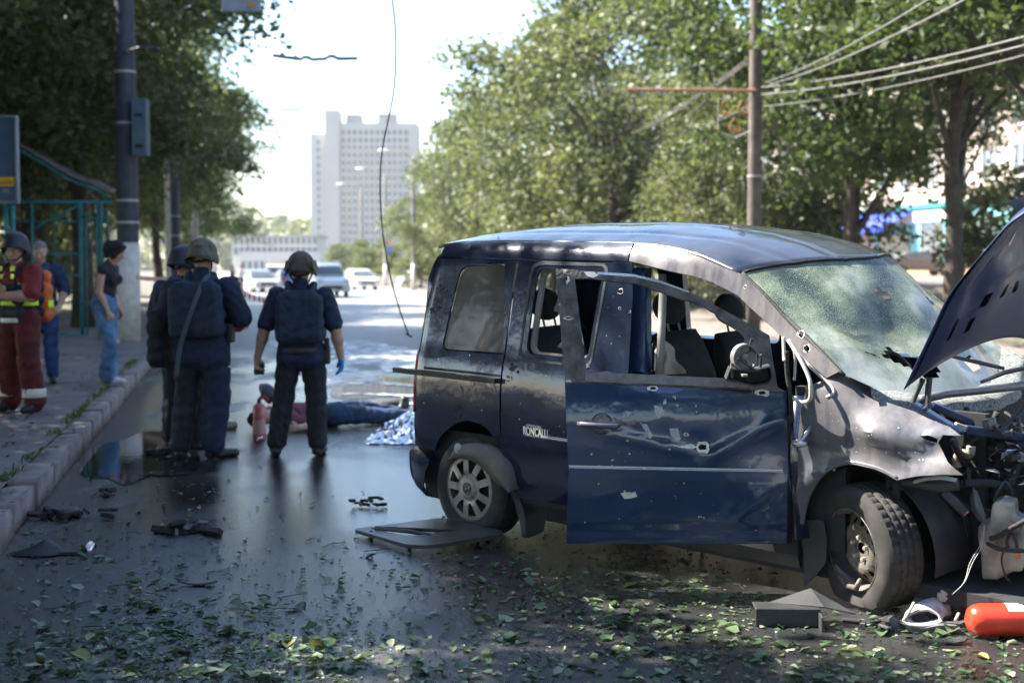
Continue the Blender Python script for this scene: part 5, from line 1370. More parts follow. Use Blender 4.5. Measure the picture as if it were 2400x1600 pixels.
# --- flecks of bare metal and soot scuffs over the whole side
def flecks(name, parent, surf, spots, seed, off, mat):
    r = random.Random(seed); mb = MB()
    for (cx, cz, rad) in spots:
        n = r.randint(5, 8); st = r.uniform(.6, 1.8); pts = []
        for k in range(n):
            a = 2 * math.pi * k / n; q = rad * r.uniform(.5, 1.2); p = surf(cx + q * st * math.cos(a), cz + q * math.sin(a)); pts.append((p[0], p[1] + off, p[2]))
        mb.add(pts, [tuple(range(n))])
    o = mb.build(name, mat, parent); o['kind'] = 'stuff'; return o
rf = random.Random(77)
quarter = next(o for o in van.children if o.name.startswith('quarter_panel'))
flecks('paint_chips', quarter, surf_right, [(rf.uniform(-.5, .2), rf.choice([rf.uniform(.75, .95), rf.uniform(1.03, 1.11)]), rf.uniform(.0015, .005)) for _ in range(22)], 1, -.002, BAREM)
flecks('paint_chips', sd, surf_right, [(rf.uniform(.35, 1.15), rf.uniform(.35, 1.1), rf.uniform(.0015, .005)) for _ in range(34)] + [(rf.uniform(.95, 1.12), rf.uniform(1.15, 1.6), rf.uniform(.0015, .004)) for _ in range(8)], 2, -.002, BAREM)
flecks('paint_chips', fdoor, surf_d_off(.0025), [(rf.uniform(.05, 1.05), rf.uniform(.34, 1.08), rf.choice([.0016, .002, .003, .005])) for _ in range(46)], 3, 0, BAREM)
flecks('paint_chips', fender, surf_f, [(rf.uniform(2.4, 3.05), rf.uniform(.80, 1.0), rf.uniform(.0015, .004)) for _ in range(30)], 4, -.002, BAREM)
SOOT = M('soot_scuff', (.006, .008, .012), .6, var=.3, scale=30)
sc_ = []
for cx, cy, nn, sp in ((185, 350, 16, 22), (150, 430, 14, 18), (260, 930, 12, 16), (495, 740, 10, 24), (520, 700, 8, 18)):
    for _ in range(nn):
        a_, b_ = vl_side(*Z6(cx + rf.gauss(0, sp * .6), cy + rf.gauss(0, sp * 1.1)))
        sc_.append((a_, b_, rf.uniform(.003, .012)))
flecks('soot_scuffs', quarter, surf_right, [q for q in sc_ if q[0] < .23], 5, -.003, SOOT)
flecks('soot_scuffs', sd, surf_right, [q for q in sc_ if q[0] > .27], 6, -.003, SOOT)

# ================================================================== PEOPLE (one continuous surface each, grown from blended limbs)
SKIN = M('skin', (.42, .25, .18), .55, var=.12, scale=14, bump=.05, bscale=60)
NAVYU = M('navy_uniform', (.007, .015, .040), .85, var=.35, scale=9, bump=.55, bscale=16)
NAVYV = M('navy_vest', (.008, .020, .038), .8, var=.3, scale=12, bump=.4, bscale=30)
BLACKU = M('black_trousers', (.008, .010, .016), .85, var=.35, scale=9, bump=.55, bscale=14)
REDU = M('dark_red_uniform', (.17, .008, .012), .8, var=.35, scale=9, bump=.5, bscale=16)
MAROON = M('maroon_trousers', (.085, .007, .006), .85, var=.45, scale=8, bump=.6, bscale=14)
REFL = M('reflective_band', (.62, .60, .56), .4, var=.15, scale=20)
LIME = M('lime_reflector', (.50, .75, .03), .5, var=.1)
BOOT = M('black_boot', (.010, .011, .013), .5, var=.3, scale=20, bump=.3, bscale=60)
JEANS = M('blue_jeans', (.055, .13, .27), .9, var=.5, scale=7, bump=.5, bscale=22, col2=(.13, .24, .42))
BLACKT = M('black_top', (.012, .012, .020), .85, var=.3, scale=9, bump=.4, bscale=18)
WHITES = M('white_sneaker', (.55, .53, .56), .6)
HAIRB = M('black_hair', (.004, .0035, .005), .8, var=.4, scale=40, bump=.8, bscale=45)
HAIRG = M('grey_hair', (.16, .165, .17), .7, var=.4, scale=40, bump=.6, bscale=60)
BLUESH = M('dark_blue_shirt', (.014, .028, .075), .85, var=.4, scale=9, bump=.4, bscale=20)
GLOVE = M('blue_glove', (.02, .24, .55), .5, var=.1)
BEIGE = M('beige_boot', (.30, .24, .17), .8)
EYEM = M('dark_eye', (.02, .015, .012), .3)
LIPM = M('lips', (.30, .12, .10), .5)
CAMOH = M('camouflage_helmet', (.07, .075, .045), .85, var=.5, scale=16, bump=.3, bscale=60, col2=(.15, .14, .10))
CAMOB = M('brown_helmet_cover', (.075, .055, .048), .85, var=.35, scale=14, bump=.3, bscale=60)
HELMB = M('dark_helmet', (.010, .013, .024), .5, var=.3, scale=10)

class Body:
    """signed-distance limbs in groups; within a group they blend, between groups they meet at a clean edge"""
    def __init__(s, res=.0095): s.res = res; s.g = {}; s.order = []; s.mats = []
    def _grp(s, mat, k=.03):
        if mat.name not in s.g: s.g[mat.name] = (len(s.mats), k, []); s.mats.append(mat)
        return s.g[mat.name][2]
    def cone(s, mat, a, b, ra, rb): s._grp(mat).append(('c', np.array(a, float), np.array(b, float), ra, rb)); return s
    def chain(s, mat, pts, rs):
        for i in range(len(pts) - 1): s.cone(mat, pts[i], pts[i + 1], rs[i], rs[i + 1])
        return s
    def ell(s, mat, c, r, rot=None): s._grp(mat).append(('e', np.array(c, float), np.array(r, float), rot, None)); return s
    def build(s, name, parent=None, k=.03):
        lo = np.full(3, 1e9); hi = -lo
        for gi, kk, prs in s.g.values():
            for p in prs:
                if p[0] == 'c':
                    r = max(p[3], p[4]); lo = np.minimum(lo, np.minimum(p[1], p[2]) - r); hi = np.maximum(hi, np.maximum(p[1], p[2]) + r)
                else: r = max(p[2]); lo = np.minimum(lo, p[1] - r); hi = np.maximum(hi, p[1] + r)
        lo -= .03; hi += .03; h = s.res
        n = np.ceil((hi - lo) / h).astype(int) + 1
        ax = [lo[i] + h * np.arange(n[i]) for i in range(3)]
        best = np.full(n, 9.0, np.float32); own = np.zeros(n, np.int8)
        for gi, kk, prs in s.g.values():
            d = np.full(n, 9.0, np.float32)
            for p in prs:
                if p[0] == 'c': r = max(p[3], p[4]); l2 = np.minimum(p[1], p[2]) - r; h2 = np.maximum(p[1], p[2]) + r
                else: r = max(p[2]); l2 = p[1] - r; h2 = p[1] + r
                i0 = np.maximum(((l2 - .07 - lo) / h).astype(int), 0); i1 = np.minimum(((h2 + .07 - lo) / h).astype(int) + 2, n)
                sl = tuple(slice(i0[q], i1[q]) for q in range(3))
                X, Y, Z = np.meshgrid(ax[0][sl[0]], ax[1][sl[1]], ax[2][sl[2]], indexing='ij')
                if p[0] == 'c':
                    ab = p[2] - p[1]; L2 = max(ab @ ab, 1e-9)
                    t = np.clip(((X - p[1][0]) * ab[0] + (Y - p[1][1]) * ab[1] + (Z - p[1][2]) * ab[2]) / L2, 0, 1)
                    q = np.sqrt((X - p[1][0] - t * ab[0]) ** 2 + (Y - p[1][1] - t * ab[1]) ** 2 + (Z - p[1][2] - t * ab[2]) ** 2) - (p[3] + (p[4] - p[3]) * t)
                else:
                    dx, dy, dz = X - p[1][0], Y - p[1][1], Z - p[1][2]
                    if p[3] is not None:
                        R_ = p[3]; dx, dy, dz = (R_[0][0] * dx + R_[0][1] * dy + R_[0][2] * dz, R_[1][0] * dx + R_[1][1] * dy + R_[1][2] * dz, R_[2][0] * dx + R_[2][1] * dy + R_[2][2] * dz)
                    q = (np.sqrt((dx / p[2][0]) ** 2 + (dy / p[2][1]) ** 2 + (dz / p[2][2]) ** 2) - 1) * min(p[2])
                dd = d[sl]; kk2 = min(k, max(.006, r * .5)); hh = np.maximum(kk2 - np.abs(dd - q), 0) / kk2
                d[sl] = np.minimum(dd, q) - hh * hh * kk2 * .25
            m = d < best; own[m] = gi; best = np.where(m, d, best)
        # folds in cloth, none on skin
        GX, GY, GZ = ax[0][:, None, None], ax[1][None, :, None], ax[2][None, None, :]
        cl = np.array([0.0 if m.name.split('.')[0] in ('skin', 'dark_eye', 'lips', 'blue_glove') else 1.0 for m in s.mats], np.float32)
        fold = np.sin(34 * GZ + 9 * np.sin(11 * GX + 2) + 7 * GY) * np.sin(13 * GX + 5 * np.sin(9 * GZ)) + .6 * np.sin(58 * GZ - 21 * GX + 6 * np.sin(15 * GY))
        best = (best - (.0042 * fold).astype(np.float32) * cl[own]).astype(np.float32)
        # surface nets
        B = best < 0
        c = np.zeros(np.array(n) - 1, np.int8)
        for a in (0, 1):
            for b in (0, 1):
                for e in (0, 1): c += B[a:n[0] - 1 + a, b:n[1] - 1 + b, e:n[2] - 1 + e]
        act = (c > 0) & (c < 8); idx = np.full(act.shape, -1, np.int64); ids = np.argwhere(act); idx[act] = np.arange(len(ids))
        acc = np.zeros((len(ids), 3)); cnt = np.zeros(len(ids))
        cor = [(a, b, e) for a in (0, 1) for b in (0, 1) for e in (0, 1)]
        for i in range(8):
            for j in range(i + 1, 8):
                if sum(abs(cor[i][q] - cor[j][q]) for q in range(3)) != 1: continue
                va = best[ids[:, 0] + cor[i][0], ids[:, 1] + cor[i][1], ids[:, 2] + cor[i][2]]; vb = best[ids[:, 0] + cor[j][0], ids[:, 1] + cor[j][1], ids[:, 2] + cor[j][2]]
                x = (va < 0) != (vb < 0)
                t = np.where(x, va / np.where(va == vb, 1, va - vb), 0)[:, None]
                acc += np.where(x[:, None], np.array(cor[i]) + t * (np.array(cor[j]) - np.array(cor[i])), 0); cnt += x
        V = lo + h * (ids + acc / np.maximum(cnt, 1)[:, None])
        F = []; MI = []
        for a in range(3):
            b, e = (a + 1) % 3, (a + 2) % 3
            s0 = [slice(None)] * 3; s1 = [slice(None)] * 3; s0[a] = slice(0, -1); s1[a] = slice(1, None)
            fl = B[tuple(s0)] != B[tuple(s1)]
            P = np.argwhere(fl); P = P[(P[:, b] > 0) & (P[:, e] > 0) & (P[:, b] < n[b] - 1) & (P[:, e] < n[e] - 1)]
            q = []
            for ob, oe in ((1, 1), (0, 1), (0, 0), (1, 0)):
                Q = P.copy(); Q[:, b] -= ob; Q[:, e] -= oe; q.append(idx[Q[:, 0], Q[:, 1], Q[:, 2]])
            q = np.stack(q, 1); ins = B[P[:, 0], P[:, 1], P[:, 2]]
            q = np.where(ins[:, None], q, q[:, ::-1]); F.append(q)
            P2 = P.copy(); P2[~ins, a] += 1; MI.append(own[P2[:, 0], P2[:, 1], P2[:, 2]])
        F = np.concatenate(F); MI = np.concatenate(MI); ok = (F >= 0).all(1); F = F[ok]; MI = MI[ok]
        me = bpy.data.meshes.new(name); me.vertices.add(len(V)); me.vertices.foreach_set('co', V.astype(np.float32).ravel())
        me.loops.add(F.size); me.loops.foreach_set('vertex_index', F.ravel().astype(np.int32)); me.polygons.add(len(F))
        me.polygons.foreach_set('loop_start', (np.arange(len(F)) * 4).astype(np.int32)); me.polygons.foreach_set('loop_total', np.full(len(F), 4, np.int32))
        for m in s.mats: me.materials.append(m)
        me.polygons.foreach_set('material_index', MI.astype(np.int32)); me.update(calc_edges=True); me.validate()
        return link(name, me, None, parent, smooth=True)
V3 = lambda *a: np.array(a, float)
def hand(b, wrist, d, side, palm=None, mat=None, curl=.5, L=.095):
    """palm and five fingers; d direction the hand points, side the thumb's direction"""
    mat = mat or SKIN; d = V3(*d) / np.linalg.norm(d); t = V3(*side); t -= d * (t @ d); t /= np.linalg.norm(t); n = np.cross(d, t)
    if palm is not None and n @ V3(*palm) < 0: n = -n
    w = V3(*wrist); k = w + d * L * .85
    b.cone(mat, w, w + d * .03, .027, .03)
    for q in (-.022, 0, .022): b.cone(mat, w + d * .02 + t * q * .7, k + t * q, .019, .015)
    for i, (o_, ln) in enumerate(((.03, .07), (.011, .08), (-.01, .075), (-.029, .058))):
        r = k + t * o_; c = curl * (1 + .12 * i)
        p1 = r + (d * math.cos(c) + n * math.sin(c)) * ln * .45; p2 = p1 + (d * math.cos(c * 2.2) + n * math.sin(c * 2.2)) * ln * .35; p3 = p2 + (d * math.cos(c * 3.0) + n * math.sin(c * 3.0)) * ln * .25
        b.chain(mat, [r, p1, p2, p3], [.0125, .0115, .0105, .009])
    th = w + d * .035 + t * .028; p1 = th + (d * .6 + t * .7) * .035 + n * .01; p2 = p1 + (d * .9 + t * .15 + n * .3) * .035
    b.chain(mat, [th - t * .012, p1, p2], [.017, .0135, .011])
def head(b, c, face, up=(0, 0, 1), mat=SKIN, s=1.0, ears=True):
    """c centre of the head, face the way it looks"""
    f = V3(*face) / np.linalg.norm(face); u = V3(*up); u -= f * (u @ f); u /= np.linalg.norm(u); r = np.cross(f, u); R_ = np.array([r, f, u]); c = V3(*c)
    P = lambda x, y, z: c + (r * x + f * y + u * z) * s
    b.ell(mat, P(0, -.012, .03), V3(.074, .094, .095) * s, R_); b.ell(mat, P(0, .02, -.045), V3(.058, .068, .075) * s, R_)
    b.cone(mat, P(0, .062, -.088), P(0, .05, -.08), .024 * s, .03 * s)
    b.chain(mat, [P(0, .088, .018), P(0, .112, -.022), P(0, .098, -.03)], [.009 * s, .0145 * s, .013 * s])
    b.cone(mat, P(-.035, .078, .03), P(.035, .078, .03), .012 * s, .012 * s)
    for q in (-1, 1):
        b.ell(EYEM, P(q * .031, .086, .012), V3(.011, .007, .006) * s, R_)
        b.ell(mat, P(q * .045, .06, -.02), V3(.024, .024, .026) * s, R_)
        if ears: b.ell(mat, P(q * .077, -.008, .0), V3(.010, .02, .032) * s, R_)
    b.ell(LIPM, P(0, .087, -.055), V3(.023, .010, .007) * s, R_)
    return P
def torso(b, mat, pel, che, neck, right, w=1.0, deep=1.0, skin=SKIN, headc=None):
    """pel, che, neck: joints; right: unit vector to the body's right"""
    pel, che, neck, r = V3(*pel), V3(*che), V3(*neck), V3(*right)
    up = (che - pel); up /= np.linalg.norm(up); f = np.cross(up, r); wa = pel + (che - pel) * .45
    R_ = np.array([r, f, up])
    b.ell(mat, che + up * .02, V3(.175 * w, .125 * deep, .20), R_); b.ell(mat, che - up * .12, V3(.16 * w, .12 * deep, .17), R_); b.ell(mat, wa, V3(.15 * w, .115 * deep, .17), R_)
    b.cone(mat, che + up * .12 - r * .135 * w, che + up * .12 + r * .135 * w, .068, .068); b.cone(mat, che + up * .15 - r * .07 * w, neck - r * .02, .062, .055); b.cone(mat, che + up * .15 + r * .07 * w, neck + r * .02, .062, .055)
    if headc is not None: b.cone(skin, neck - up * .02, V3(*headc) - up * .05, .056, .054)
def leg(b, mat, hip, knee, ankle, toe, shoe, r=(.098, .068, .052), cuff=None, cut=.06):
    hip, knee, ankle, toe = (V3(*q) for q in (hip, knee, ankle, toe))
    b.chain(mat, [hip, hip + (knee - hip) * .5, knee, knee + (ankle - knee) * .35, ankle + (knee - ankle) * cut], [r[0], r[0] * .88, r[1], r[1] * 1.0, cuff or r[2]])
    foot = toe - ankle; foot[2] = 0; fl = np.linalg.norm(foot); fd = foot / max(fl, 1e-6); g = min(ankle[2], toe[2])
    a0 = V3(*ankle)
    b.cone(shoe, a0 + V3(0, 0, .07), a0 - V3(0, 0, .02), .05, .05)
    b.chain(shoe, [a0 - fd * .035 + V3(0, 0, -ankle[2] + .04), a0 + fd * .08 + V3(0, 0, -ankle[2] + .045), a0 + fd * fl + V3(0, 0, -ankle[2] + .036)], [.04, .044, .036])
def arm(b, mat, sh, el, wr, r=(.060, .045, .033), sleeve=1.0, skin=SKIN):
    """sleeve: share of the whole arm that is covered"""
    sh, el, wr = V3(*sh), V3(*el), V3(*wr)
    if sleeve >= .99: b.chain(mat, [sh, el, wr], [r[0], r[1] * 1.05, r[2] * 1.15])
    elif sleeve > .01:
        p = sh + (el - sh) * min(1, sleeve * 2)
        b.chain(skin, [sh, el, el + (wr - el) * .3, wr], [r[0] * .8, r[1] * .9, r[1] * .95, r[2] * .85]); b.chain(mat, [sh, p], [r[0] * 1.08, r[0] * 1.05])
    else: b.chain(skin, [sh, el, el + (wr - el) * .3, wr], [r[0] * .85, r[1] * .9, r[1] * .95, r[2] * .85])
def person(label, loc, rz): return empty('person', loc, rz, label, 'person')
def patch_on(name, parent, pts, mat, th=.006):
    """small flat piece sewn on clothing: pts in order, given a thickness"""
    me = bpy.data.meshes.new(name); me.from_pydata([tuple(p) for p in pts], [], [tuple(range(len(pts)))]); o = link(name, me, mat, parent)
    s = o.modifiers.new('thickness', 'SOLIDIFY'); s.thickness = th; s.offset = 0; return o
def helmet(parent, c, mat, face=(0, 1, 0), brim=True, side=True, s=1.0, strap=True):
    """a combat helmet: dome, flared rim, chin strap"""
    f = Vector(face).normalized(); u = Vector((0, 0, 1)); u = (u - f * u.dot(f)).normalized(); r = f.cross(u)
    T = Matrix(((r.x, f.x, u.x, c[0]), (r.y, f.y, u.y, c[1]), (r.z, f.z, u.z, c[2]), (0, 0, 0, 1)))
    mb = MB(); prof = []; n = 36; rows = 14; vs = []
    for i in range(rows + 1):
        t = i / rows; a = t * math.pi * .56
        for k in range(n):
            an = 2 * math.pi * k / n; cy, cx = math.sin(an), math.cos(an)
            rr = math.sin(a); z = .120 * math.cos(a)
            fl = max(0, t - .86) / .14
            ear = .028 * fl * max(0, abs(cx)) ** 3 * 1.0
            x = cx * (.112 * rr + .022 * fl * (brim or .3)); y = cy * (.135 * rr + .018 * fl) - .004
            z2 = .03 + z - .035 * fl * (1 if cy < .3 else .2) - ear
            vs.append(T @ (Vector((x, y, z2)) * s))
    mb.add(vs, [(i * n + k, (i + 1) * n + k, (i + 1) * n + (k + 1) % n, i * n + (k + 1) % n) for i in range(rows) for k in range(n)])
    o = mb.build('helmet', mat, parent, smooth=True); m = o.modifiers.new('thickness', 'SOLIDIFY'); m.thickness = .01; m.offset = -1
    if strap:
        mb = MB()
        for q in (-1, 1):
            mb.tube([T @ (Vector((q * .095, -.03, -.015)) * s), T @ (Vector((q * .085, .0, -.06)) * s), T @ (Vector((q * .05, .06, -.115)) * s), T @ (Vector((0, .075, -.122)) * s)], .009, 5)
            mb.tube([T @ (Vector((q * .09, -.04, -.01)) * s), T @ (Vector((q * .06, -.09, -.05)) * s), T @ (Vector((0, -.105, -.06)) * s)], .012, 5)
        mb.build('chin_strap', BLACKU, o, smooth=True)
    return o
def vest(parent, mat, z0, z1, w=.20, dp=.15, lean=0.0, yo=0.0):
    """plate carrier: front and back plates, shoulder straps, side wraps"""
    b = Body(.012)
    for sy in (-1, 1):
        for zz in np.linspace(z0 + .06, z1 - .10, 9): b.cone(mat, (-w + .06, sy * (dp - .035) + yo, zz), (w - .06, sy * (dp - .035) + yo, zz), .06, .06)
        b.cone(mat, (-w + .10, sy * (dp - .03) + yo, z1 - .06), (w - .10, sy * (dp - .03) + yo, z1 - .06), .05, .05)
    for sx in (-1, 1):
        for zz in (z0 + .08, z0 + .2): b.cone(mat, (sx * (w - .045), -.09 + yo, zz), (sx * (w - .045), .09 + yo, zz), .05, .05)
        b.chain(mat, [(sx * .105, -dp + .03 + yo, z1 - .06), (sx * .11, 0 + yo, z1 + .035), (sx * .105, dp - .03 + yo, z1 - .06)], [.034, .03, .034])
    o = b.build('vest', parent, .06)
    return o

# --- officer in the middle, seen from behind: phone in the left hand, blue glove on the right
def officer_middle():
    p = gnd(708, 1066); e = person('officer in navy uniform seen from behind, brown helmet and one blue glove', (p.x, p.y, 0), .03)
    b = Body(); k = 1.0
    torso(b, NAVYU, (0, 0, .97), (0, -.01, 1.24), (0, -.005, 1.47), (1, 0, 0), 1.08, 1.05, headc=(0, .02, 1.60))
    b.cone(NAVYU, (-.085, 0, .93), (.085, 0, .93), .125, .125); b.cone(NAVYU, (-.09, -.02, .86), (.09, -.02, .86), .118, .118)
    leg(b, BLACKU, (-.10, 0, .90), (-.16, .02, .50), (-.22, -.03, .10), (-.27, .16, .04), BOOT, (.112, .09, .082), cuff=.085)
    leg(b, BLACKU, (.10, 0, .90), (.125, .02, .50), (.14, -.03, .10), (.17, .17, .04), BOOT, (.112, .09, .082), cuff=.085)
    arm(b, NAVYU, (-.205, 0, 1.395), (-.315, -.03, 1.10), (-.385, .03, .86), (.078, .052, .036), .40)
    arm(b, NAVYU, (.205, 0, 1.395), (.305, -.03, 1.10), (.345, .02, .85), (.078, .052, .036), .40)
    hand(b, (-.385, .03, .86), (-.02, .12, -1), (.6, .8, 0), (1, .2, 0), curl=.55)
    hand(b, (.345, .02, .85), (.03, .1, -1), (-.4, .9, 0), (-1, .1, 0), GLOVE, curl=.35)
    b.cone(NAVYU, (0, -.01, 1.46), (0, 0, 1.52), .068, .06)
    head(b, (0, .025, 1.615), (0, 1, -.12))
    b.build('body', e)
    h = helmet(e, (0, .022, 1.63), CAMOB, (0, 1, -.05), s=1.06)
    rb = M('tan_helmet_trim', (.17, .145, .10), .8)
    for q in (-1, 1):
        mb = MB(); mb.tube([(q * .06, -.10, 1.745), (q * .085, -.105, 1.69), (q * .10, -.095, 1.64)], .006, 5); mb.build('trim', rb, h)
        mb = MB(); mb.add([(q * .10, -.10, 1.70), (q * .125, -.02, 1.705), (q * .150, -.02, 1.615), (q * .125, -.115, 1.612)], [(0, 1, 2, 3)]); oo = mb.build('ear_flap', CAMOH, h); s_ = oo.modifiers.new('thickness', 'SOLIDIFY'); s_.thickness = .012
    v = vest(e, NAVYV, .98, 1.46, .205, .165)
    patch_on('back_panel', v, [(-.12, -.17, 1.36), (.12, -.17, 1.36), (.15, -.178, 1.22), (.15, -.178, 1.04), (-.15, -.178, 1.04), (-.15, -.178, 1.22)], NAVYU, .012)
    for q in (-1, 1): patch_on('buckle', v, [(q * .085, -.163, 1.395), (q * .125, -.163, 1.395), (q * .125, -.166, 1.375), (q * .085, -.166, 1.375)], M('grey_buckle', (.12, .15, .17), .6) if q < 0 else bpy.data.materials['grey_buckle'], .01)
    mb = MB(); mb.lathe([(.155, .90), (.160, .905), (.160, .945), (.155, .95)], 28, Matrix.Diagonal((1.32, 1.0, 1, 1))); mb.build('belt', BLACKP, e, smooth=True)
    mb = MB(); mb.box(.20, .25, -.04, .07, .80, .96); mb.box(.205, .245, -.05, .01, .93, 1.03); o = mb.build('holster', BLACKP, e); bevel(o, .012, 2)
    ph = MB(); ph.box(-.045, .045, -.014, .014, -.05, .05); o = ph.build('phone', BLACKP); bevel(o, .006, 2)
    R_ = Matrix.Translation((p.x, p.y, 0)) @ Matrix.Rotation(.03, 4, 'Z'); o.matrix_world = R_ @ Matrix.Translation((-.375, .045, .755)) @ Matrix.Rotation(.3, 4, 'Z')
    tag(o, 'black phone held low in the middle officer\'s left hand', 'phone')
officer_middle()
# --- stocky officer on the left, back turned, arms bent in front, sling across his back
def officer_left():
    p = gnd(476, 1072); e = person('stocky officer seen from behind with camouflage helmet and grey sling strap', (p.x, p.y, 0), -.12)
    b = Body()
    torso(b, NAVYU, (0, 0, 1.02), (0, -.01, 1.33), (0, .005, 1.56), (1, 0, 0), 1.22, 1.15, headc=(0, .04, 1.69))
    b.cone(NAVYU, (-.1, 0, .97), (.1, 0, .97), .14, .14); b.cone(NAVYU, (-.11, -.02, .88), (.11, -.02, .88), .13, .13)
    leg(b, BLACKU, (-.115, 0, .95), (-.15, .03, .52), (-.19, -.05, .10), (-.22, .15, .04), BOOT, (.13, .10, .085), cuff=.092)
    leg(b, NAVYU, (.115, 0, .95), (.13, .03, .52), (.10, -.03, .10), (.25, .12, .04), BOOT, (.13, .105, .09), cuff=.098)
    arm(b, NAVYU, (-.235, 0, 1.47), (-.36, .05, 1.20), (-.20, .30, 1.16), (.09, .06, .04), .44)
    arm(b, NAVYU, (.235, 0, 1.47), (.345, .06, 1.19), (.20, .30, 1.22), (.09, .06, .04), .46)
    hand(b, (-.20, .30, 1.16), (.8, .5, .1), (0, .2, 1), curl=.6); hand(b, (.20, .30, 1.22), (-.8, .5, .1), (0, .2, 1), curl=.6)
    b.cone(NAVYU, (0, 0, 1.54), (0, .015, 1.60), .078, .068)
    head(b, (0, .045, 1.71), (.1, 1, -.25)); b.build('body', e)
    helmet(e, (0, .042, 1.735), CAMOH, (.1, 1, -.2), s=1.10)
    v = vest(e, NAVYV, 1.04, 1.54, .235, .185)
    patch_on('back_panel', v, [(-.15, -.19, 1.43), (.15, -.19, 1.43), (.16, -.197, 1.10), (-.16, -.197, 1.10)], NAVYU, .012)
    # sling strap from the right shoulder down to the left hip
    st = MB(); P = [(.10, .02, 1.60), (.085, -.17, 1.53), (.03, -.235, 1.36), (-.05, -.235, 1.15), (-.12, -.215, .95), (-.155, -.20, .72)]
    for a, c_ in zip(smooth_line(P, 4)[:-1], smooth_line(P, 4)[1:]): st.bar(a, c_, .038, .006, up=(.2, -1, .1))
    tag(st.build('sling_strap', M('grey_webbing', (.05, .075, .085), .8), e))
    patch_on('pocket_label', e, [(.245, -.03, .80), (.247, .03, .80), (.247, .03, .785), (.245, -.03, .785)], REFL)
    mb = MB(); mb.box(.245, .285, -.05, .05, 1.0, 1.16); o = mb.build('radio_pouch', BLACKP, e); bevel(o, .01, 2)
    # shoulder bag hanging at the hip: a thing of its own
    W = Matrix.Translation((p.x, p.y, 0)) @ Matrix.Rotation(-.12, 4, 'Z')
    bb = Body(.014); 
    for zz in (.86, .98, 1.12, 1.22): bb.cone(BLACKU, (-.40, -.02, zz), (-.36, .16, zz), .085 if zz < 1.2 else .07, .085 if zz < 1.2 else .07)
    o = bb.build('shoulder_bag', None, .05); o.matrix_world = W; tag(o, 'black shoulder bag hanging at the stocky officer\'s left side', 'bag')
officer_left()
# --- officer half hidden behind him
def officer_behind():
    p = gnd(434, 1050); e = person('officer half hidden behind the stocky one, wearing a plain dark helmet', (p.x, p.y, 0), -.35)
    b = Body(.011)
    torso(b, NAVYU, (0, 0, 1.0), (0, -.01, 1.30), (0, .0, 1.52), (1, 0, 0), 1.12, 1.1, headc=(0, .03, 1.64))
    b.cone(NAVYU, (-.09, 0, .95), (.09, 0, .95), .13, .13)
    leg(b, BLACKU, (-.10, 0, .93), (-.12, .02, .51), (-.13, -.03, .10), (-.15, .16, .04), BOOT, (.12, .095, .08), cuff=.085)
    leg(b, BLACKU, (.10, 0, .93), (.11, .02, .51), (.12, -.03, .10), (.15, .16, .04), BOOT, (.12, .095, .08), cuff=.085)
    arm(b, NAVYU, (-.22, 0, 1.44), (-.32, .03, 1.17), (-.22, .26, 1.05), (.085, .055, .038), .42); arm(b, NAVYU, (.22, 0, 1.44), (.30, .05, 1.17), (.15, .28, 1.10), (.085, .055, .038), .42)
    hand(b, (-.22, .26, 1.05), (.7, .6, 0), (0, .2, 1)); hand(b, (.15, .28, 1.10), (-.7, .6, 0), (0, .2, 1))
    head(b, (0, .035, 1.66), (.5, 1, -.1)); b.build('body', e)
    helmet(e, (0, .03, 1.69), HELMB, (.5, 1, -.05), s=1.08); vest(e, NAVYV, 1.02, 1.50, .215, .175)
officer_behind()
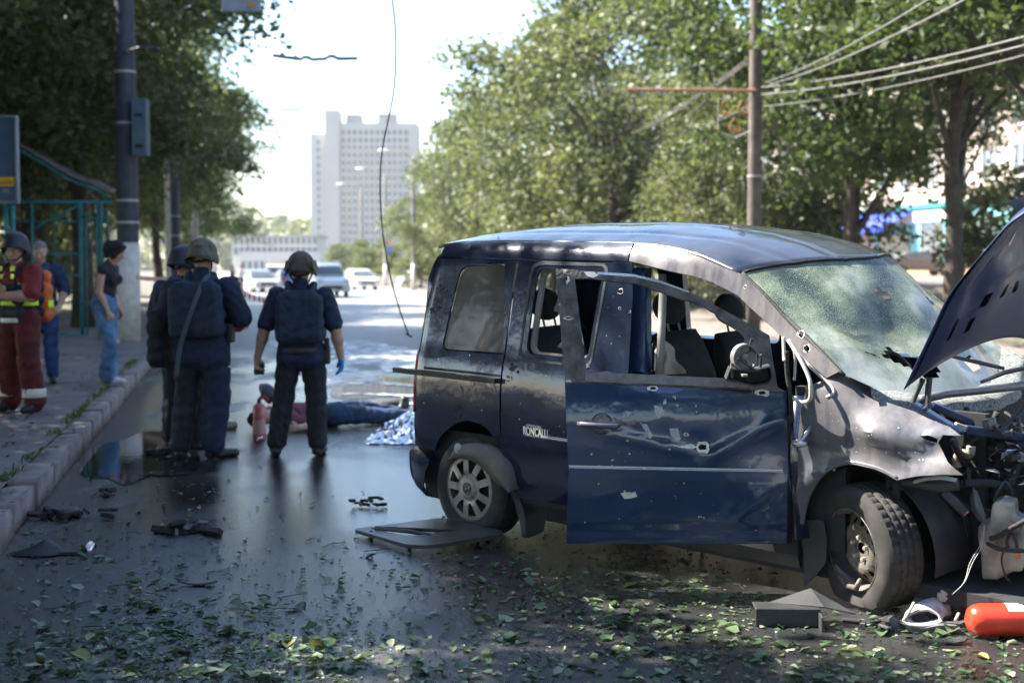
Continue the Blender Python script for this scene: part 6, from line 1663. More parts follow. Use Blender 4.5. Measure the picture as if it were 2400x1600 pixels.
# --- medic with crossed arms, helmet and red uniform, at the left edge
def medic():
    p = gnd(50, 962, PAVE_Z + .02); e = person('medic in red uniform and dark helmet, arms crossed, at the left edge', (p.x, p.y, PAVE_Z + .015), math.radians(150))
    # faces the viewer's left: local +Y forward
    b = Body()
    torso(b, REDU, (0, 0, .97), (0, .0, 1.26), (0, .01, 1.48), (1, 0, 0), 1.1, 1.1, headc=(0, .04, 1.60))
    b.cone(MAROON, (-.09, 0, .94), (.09, 0, .94), .135, .135)
    leg(b, MAROON, (-.11, 0, .92), (-.15, .03, .50), (-.19, -.02, .10), (-.22, .16, .04), BOOT, (.13, .108, .10), cuff=.108)
    leg(b, MAROON, (.11, 0, .92), (.14, .03, .50), (.17, -.02, .10), (.2, .16, .04), BOOT, (.13, .108, .10), cuff=.108)
    arm(b, REDU, (-.21, .0, 1.41), (-.31, .12, 1.17), (-.02, .30, 1.17), (.085, .058, .042), .44); arm(b, REDU, (.21, .0, 1.41), (.31, .12, 1.14), (.02, .26, 1.24), (.085, .058, .042), .44)
    hand(b, (-.02, .30, 1.17), (1, -.1, .05), (0, .3, 1), curl=.3); hand(b, (.02, .26, 1.24), (-1, -.1, 0), (0, .3, 1), curl=.3)
    head(b, (0, .045, 1.62), (-.35, 1, -.1)); b.build('body', e)
    helmet(e, (0, .035, 1.655), HELMB, (-.35, 1, 0), s=1.08)
    v = Body(.012)
    for zz in (1.0, 1.12, 1.24): v.cone(NAVYV, (-.12, .10, zz), (.12, .10, zz), .06, .06)
    v.build('chest_rig', e, .04)
    for q in (-1, 1):
        for z_ in (1.34, 1.42): patch_on('reflector', e, [(q * .09 - .03, .155, z_), (q * .09 + .03, .155, z_), (q * .09 + .03, .150, z_ + .045), (q * .09 - .03, .15, z_ + .045)], LIME)
    for z_, rr_2, m_, nm in ((1.07, .178, LIME, 'waist_reflector'), (.90, .178, REFL, 'hem_band')):
        mb = MB(); mb.lathe([(rr_2, z_), (rr_2 + .004, z_ + .003), (rr_2 + .004, z_ + .045), (rr_2, z_ + .048)], 28, Matrix.Diagonal((1.12, .95, 1, 1))); mb.build(nm, m_, e, smooth=True)
    for sx in (-1, 1):
        ax_, ay_ = sx * .18, -.012
        mb = MB(); mb.lathe([(.112, .15), (.118, .155), (.116, .235), (.112, .24)], 22, Matrix.Translation((ax_, ay_, 0))); mb.build('trouser_band', REFL, e, smooth=True)
    # orange rescue backpack: a thing of its own
    W = Matrix.Translation((p.x, p.y, PAVE_Z + .015)) @ Matrix.Rotation(math.radians(150), 4, 'Z')
    ORANGE = M('orange_pack_cloth', (.52, .10, .02), .7, var=.3, scale=8, bump=.4, bscale=20)
    eb_ = empty('backpack', label='orange and black rescue backpack on the red medic\'s back', cat='backpack'); eb_.matrix_world = W
    bp = Body(.013)
    for zz in (.98, 1.10, 1.22, 1.36): bp.cone(ORANGE, (-.10, -.24, zz), (.10, -.24, zz), .085 if zz < 1.3 else .07, .085 if zz < 1.3 else .07)
    for zz in (1.0, 1.12, 1.24, 1.36): bp.cone(BLACKU, (-.10, -.175, zz), (.10, -.175, zz), .06, .06)
    bp.build('sack', eb_, .05)
    for sx in (-1, 1):
        mb = MB(); mb.tube(smooth_line([(sx * .10, -.17, 1.40), (sx * .11, -.02, 1.50), (sx * .115, .12, 1.42), (sx * .13, .15, 1.28), (sx * .17, .05, 1.10), (sx * .15, -.12, 1.0)], 4), .016, 6); mb.build('strap', BLACKU, eb_, smooth=True)
        patch_on('reflector', eb_, [(sx * .19, -.20, 1.05), (sx * .19, -.27, 1.05), (sx * .19, -.27, 1.12), (sx * .19, -.20, 1.12)], LIME)
    patch_on('pack_strap', eb_, [(-.15, -.318, 1.16), (.15, -.318, 1.16), (.15, -.318, 1.19), (-.15, -.318, 1.19)], BLACKU)
medic()
# --- grey-haired man in a dark blue shirt, looking down
def grey_man():
    p = gnd(100, 896, PAVE_Z + .02); e = person('grey-haired man in dark blue shirt and jeans looking down', (p.x, p.y, PAVE_Z + .01), -math.pi + .25)
    b = Body(.0095)
    DJ = M('dark_jeans', (.02, .04, .12), .9, var=.4, scale=8, bump=.4, bscale=18)
    torso(b, BLUESH, (0, 0, .99), (0, .01, 1.28), (0, .02, 1.51), (1, 0, 0), 1.05, 1.05, headc=(0, .06, 1.62))
    b.cone(DJ, (-.08, 0, .95), (.08, 0, .95), .125, .125)
    leg(b, DJ, (-.10, 0, .93), (-.11, .03, .52), (-.12, -.02, .10), (-.15, .16, .04), BOOT, (.115, .085, .07), cuff=.075); leg(b, DJ, (.10, 0, .93), (.11, .03, .52), (.13, -.02, .10), (.18, .15, .04), BOOT, (.115, .085, .07), cuff=.075)
    arm(b, BLUESH, (-.20, .02, 1.43), (-.28, .0, 1.16), (-.23, .18, .98), (.075, .05, .036), .5); arm(b, BLUESH, (.20, .02, 1.43), (.28, .02, 1.16), (.16, .22, 1.02), (.075, .05, .036), .5)
    hand(b, (-.23, .18, .98), (.3, .6, -.6), (.8, .2, .3)); hand(b, (.16, .22, 1.02), (-.7, .5, -.2), (0, .3, 1))
    P = head(b, (0, .075, 1.645), (.05, 1, -.42)); b.build('body', e)
    hb = Body(.009); hb.ell(HAIRG, P(0, -.022, .052), (.080, .095, .088), None); hb.ell(HAIRG, P(0, -.06, .01), (.076, .06, .075), None); hb.build('hair', e)
    patch_on('shoulder_stripe', e, [(-.20, .06, 1.50), (-.27, .05, 1.40), (-.275, .02, 1.40), (-.205, .03, 1.50)], REFL)
grey_man()
# --- woman in black top and torn jeans, looking down to the road
def woman():
    p = gnd(252, 897, PAVE_Z); e = person('dark-haired woman in sleeveless black top and torn blue jeans', (p.x, p.y, PAVE_Z), -math.pi / 2 - .15)
    b = Body(.009); s = 1.06
    q = lambda x, y, z: (x * s, y * s, z * s)
    torso(b, BLACKT, q(0, -.02, .98), q(0, .02, 1.23), q(0, .05, 1.43), (1, 0, 0), .88, .95, headc=q(0, .115, 1.535))
    for sx in (-1, 1): b.ell(BLACKT, q(sx * .065, .115, 1.24), (.07, .065, .07))
    b.cone(JEANS, q(-.075, -.03, .93), q(.075, -.03, .93), .128, .128); b.cone(JEANS, q(-.07, -.01, 1.0), q(.07, -.01, 1.0), .108, .108)
    leg(b, JEANS, q(-.085, -.02, .88), q(-.09, .01, .49), q(-.09, -.06, .09), q(-.09, .10, .035), WHITES, (.115, .088, .082), cuff=.098, cut=.02)
    leg(b, JEANS, q(.085, -.02, .88), q(.10, .10, .49), q(.11, .08, .09), q(.12, .25, .035), WHITES, (.115, .088, .082), cuff=.098, cut=.02)
    b.ell(SKIN, q(-.09, .095, .50), (.05, .012, .022)); b.ell(SKIN, q(.10, .188, .50), (.05, .012, .026))
    arm(b, BLACKT, q(-.165, .03, 1.35), q(-.19, -.02, 1.09), q(-.17, .10, .87), (.056, .044, .033), .02); arm(b, BLACKT, q(.165, .03, 1.35), q(.185, .0, 1.09), q(.17, .10, .86), (.056, .044, .033), .02)
    b.cone(BLACKT, q(-.155, .03, 1.37), q(-.13, .03, 1.36), .058, .06); b.cone(BLACKT, q(.155, .03, 1.37), q(.13, .03, 1.36), .058, .06)
    hand(b, q(-.17, .10, .87), (.1, .25, -1), (.5, .8, 0), (1, 0, 0), curl=.4, L=.085); hand(b, q(.17, .10, .86), (-.1, .25, -1), (-.5, .8, 0), (-1, 0, 0), curl=.4, L=.085)
    P = head(b, q(0, .135, 1.565), (0, 1, -.50), s=.97); b.build('body', e)
    hb = Body(.009)
    for c_, r_ in (((0, -.03, .055), (.096, .118, .10)), ((0, -.11, -.01), (.085, .07, .10)), ((0, .03, .088), (.072, .055, .034)), ((-.072, .0, -.015), (.026, .055, .085)), ((.072, .0, -.015), (.026, .055, .085)), ((0, -.135, .05), (.05, .04, .05))): hb.ell(HAIRB, P(*c_), r_)
    hb.chain(HAIRB, [P(.02, .06, .085), P(.045, .078, .05), P(.06, .06, .0)], [.024, .018, .012]); hb.chain(HAIRB, [P(0, -.12, .0), P(0, -.11, -.08), P(0, -.10, -.12)], [.05, .035, .015])
    hb.build('hair', e)
woman()
# --- rescuer in red trousers mostly hidden by the two officers
def rescuer():
    p = gnd(492, 1004); e = person('rescuer in red trousers with striped cuffs, mostly hidden behind the stocky officer', (p.x, p.y, 0), -.9)
    b = Body(.011); RT = M('red_trousers', (.28, .015, .015), .85, var=.3, scale=8, bump=.4, bscale=16)
    torso(b, REDU, (0, 0, .93), (0, .10, 1.16), (0, .20, 1.32), (1, 0, 0), 1.0, 1.0, headc=(0, .27, 1.40)); b.cone(RT, (-.08, 0, .92), (.08, 0, .92), .12, .12)
    leg(b, RT, (-.10, 0, .90), (-.13, .03, .48), (-.17, -.02, .10), (-.19, .17, .04), BEIGE, (.115, .08, .065), cuff=.07); leg(b, RT, (.10, 0, .90), (.12, .03, .48), (.14, -.02, .10), (.17, .19, .04), BEIGE, (.115, .08, .065), cuff=.07)
    arm(b, REDU, (-.19, .15, 1.26), (-.27, .18, 1.06), (-.15, .28, 1.05), (.07, .05, .036), .5); arm(b, REDU, (.19, .15, 1.26), (.27, .18, 1.06), (.15, .28, 1.05), (.07, .05, .036), .5)
    hand(b, (-.15, .28, 1.05), (.7, .6, 0), (0, .2, 1)); hand(b, (.15, .28, 1.05), (-.7, .6, 0), (0, .2, 1))
    head(b, (0, .29, 1.42), (0, 1, -.5)); b.build('body', e); hb = Body(.011); hb.ell(HAIRB, (0, .265, 1.47), (.083, .1, .085)); hb.build('hair', e)
    for sx, ax_ in ((-1, -.165), (1, .138)):
        for z_ in (.20, .28): mb = MB(); mb.lathe([(.074, z_), (.078, z_ + .003), (.078, z_ + .035), (.074, z_ + .038)], 18, Matrix.Translation((ax_, -.01, 0))); mb.build('trouser_band', REFL, e, smooth=True)
rescuer()
# --- person lying on the road behind the officers, head to the left
def lying():
    a, c = gnd(590, 1008), gnd(900, 990)
    d = (c - a); rz = math.atan2(d.y, d.x); e = person('person in blue jeans lying on the road behind the middle officer', (a.x, a.y, 0), rz)
    b = Body(.0105); LJ = M('faded_dark_jeans', (.016, .04, .085), .9, var=.45, scale=7, bump=.5, bscale=20); TOP = M('dark_pink_top', (.13, .035, .05), .85, var=.4, scale=7, bump=.4, bscale=16)
    # local X runs from head to feet, lying on the back
    torso(b, TOP, (.78, 0, .125), (.48, 0, .135), (.27, 0, .12), (0, 1, 0), 1.0, 1.0, headc=(.14, 0, .11)); b.cone(LJ, (.84, -.08, .12), (.84, .08, .12), .115, .115)
    leg_ = lambda sy, kx_, kz: b.chain(LJ, [(.88, sy * .10, .12), (1.08, sy * .13, .12 + kz * .5), (1.28, sy * .15, .10 + kz), (1.50, sy * .17, .085 + kz * .5), (1.68, sy * .18, .075)], [.11, .10, .082, .078, .07])
    leg_(-1, 0, .0); leg_(1, 0, .05)
    for sy in (-1, 1): b.chain(BOOT, [(1.72, sy * .18, .06), (1.76, sy * .19, .13), (1.78, sy * .20, .22)], [.05, .046, .04])
    arm(b, TOP, (.36, -.19, .11), (.55, -.32, .06), (.36, -.42, .05), (.06, .046, .034), .3); arm(b, TOP, (.36, .19, .11), (.60, .32, .07), (.80, .36, .06), (.06, .046, .034), .3)
    hand(b, (.36, -.42, .05), (-.9, -.2, 0), (0, 0, 1), curl=.4); hand(b, (.80, .36, .06), (1, 0, 0), (0, -1, .2), curl=.4)
    head(b, (.09, 0, .115), (0, .25, 1), (-1, 0, 0)); b.build('body', e); hb = Body(.01); hb.ell(HAIRB, (.04, 0, .11), (.085, .09, .085)); hb.build('hair', e)
lying()
# --- small figures by the cars far down the road
def far_person(u, v, label, top, legs, rz):
    p = gnd(u, v); e = person(label, (p.x, p.y, 0), rz); b = Body(.02)
    torso(b, top, (0, 0, .97), (0, 0, 1.26), (0, 0, 1.48), (1, 0, 0), headc=(0, .02, 1.60)); b.cone(legs, (-.08, 0, .94), (.08, 0, .94), .12, .12)
    for sx in (-1, 1):
        leg(b, legs, (sx * .10, 0, .91), (sx * .12, .02, .5), (sx * .14, 0, .1), (sx * .16, .16, .04), BOOT); arm(b, top, (sx * .19, 0, 1.41), (sx * .26, 0, 1.14), (sx * .22, .14, .95), sleeve=.5); b.chain(SKIN, [(sx * .22, .14, .95), (sx * .22, .16, .87)], [.035, .03])
    head(b, (0, .02, 1.63), (0, 1, 0)); b.ell(HAIRB, (0, 0, 1.69), (.078, .095, .07)); b.build('body', e)
far_person(566, 690, 'small distant figure in white shirt beside the silver car', M('white_shirt', (.5, .5, .5), .8), BLACKU, 1.2)
far_person(545, 692, 'small distant figure in dark clothes at the edge of the silver car', BLACKT, BLACKU, -1.0)

# ================================================================== STREET FURNITURE
TEAL = M('teal_painted_steel', (.025, .17, .18), .55, var=.3, scale=8)
DARKPOLE = M('dark_painted_pole', (.028, .036, .052), .6, var=.3, scale=6, bump=.15, bscale=40)
GALV = M('galvanised_pipe', (.42, .38, .33), .5, .3, var=.2, scale=10)
WHITEWASH = M('whitewashed_concrete', (.56, .52, .48), .9, var=.2, scale=7, bump=.3, bscale=40)
BANDM = M('pale_strap', (.38, .38, .38), .6)
WIREM = M('black_wire', (.02, .02, .022), .6)
RUSTM = M('rusty_bracket', (.28, .15, .09), .7, var=.3, scale=12)
LAMPO = M('amber_rope_light', (.45, .22, .07), .5)
def pole(u0, Y, r0, r1, h, label, name='tram_pole', base=PAVE_Z, mat=None, white=None, bands=(), x=None):
    X = (u0 - 1200) / FPX * Y if x is None else x
    e = empty(name, (X, Y, base), 0, label, 'pole')
    mb = MB(); n = 12; mb.tube([(0, 0, h * i / n - .05) for i in range(n + 1)], [r0 + (r1 - r0) * i / n for i in range(n + 1)], 20); mb.build('shaft', mat or MAT_CONC, e, smooth=True)
    if white: mb = MB(); mb.tube([(0, 0, 0), (0, 0, white)], [r0 + .006, r0 + (r1 - r0) * white / h + .006], 20); mb.build('whitewashed_base', WHITEWASH, e, smooth=True)
    for z in bands:
        rr_2 = r0 + (r1 - r0) * z / h; mb = MB(); mb.lathe([(rr_2 - .01, z - .02), (rr_2 + .012, z - .02), (rr_2 + .012, z + .02), (rr_2 - .01, z + .02)], 20); mb.build('strap', BANDM, e)
    return e
pm = pole(302, 28.0, .225, .165, 11, 'thick dark pole with whitewashed foot beside the woman', mat=DARKPOLE, white=1.95, bands=(2.35, 2.78, 4.3, 5.3, 7.1))
MB().box(.20, .48, -.35, -.05, 3.65, 4.75).build('switch_box', M('grey_blue_cabinet', (.06, .10, .13), .6), pm)
for z_ in (4.40, 3.80): MB().box(.26, .42, -.37, -.35, z_, z_ + .06).build('cabinet_vent', DARKIN, pm)
mb = MB(); mb.tube([(0, -.2, 5.65), (.4, -.3, 5.75), (.75, -.35, 5.7)], .03, 6); mb.build('bracket', DARKPOLE, pm)
pole(416, 51, .20, .16, 7.2, 'second left pole, dark, beside a pale pipe', mat=DARKPOLE, bands=(2.6, 3.3, 5.2), x=kx(51, -.75))
e = pole(404, 50.4, .085, .08, 10.2, 'pale straight pipe post fixed beside the second left pole', 'pipe_post', mat=GALV, bands=(2.8, 3.6, 5.0, 6.5), x=kx(50.4, -1.0))
for i, (Y, lab) in enumerate([(76, 'third pole along the left kerb with a bell-shaped light ornament'), (101, 'fourth pole along the left kerb'), (127, 'fifth pole along the left kerb'), (152, 'sixth and furthest pole along the left kerb')]):
    e = pole(0, Y, .19, .14, 7.6, lab, x=kx(Y, -.7), bands=(2.5,))
    mb = MB(); mb.tube([(0, 0, 7.2), (2.6, 0, 7.35)], .04, 6); mb.build('arm', GALV, e)
    if i == 0:
        for (dx, dz) in ((.25, 9.2), (.6, 10.1)):
            mb = MB(); mb.tube([(dx + .28 * math.cos(a) * (1.2 - .5 * math.sin(a)), -.1, dz - .9 + .38 * math.sin(a)) for a in np.linspace(0, 6.28, 19)], .035, 5, caps=False); mb.build('light_ornament', LAMPO, e)
        mb = MB(); mb.tube([(-1.2, 0, 7.3), (0, 0, 6.9), (1.1, 0, 7.5)], .05, 6); mb.build('ornament_arm', RUSTM, e)
# right-hand pole with cross arm and bell ornament panel
Yp = 29.8; pr = pole(1768, Yp, .155, .115, 12.5, 'brown pole with long cross arm rising behind the van roof', base=.15, x=(1766 - 1200) / FPX * Yp, bands=(3.4,), mat=M('weathered_brown_pole', (.11, .09, .075), .85, var=.35, scale=4, bump=.2, bscale=40))
zz = EYE + (625 - 218) / FPX * Yp - .15
mb = MB(); mb.tube([(0, -.12, zz), (-1.3, -.14, zz + .01), (-2.7, -.16, zz + .01)], .035, 8); mb.build('cross_arm', RUSTM, pr)
for dx in (-1.95, -2.4): mb = MB(); mb.ball((dx, -.16, zz - .08), (.04, .04, .07), 6); mb.build('insulator', BANDM, pr)
orn = MB(); z0 = zz - .12
orn.tube([(-.80, -.14, z0), (-.80, -.14, z0 - .72), (-.45, -.14, z0 - .86), (-.12, -.14, z0 - .72), (-.12, -.14, z0)], .012, 5); orn.build('ornament_frame', GALV, pr)
for dx, dz in ((-.66, -.30), (-.28, -.28), (-.45, -.66)):
    mb = MB(); P = [(-.10, -.06), (-.11, .02), (-.04, .17), (0, .2), (.04, .17), (.11, .02), (.10, -.06), (0, -.085), (-.10, -.06), (0, -.03), (.10, -.06)]
    mb.tube([(dx + a, -.15, z0 + dz + c) for a, c in P], .012, 5); mb.build('bell_light', LAMPO, pr)
pole(0, 76, .15, .12, 9.5, 'lamp post in front of the maples, second on the right kerb', 'lamp_post', base=.14, x=kx(76, 12.95), white=1.6)
for i, (Y, lab) in enumerate([(91, 'lamp post with white foot right of the dangling wire'), (108, 'lamp post with white foot left of the dangling wire'), (128, 'furthest lamp post on the right kerb')]):
    e = pole(0, Y, .15, .11, 8.6, lab, 'lamp_post', base=.14, x=kx(Y, 12.95), white=1.7)
    mb = MB(); mb.tube([(0, 0, 8.4), (-.6, 0, 8.9), (-1.6, 0, 9.0)], .04, 6); mb.build('arm', GALV, e)
    mb = MB(); mb.ball((-1.9, 0, 8.97), (.38, .14, .09), 8); mb.build('lamp_head', M('white_lamp_head', (.7, .7, .7), .4) if i == 0 else bpy.data.materials['white_lamp_head'], e, smooth=True)
    if i == 1: mb = MB(); mb.box(.12, .5, -.02, .02, 2.6, 3.0); mb.build('road_sign', M('blue_sign', (.05, .2, .5), .5), e); mb = MB(); mb.lathe([(.3, -.02), (.3, .02), (.001, .02)], 18, Matrix.Translation((.3, 0, 3.4)) @ Matrix.Rotation(math.pi / 2, 4, 'X')); mb.build('round_sign', M('pale_red_sign', (.6, .3, .28), .5), e)
# lamp head peeking out of the maples
e = pole(1283, 60, .06, .05, 10.2, 'slim lamp post whose white head shows among the maples', 'lamp_post', base=.15, x=(1300 - 1200) / FPX * 60)
mb = MB(); mb.ball((-.3, -3.2, 10.1), (.5, .2, .12), 8); mb.build('lamp_head', bpy.data.materials['white_lamp_head'], e, smooth=True)

def wire(pts, r, label, sag=0.0, name='overhead_wire', n=14, mat=None):
    P = []
    A, B = Vector(pts[0]), Vector(pts[-1])
    if len(pts) == 2:
        for i in range(n + 1): t = i / n; P.append(A.lerp(B, t) - Vector((0, 0, 4 * sag * t * (1 - t))))
    else: P = [Vector(p) for p in smooth_line([tuple(p) for p in pts], 6)]
    mb = MB(); mb.tube(P, r, 6); o = mb.build(name, mat or WIREM, smooth=True); tag(o, label, 'wire'); return o
GREYW = M('grey_cable', (.16, .15, .145), .6)
ct = Vector((pr.location.x, Yp - .15, EYE + (625 - 320 / 2.352) / FPX * Yp))
def wpx(a, Ya, b, Yb, r, label, sag=.1): return wire([at(*a, Ya), at(*b, Yb)], r, label, sag, mat=GREYW)
wpx((1752, 140), Yp, (1500, 300), 44, .014, 'upper cable of the pair falling left from the pole'); wpx((1752, 148), Yp, (1492, 310), 44, .014, 'lower cable of the pair falling left from the pole')
wpx((1660, 230), 36, (1500, 345), 47, .012, 'cable crossing below the bell ornament to the left'); wpx((1780, 235), Yp, (1512, 350), 46, .012, 'cable from the pole\'s cross arm level down to the left')
wpx((1780, 205), Yp, (2420, 82), 17, .013, 'upper of two close cables running to the right edge'); wpx((1780, 222), Yp, (2420, 102), 17, .013, 'lower of two close cables running to the right edge')
wpx((1780, 250), Yp, (2420, 125), 18, .009, 'lowest cable running to the right edge, in front of the trees'); wpx((1790, 195), Yp, (2200, -15), 16, .010, 'left cable climbing to the top edge at the right'); wpx((1800, 200), Yp, (2290, -15), 16, .012, 'right cable climbing to the top edge at the right')
wpx((1560, 190), 40, (1480, 230), 50, .016, 'short cable piece left of the cross arm')
# hanging, torn contact wire with a hook at its end
hw = [at(u, v, 13.5) for u, v in ((915, -30), (926, 60), (927, 150), (922, 220), (908, 290), (896, 350), (891, 420), (893, 500), (902, 580), (918, 660), (938, 730), (958, 785))]
wire(hw, .008, 'torn wire dangling from above in front of the tower', name='torn_wire')
w_ = bpy.data.objects['torn_wire']
mb = MB(); q = hw[-1]; mb.tube([q + Vector((-.03, 0, .012)), q, q + Vector((.035, 0, -.02))], .008, 5); mb.build('hook', WIREM, w_)
# trolley hangers over the road
def hanger(pts, Y, r, label):
    mb = MB(); mb.tube([at(u, v, Y) for u, v in pts], r, 6); tag(mb.build('trolley_hanger', WIREM), label, 'wire hanger')
hanger([(640, 130), (665, 134), (705, 139), (712, 134), (722, 135), (732, 140), (762, 138), (772, 132), (782, 132), (792, 138), (838, 137)], 24, .032, 'dark kinked trolley hanger against the sky beside the left trees')
hanger([(655, 257), (680, 258), (693, 256), (708, 259)], 40, .03, 'small further trolley hanger below the first, faint against the sky')
for i, (a, b) in enumerate([((800, -20), (720, 130)), ((850, -20), (800, 60))]): wire([at(*a, 22), at(*b, 24)], .003, ['left thin suspension wire in the white sky', 'right thin suspension wire in the white sky'][i], .02, mat=GREYW)
# hanging grey sign at the top edge
e = empty('hanging_sign', at(565, -30, 20), 0, 'grey sign box hanging at the top edge before the left trees', 'sign')
MB().box(-.27, .27, -.04, .04, -.34, .3).build('box', M('grey_sign_face', (.28, .30, .34), .6), e); MB().box(.10, .19, -.05, -.04, -.28, -.22).build('amber_spot', M('amber_sticker', (.6, .28, .04), .5), e)
mb = MB(); mb.tube([(0, 0, .3), (0, 0, 3)], .02, 6); mb.build('rod', WIREM, e)

# ---- bus shelter of teal pipes
def shelter():
    Y = 29.9; o_ = gnd(200, 785, .2); e = empty('bus_shelter', (o_.x, o_.y, PAVE_Z + .02), SA, 'teal pipe-frame bus shelter with curved awning behind the woman', 'bus shelter')
    L = lambda u, v, Yd=Y: Matrix.Rotation(-SA, 4, 'Z') @ (at(u, v, Yd) - Vector((o_.x, o_.y, PAVE_Z + .02)))
    def pipe(a, b, r, name='pipe'): mb = MB(); mb.tube([a, b], r, 8); mb.build(name, TEAL, e, smooth=True)
    H_ = L(193, 475).z
    def up(u, Yd, r=.035, top=None):
        g = L(u, 785, Yd); x, y = g.x, g.y; pipe((x, y, 0), (x, y, top or H_), r, 'post')
    up(193, Y, .045); up(205, Y, .022, 2.6); up(232, 28.2, .022); up(241, 28.2, .035, 2.75); up(80, Y, .03); up(255, 33, .03); up(20, Y, .045); up(132, 33, .02)
    pipe(L(-40, 472), L(262, 474), .035, 'top_rail'); pipe(L(62, 545), L(190, 478), .025, 'brace'); pipe(L(-40, 592), L(190, 595), .025, 'mid_rail'); pipe(L(100, 645), L(190, 645), .022, 'mid_rail'); pipe(L(40, 520), L(190, 518), .018, 'mid_rail')
    pipe(L(195, 505), L(241, 518, 28.2), .03, 'side_rail'); pipe(L(197, 560), L(238, 566, 28.2), .02, 'side_rail'); pipe(L(197, 712), L(240, 708, 28.2), .02, 'side_rail'); pipe(L(110, 788), L(194, 784), .045, 'bench_rail')
    mb = MB(); P = smooth_line([(40, 340), (95, 372), (165, 415), (215, 432), (258, 455)], 4); vs = []
    for (u, v) in P: vs.append(L(u, v)); vs.append(L(u + 12, v - 6, Y + 3.2))
    mb.add(vs, [(2 * i, 2 * i + 1, 2 * i + 3, 2 * i + 2) for i in range(len(P) - 1)]); o = mb.build('awning', M('weathered_awning', (.16, .15, .15), .7, var=.3, scale=4), e, smooth=True); s_ = o.modifiers.new('thickness', 'SOLIDIFY'); s_.thickness = .05
    mb = MB(); mb.tube([L(u, v + 8) for u, v in P], .03, 6); mb.build('awning_rib', TEAL, e, smooth=True)
shelter()
# ---- blue notice board at the left edge
def board():
    Y = 17.5; o_ = Vector((at(20, 700, Y).x, Y, PAVE_Z)); e = empty('notice_board', o_, 0, 'tall blue notice board with yellow sticker at the left edge', 'notice board')
    X = lambda u: (u - 1200) / FPX * Y - o_.x; Z = lambda v: EYE + (625 - v) / FPX * Y - PAVE_Z
    BB = M('faded_blue_board', (.035, .085, .15), .5, var=.2, scale=5); BF = M('grey_board_frame', (.16, .19, .22), .5)
    MB().box(X(-60), X(44), -.03, .03, Z(472), Z(280)).build('panel', BB, e)
    MB().box(X(-64), X(48), -.05, .05, Z(280), Z(274)).box(X(44), X(49), -.05, .05, Z(476), Z(280)).box(X(-64), X(48), -.05, .05, Z(478), Z(472)).box(X(-64), X(-60), -.05, .05, Z(472), Z(280)).build('frame', BF, e)
    MB().box(X(0), X(41), -.038, -.03, Z(438), Z(417)).build('sticker', M('yellow_sticker', (.62, .33, .02), .6), e)
    for k in range(2): MB().box(X(8), X(36), -.041, -.038, Z(429 + 4 * k), Z(427.5 + 4 * k)).build('sticker_line', BLACKP, e)
    MB().box(X(12), X(28), -.036, -.03, Z(453), Z(444)).build('notice', BF, e)
    for u in (18, 34): mb = MB(); mb.tube([(X(u), 0, 0), (X(u), 0, Z(478))], .028, 8); mb.build('post', TEAL, e, smooth=True)
    MB().box(X(18), X(34), -.015, .015, Z(540), Z(536)).build('post_tie', TEAL, e)
board()
# ---- barrier tape
def tape(a, b, h, sag, label, n=26):
    A, B = Vector(a), Vector(b); mb = MB(); P = [A.lerp(B, i / n) - Vector((0, 0, 4 * sag * (i / n) * (1 - i / n))) for i in range(n + 1)]
    for i in range(n):
        t = .25 * math.sin(i * .6); q = Vector((0, t * h * .3, h / 2))
        mb.add([P[i] - q, P[i + 1] - q, P[i + 1] + q, P[i] + q], [(0, 1, 2, 3)], i % 2)
    o = mb.build('barrier_tape', [WHITEP, M('red_tape', (.55, .07, .04), .5) if 'red_tape' not in bpy.data.materials else bpy.data.materials['red_tape']]); tag(o, label, 'barrier tape'); return o
tape(at(318, 650, 26), at(400, 652, 24), .075, .02, 'barrier tape stretched between the thick pole and the officers')
tape(at(520, 665, 19), at(665, 715, 19.5), .075, .04, 'red and white barrier tape sagging between the officers')
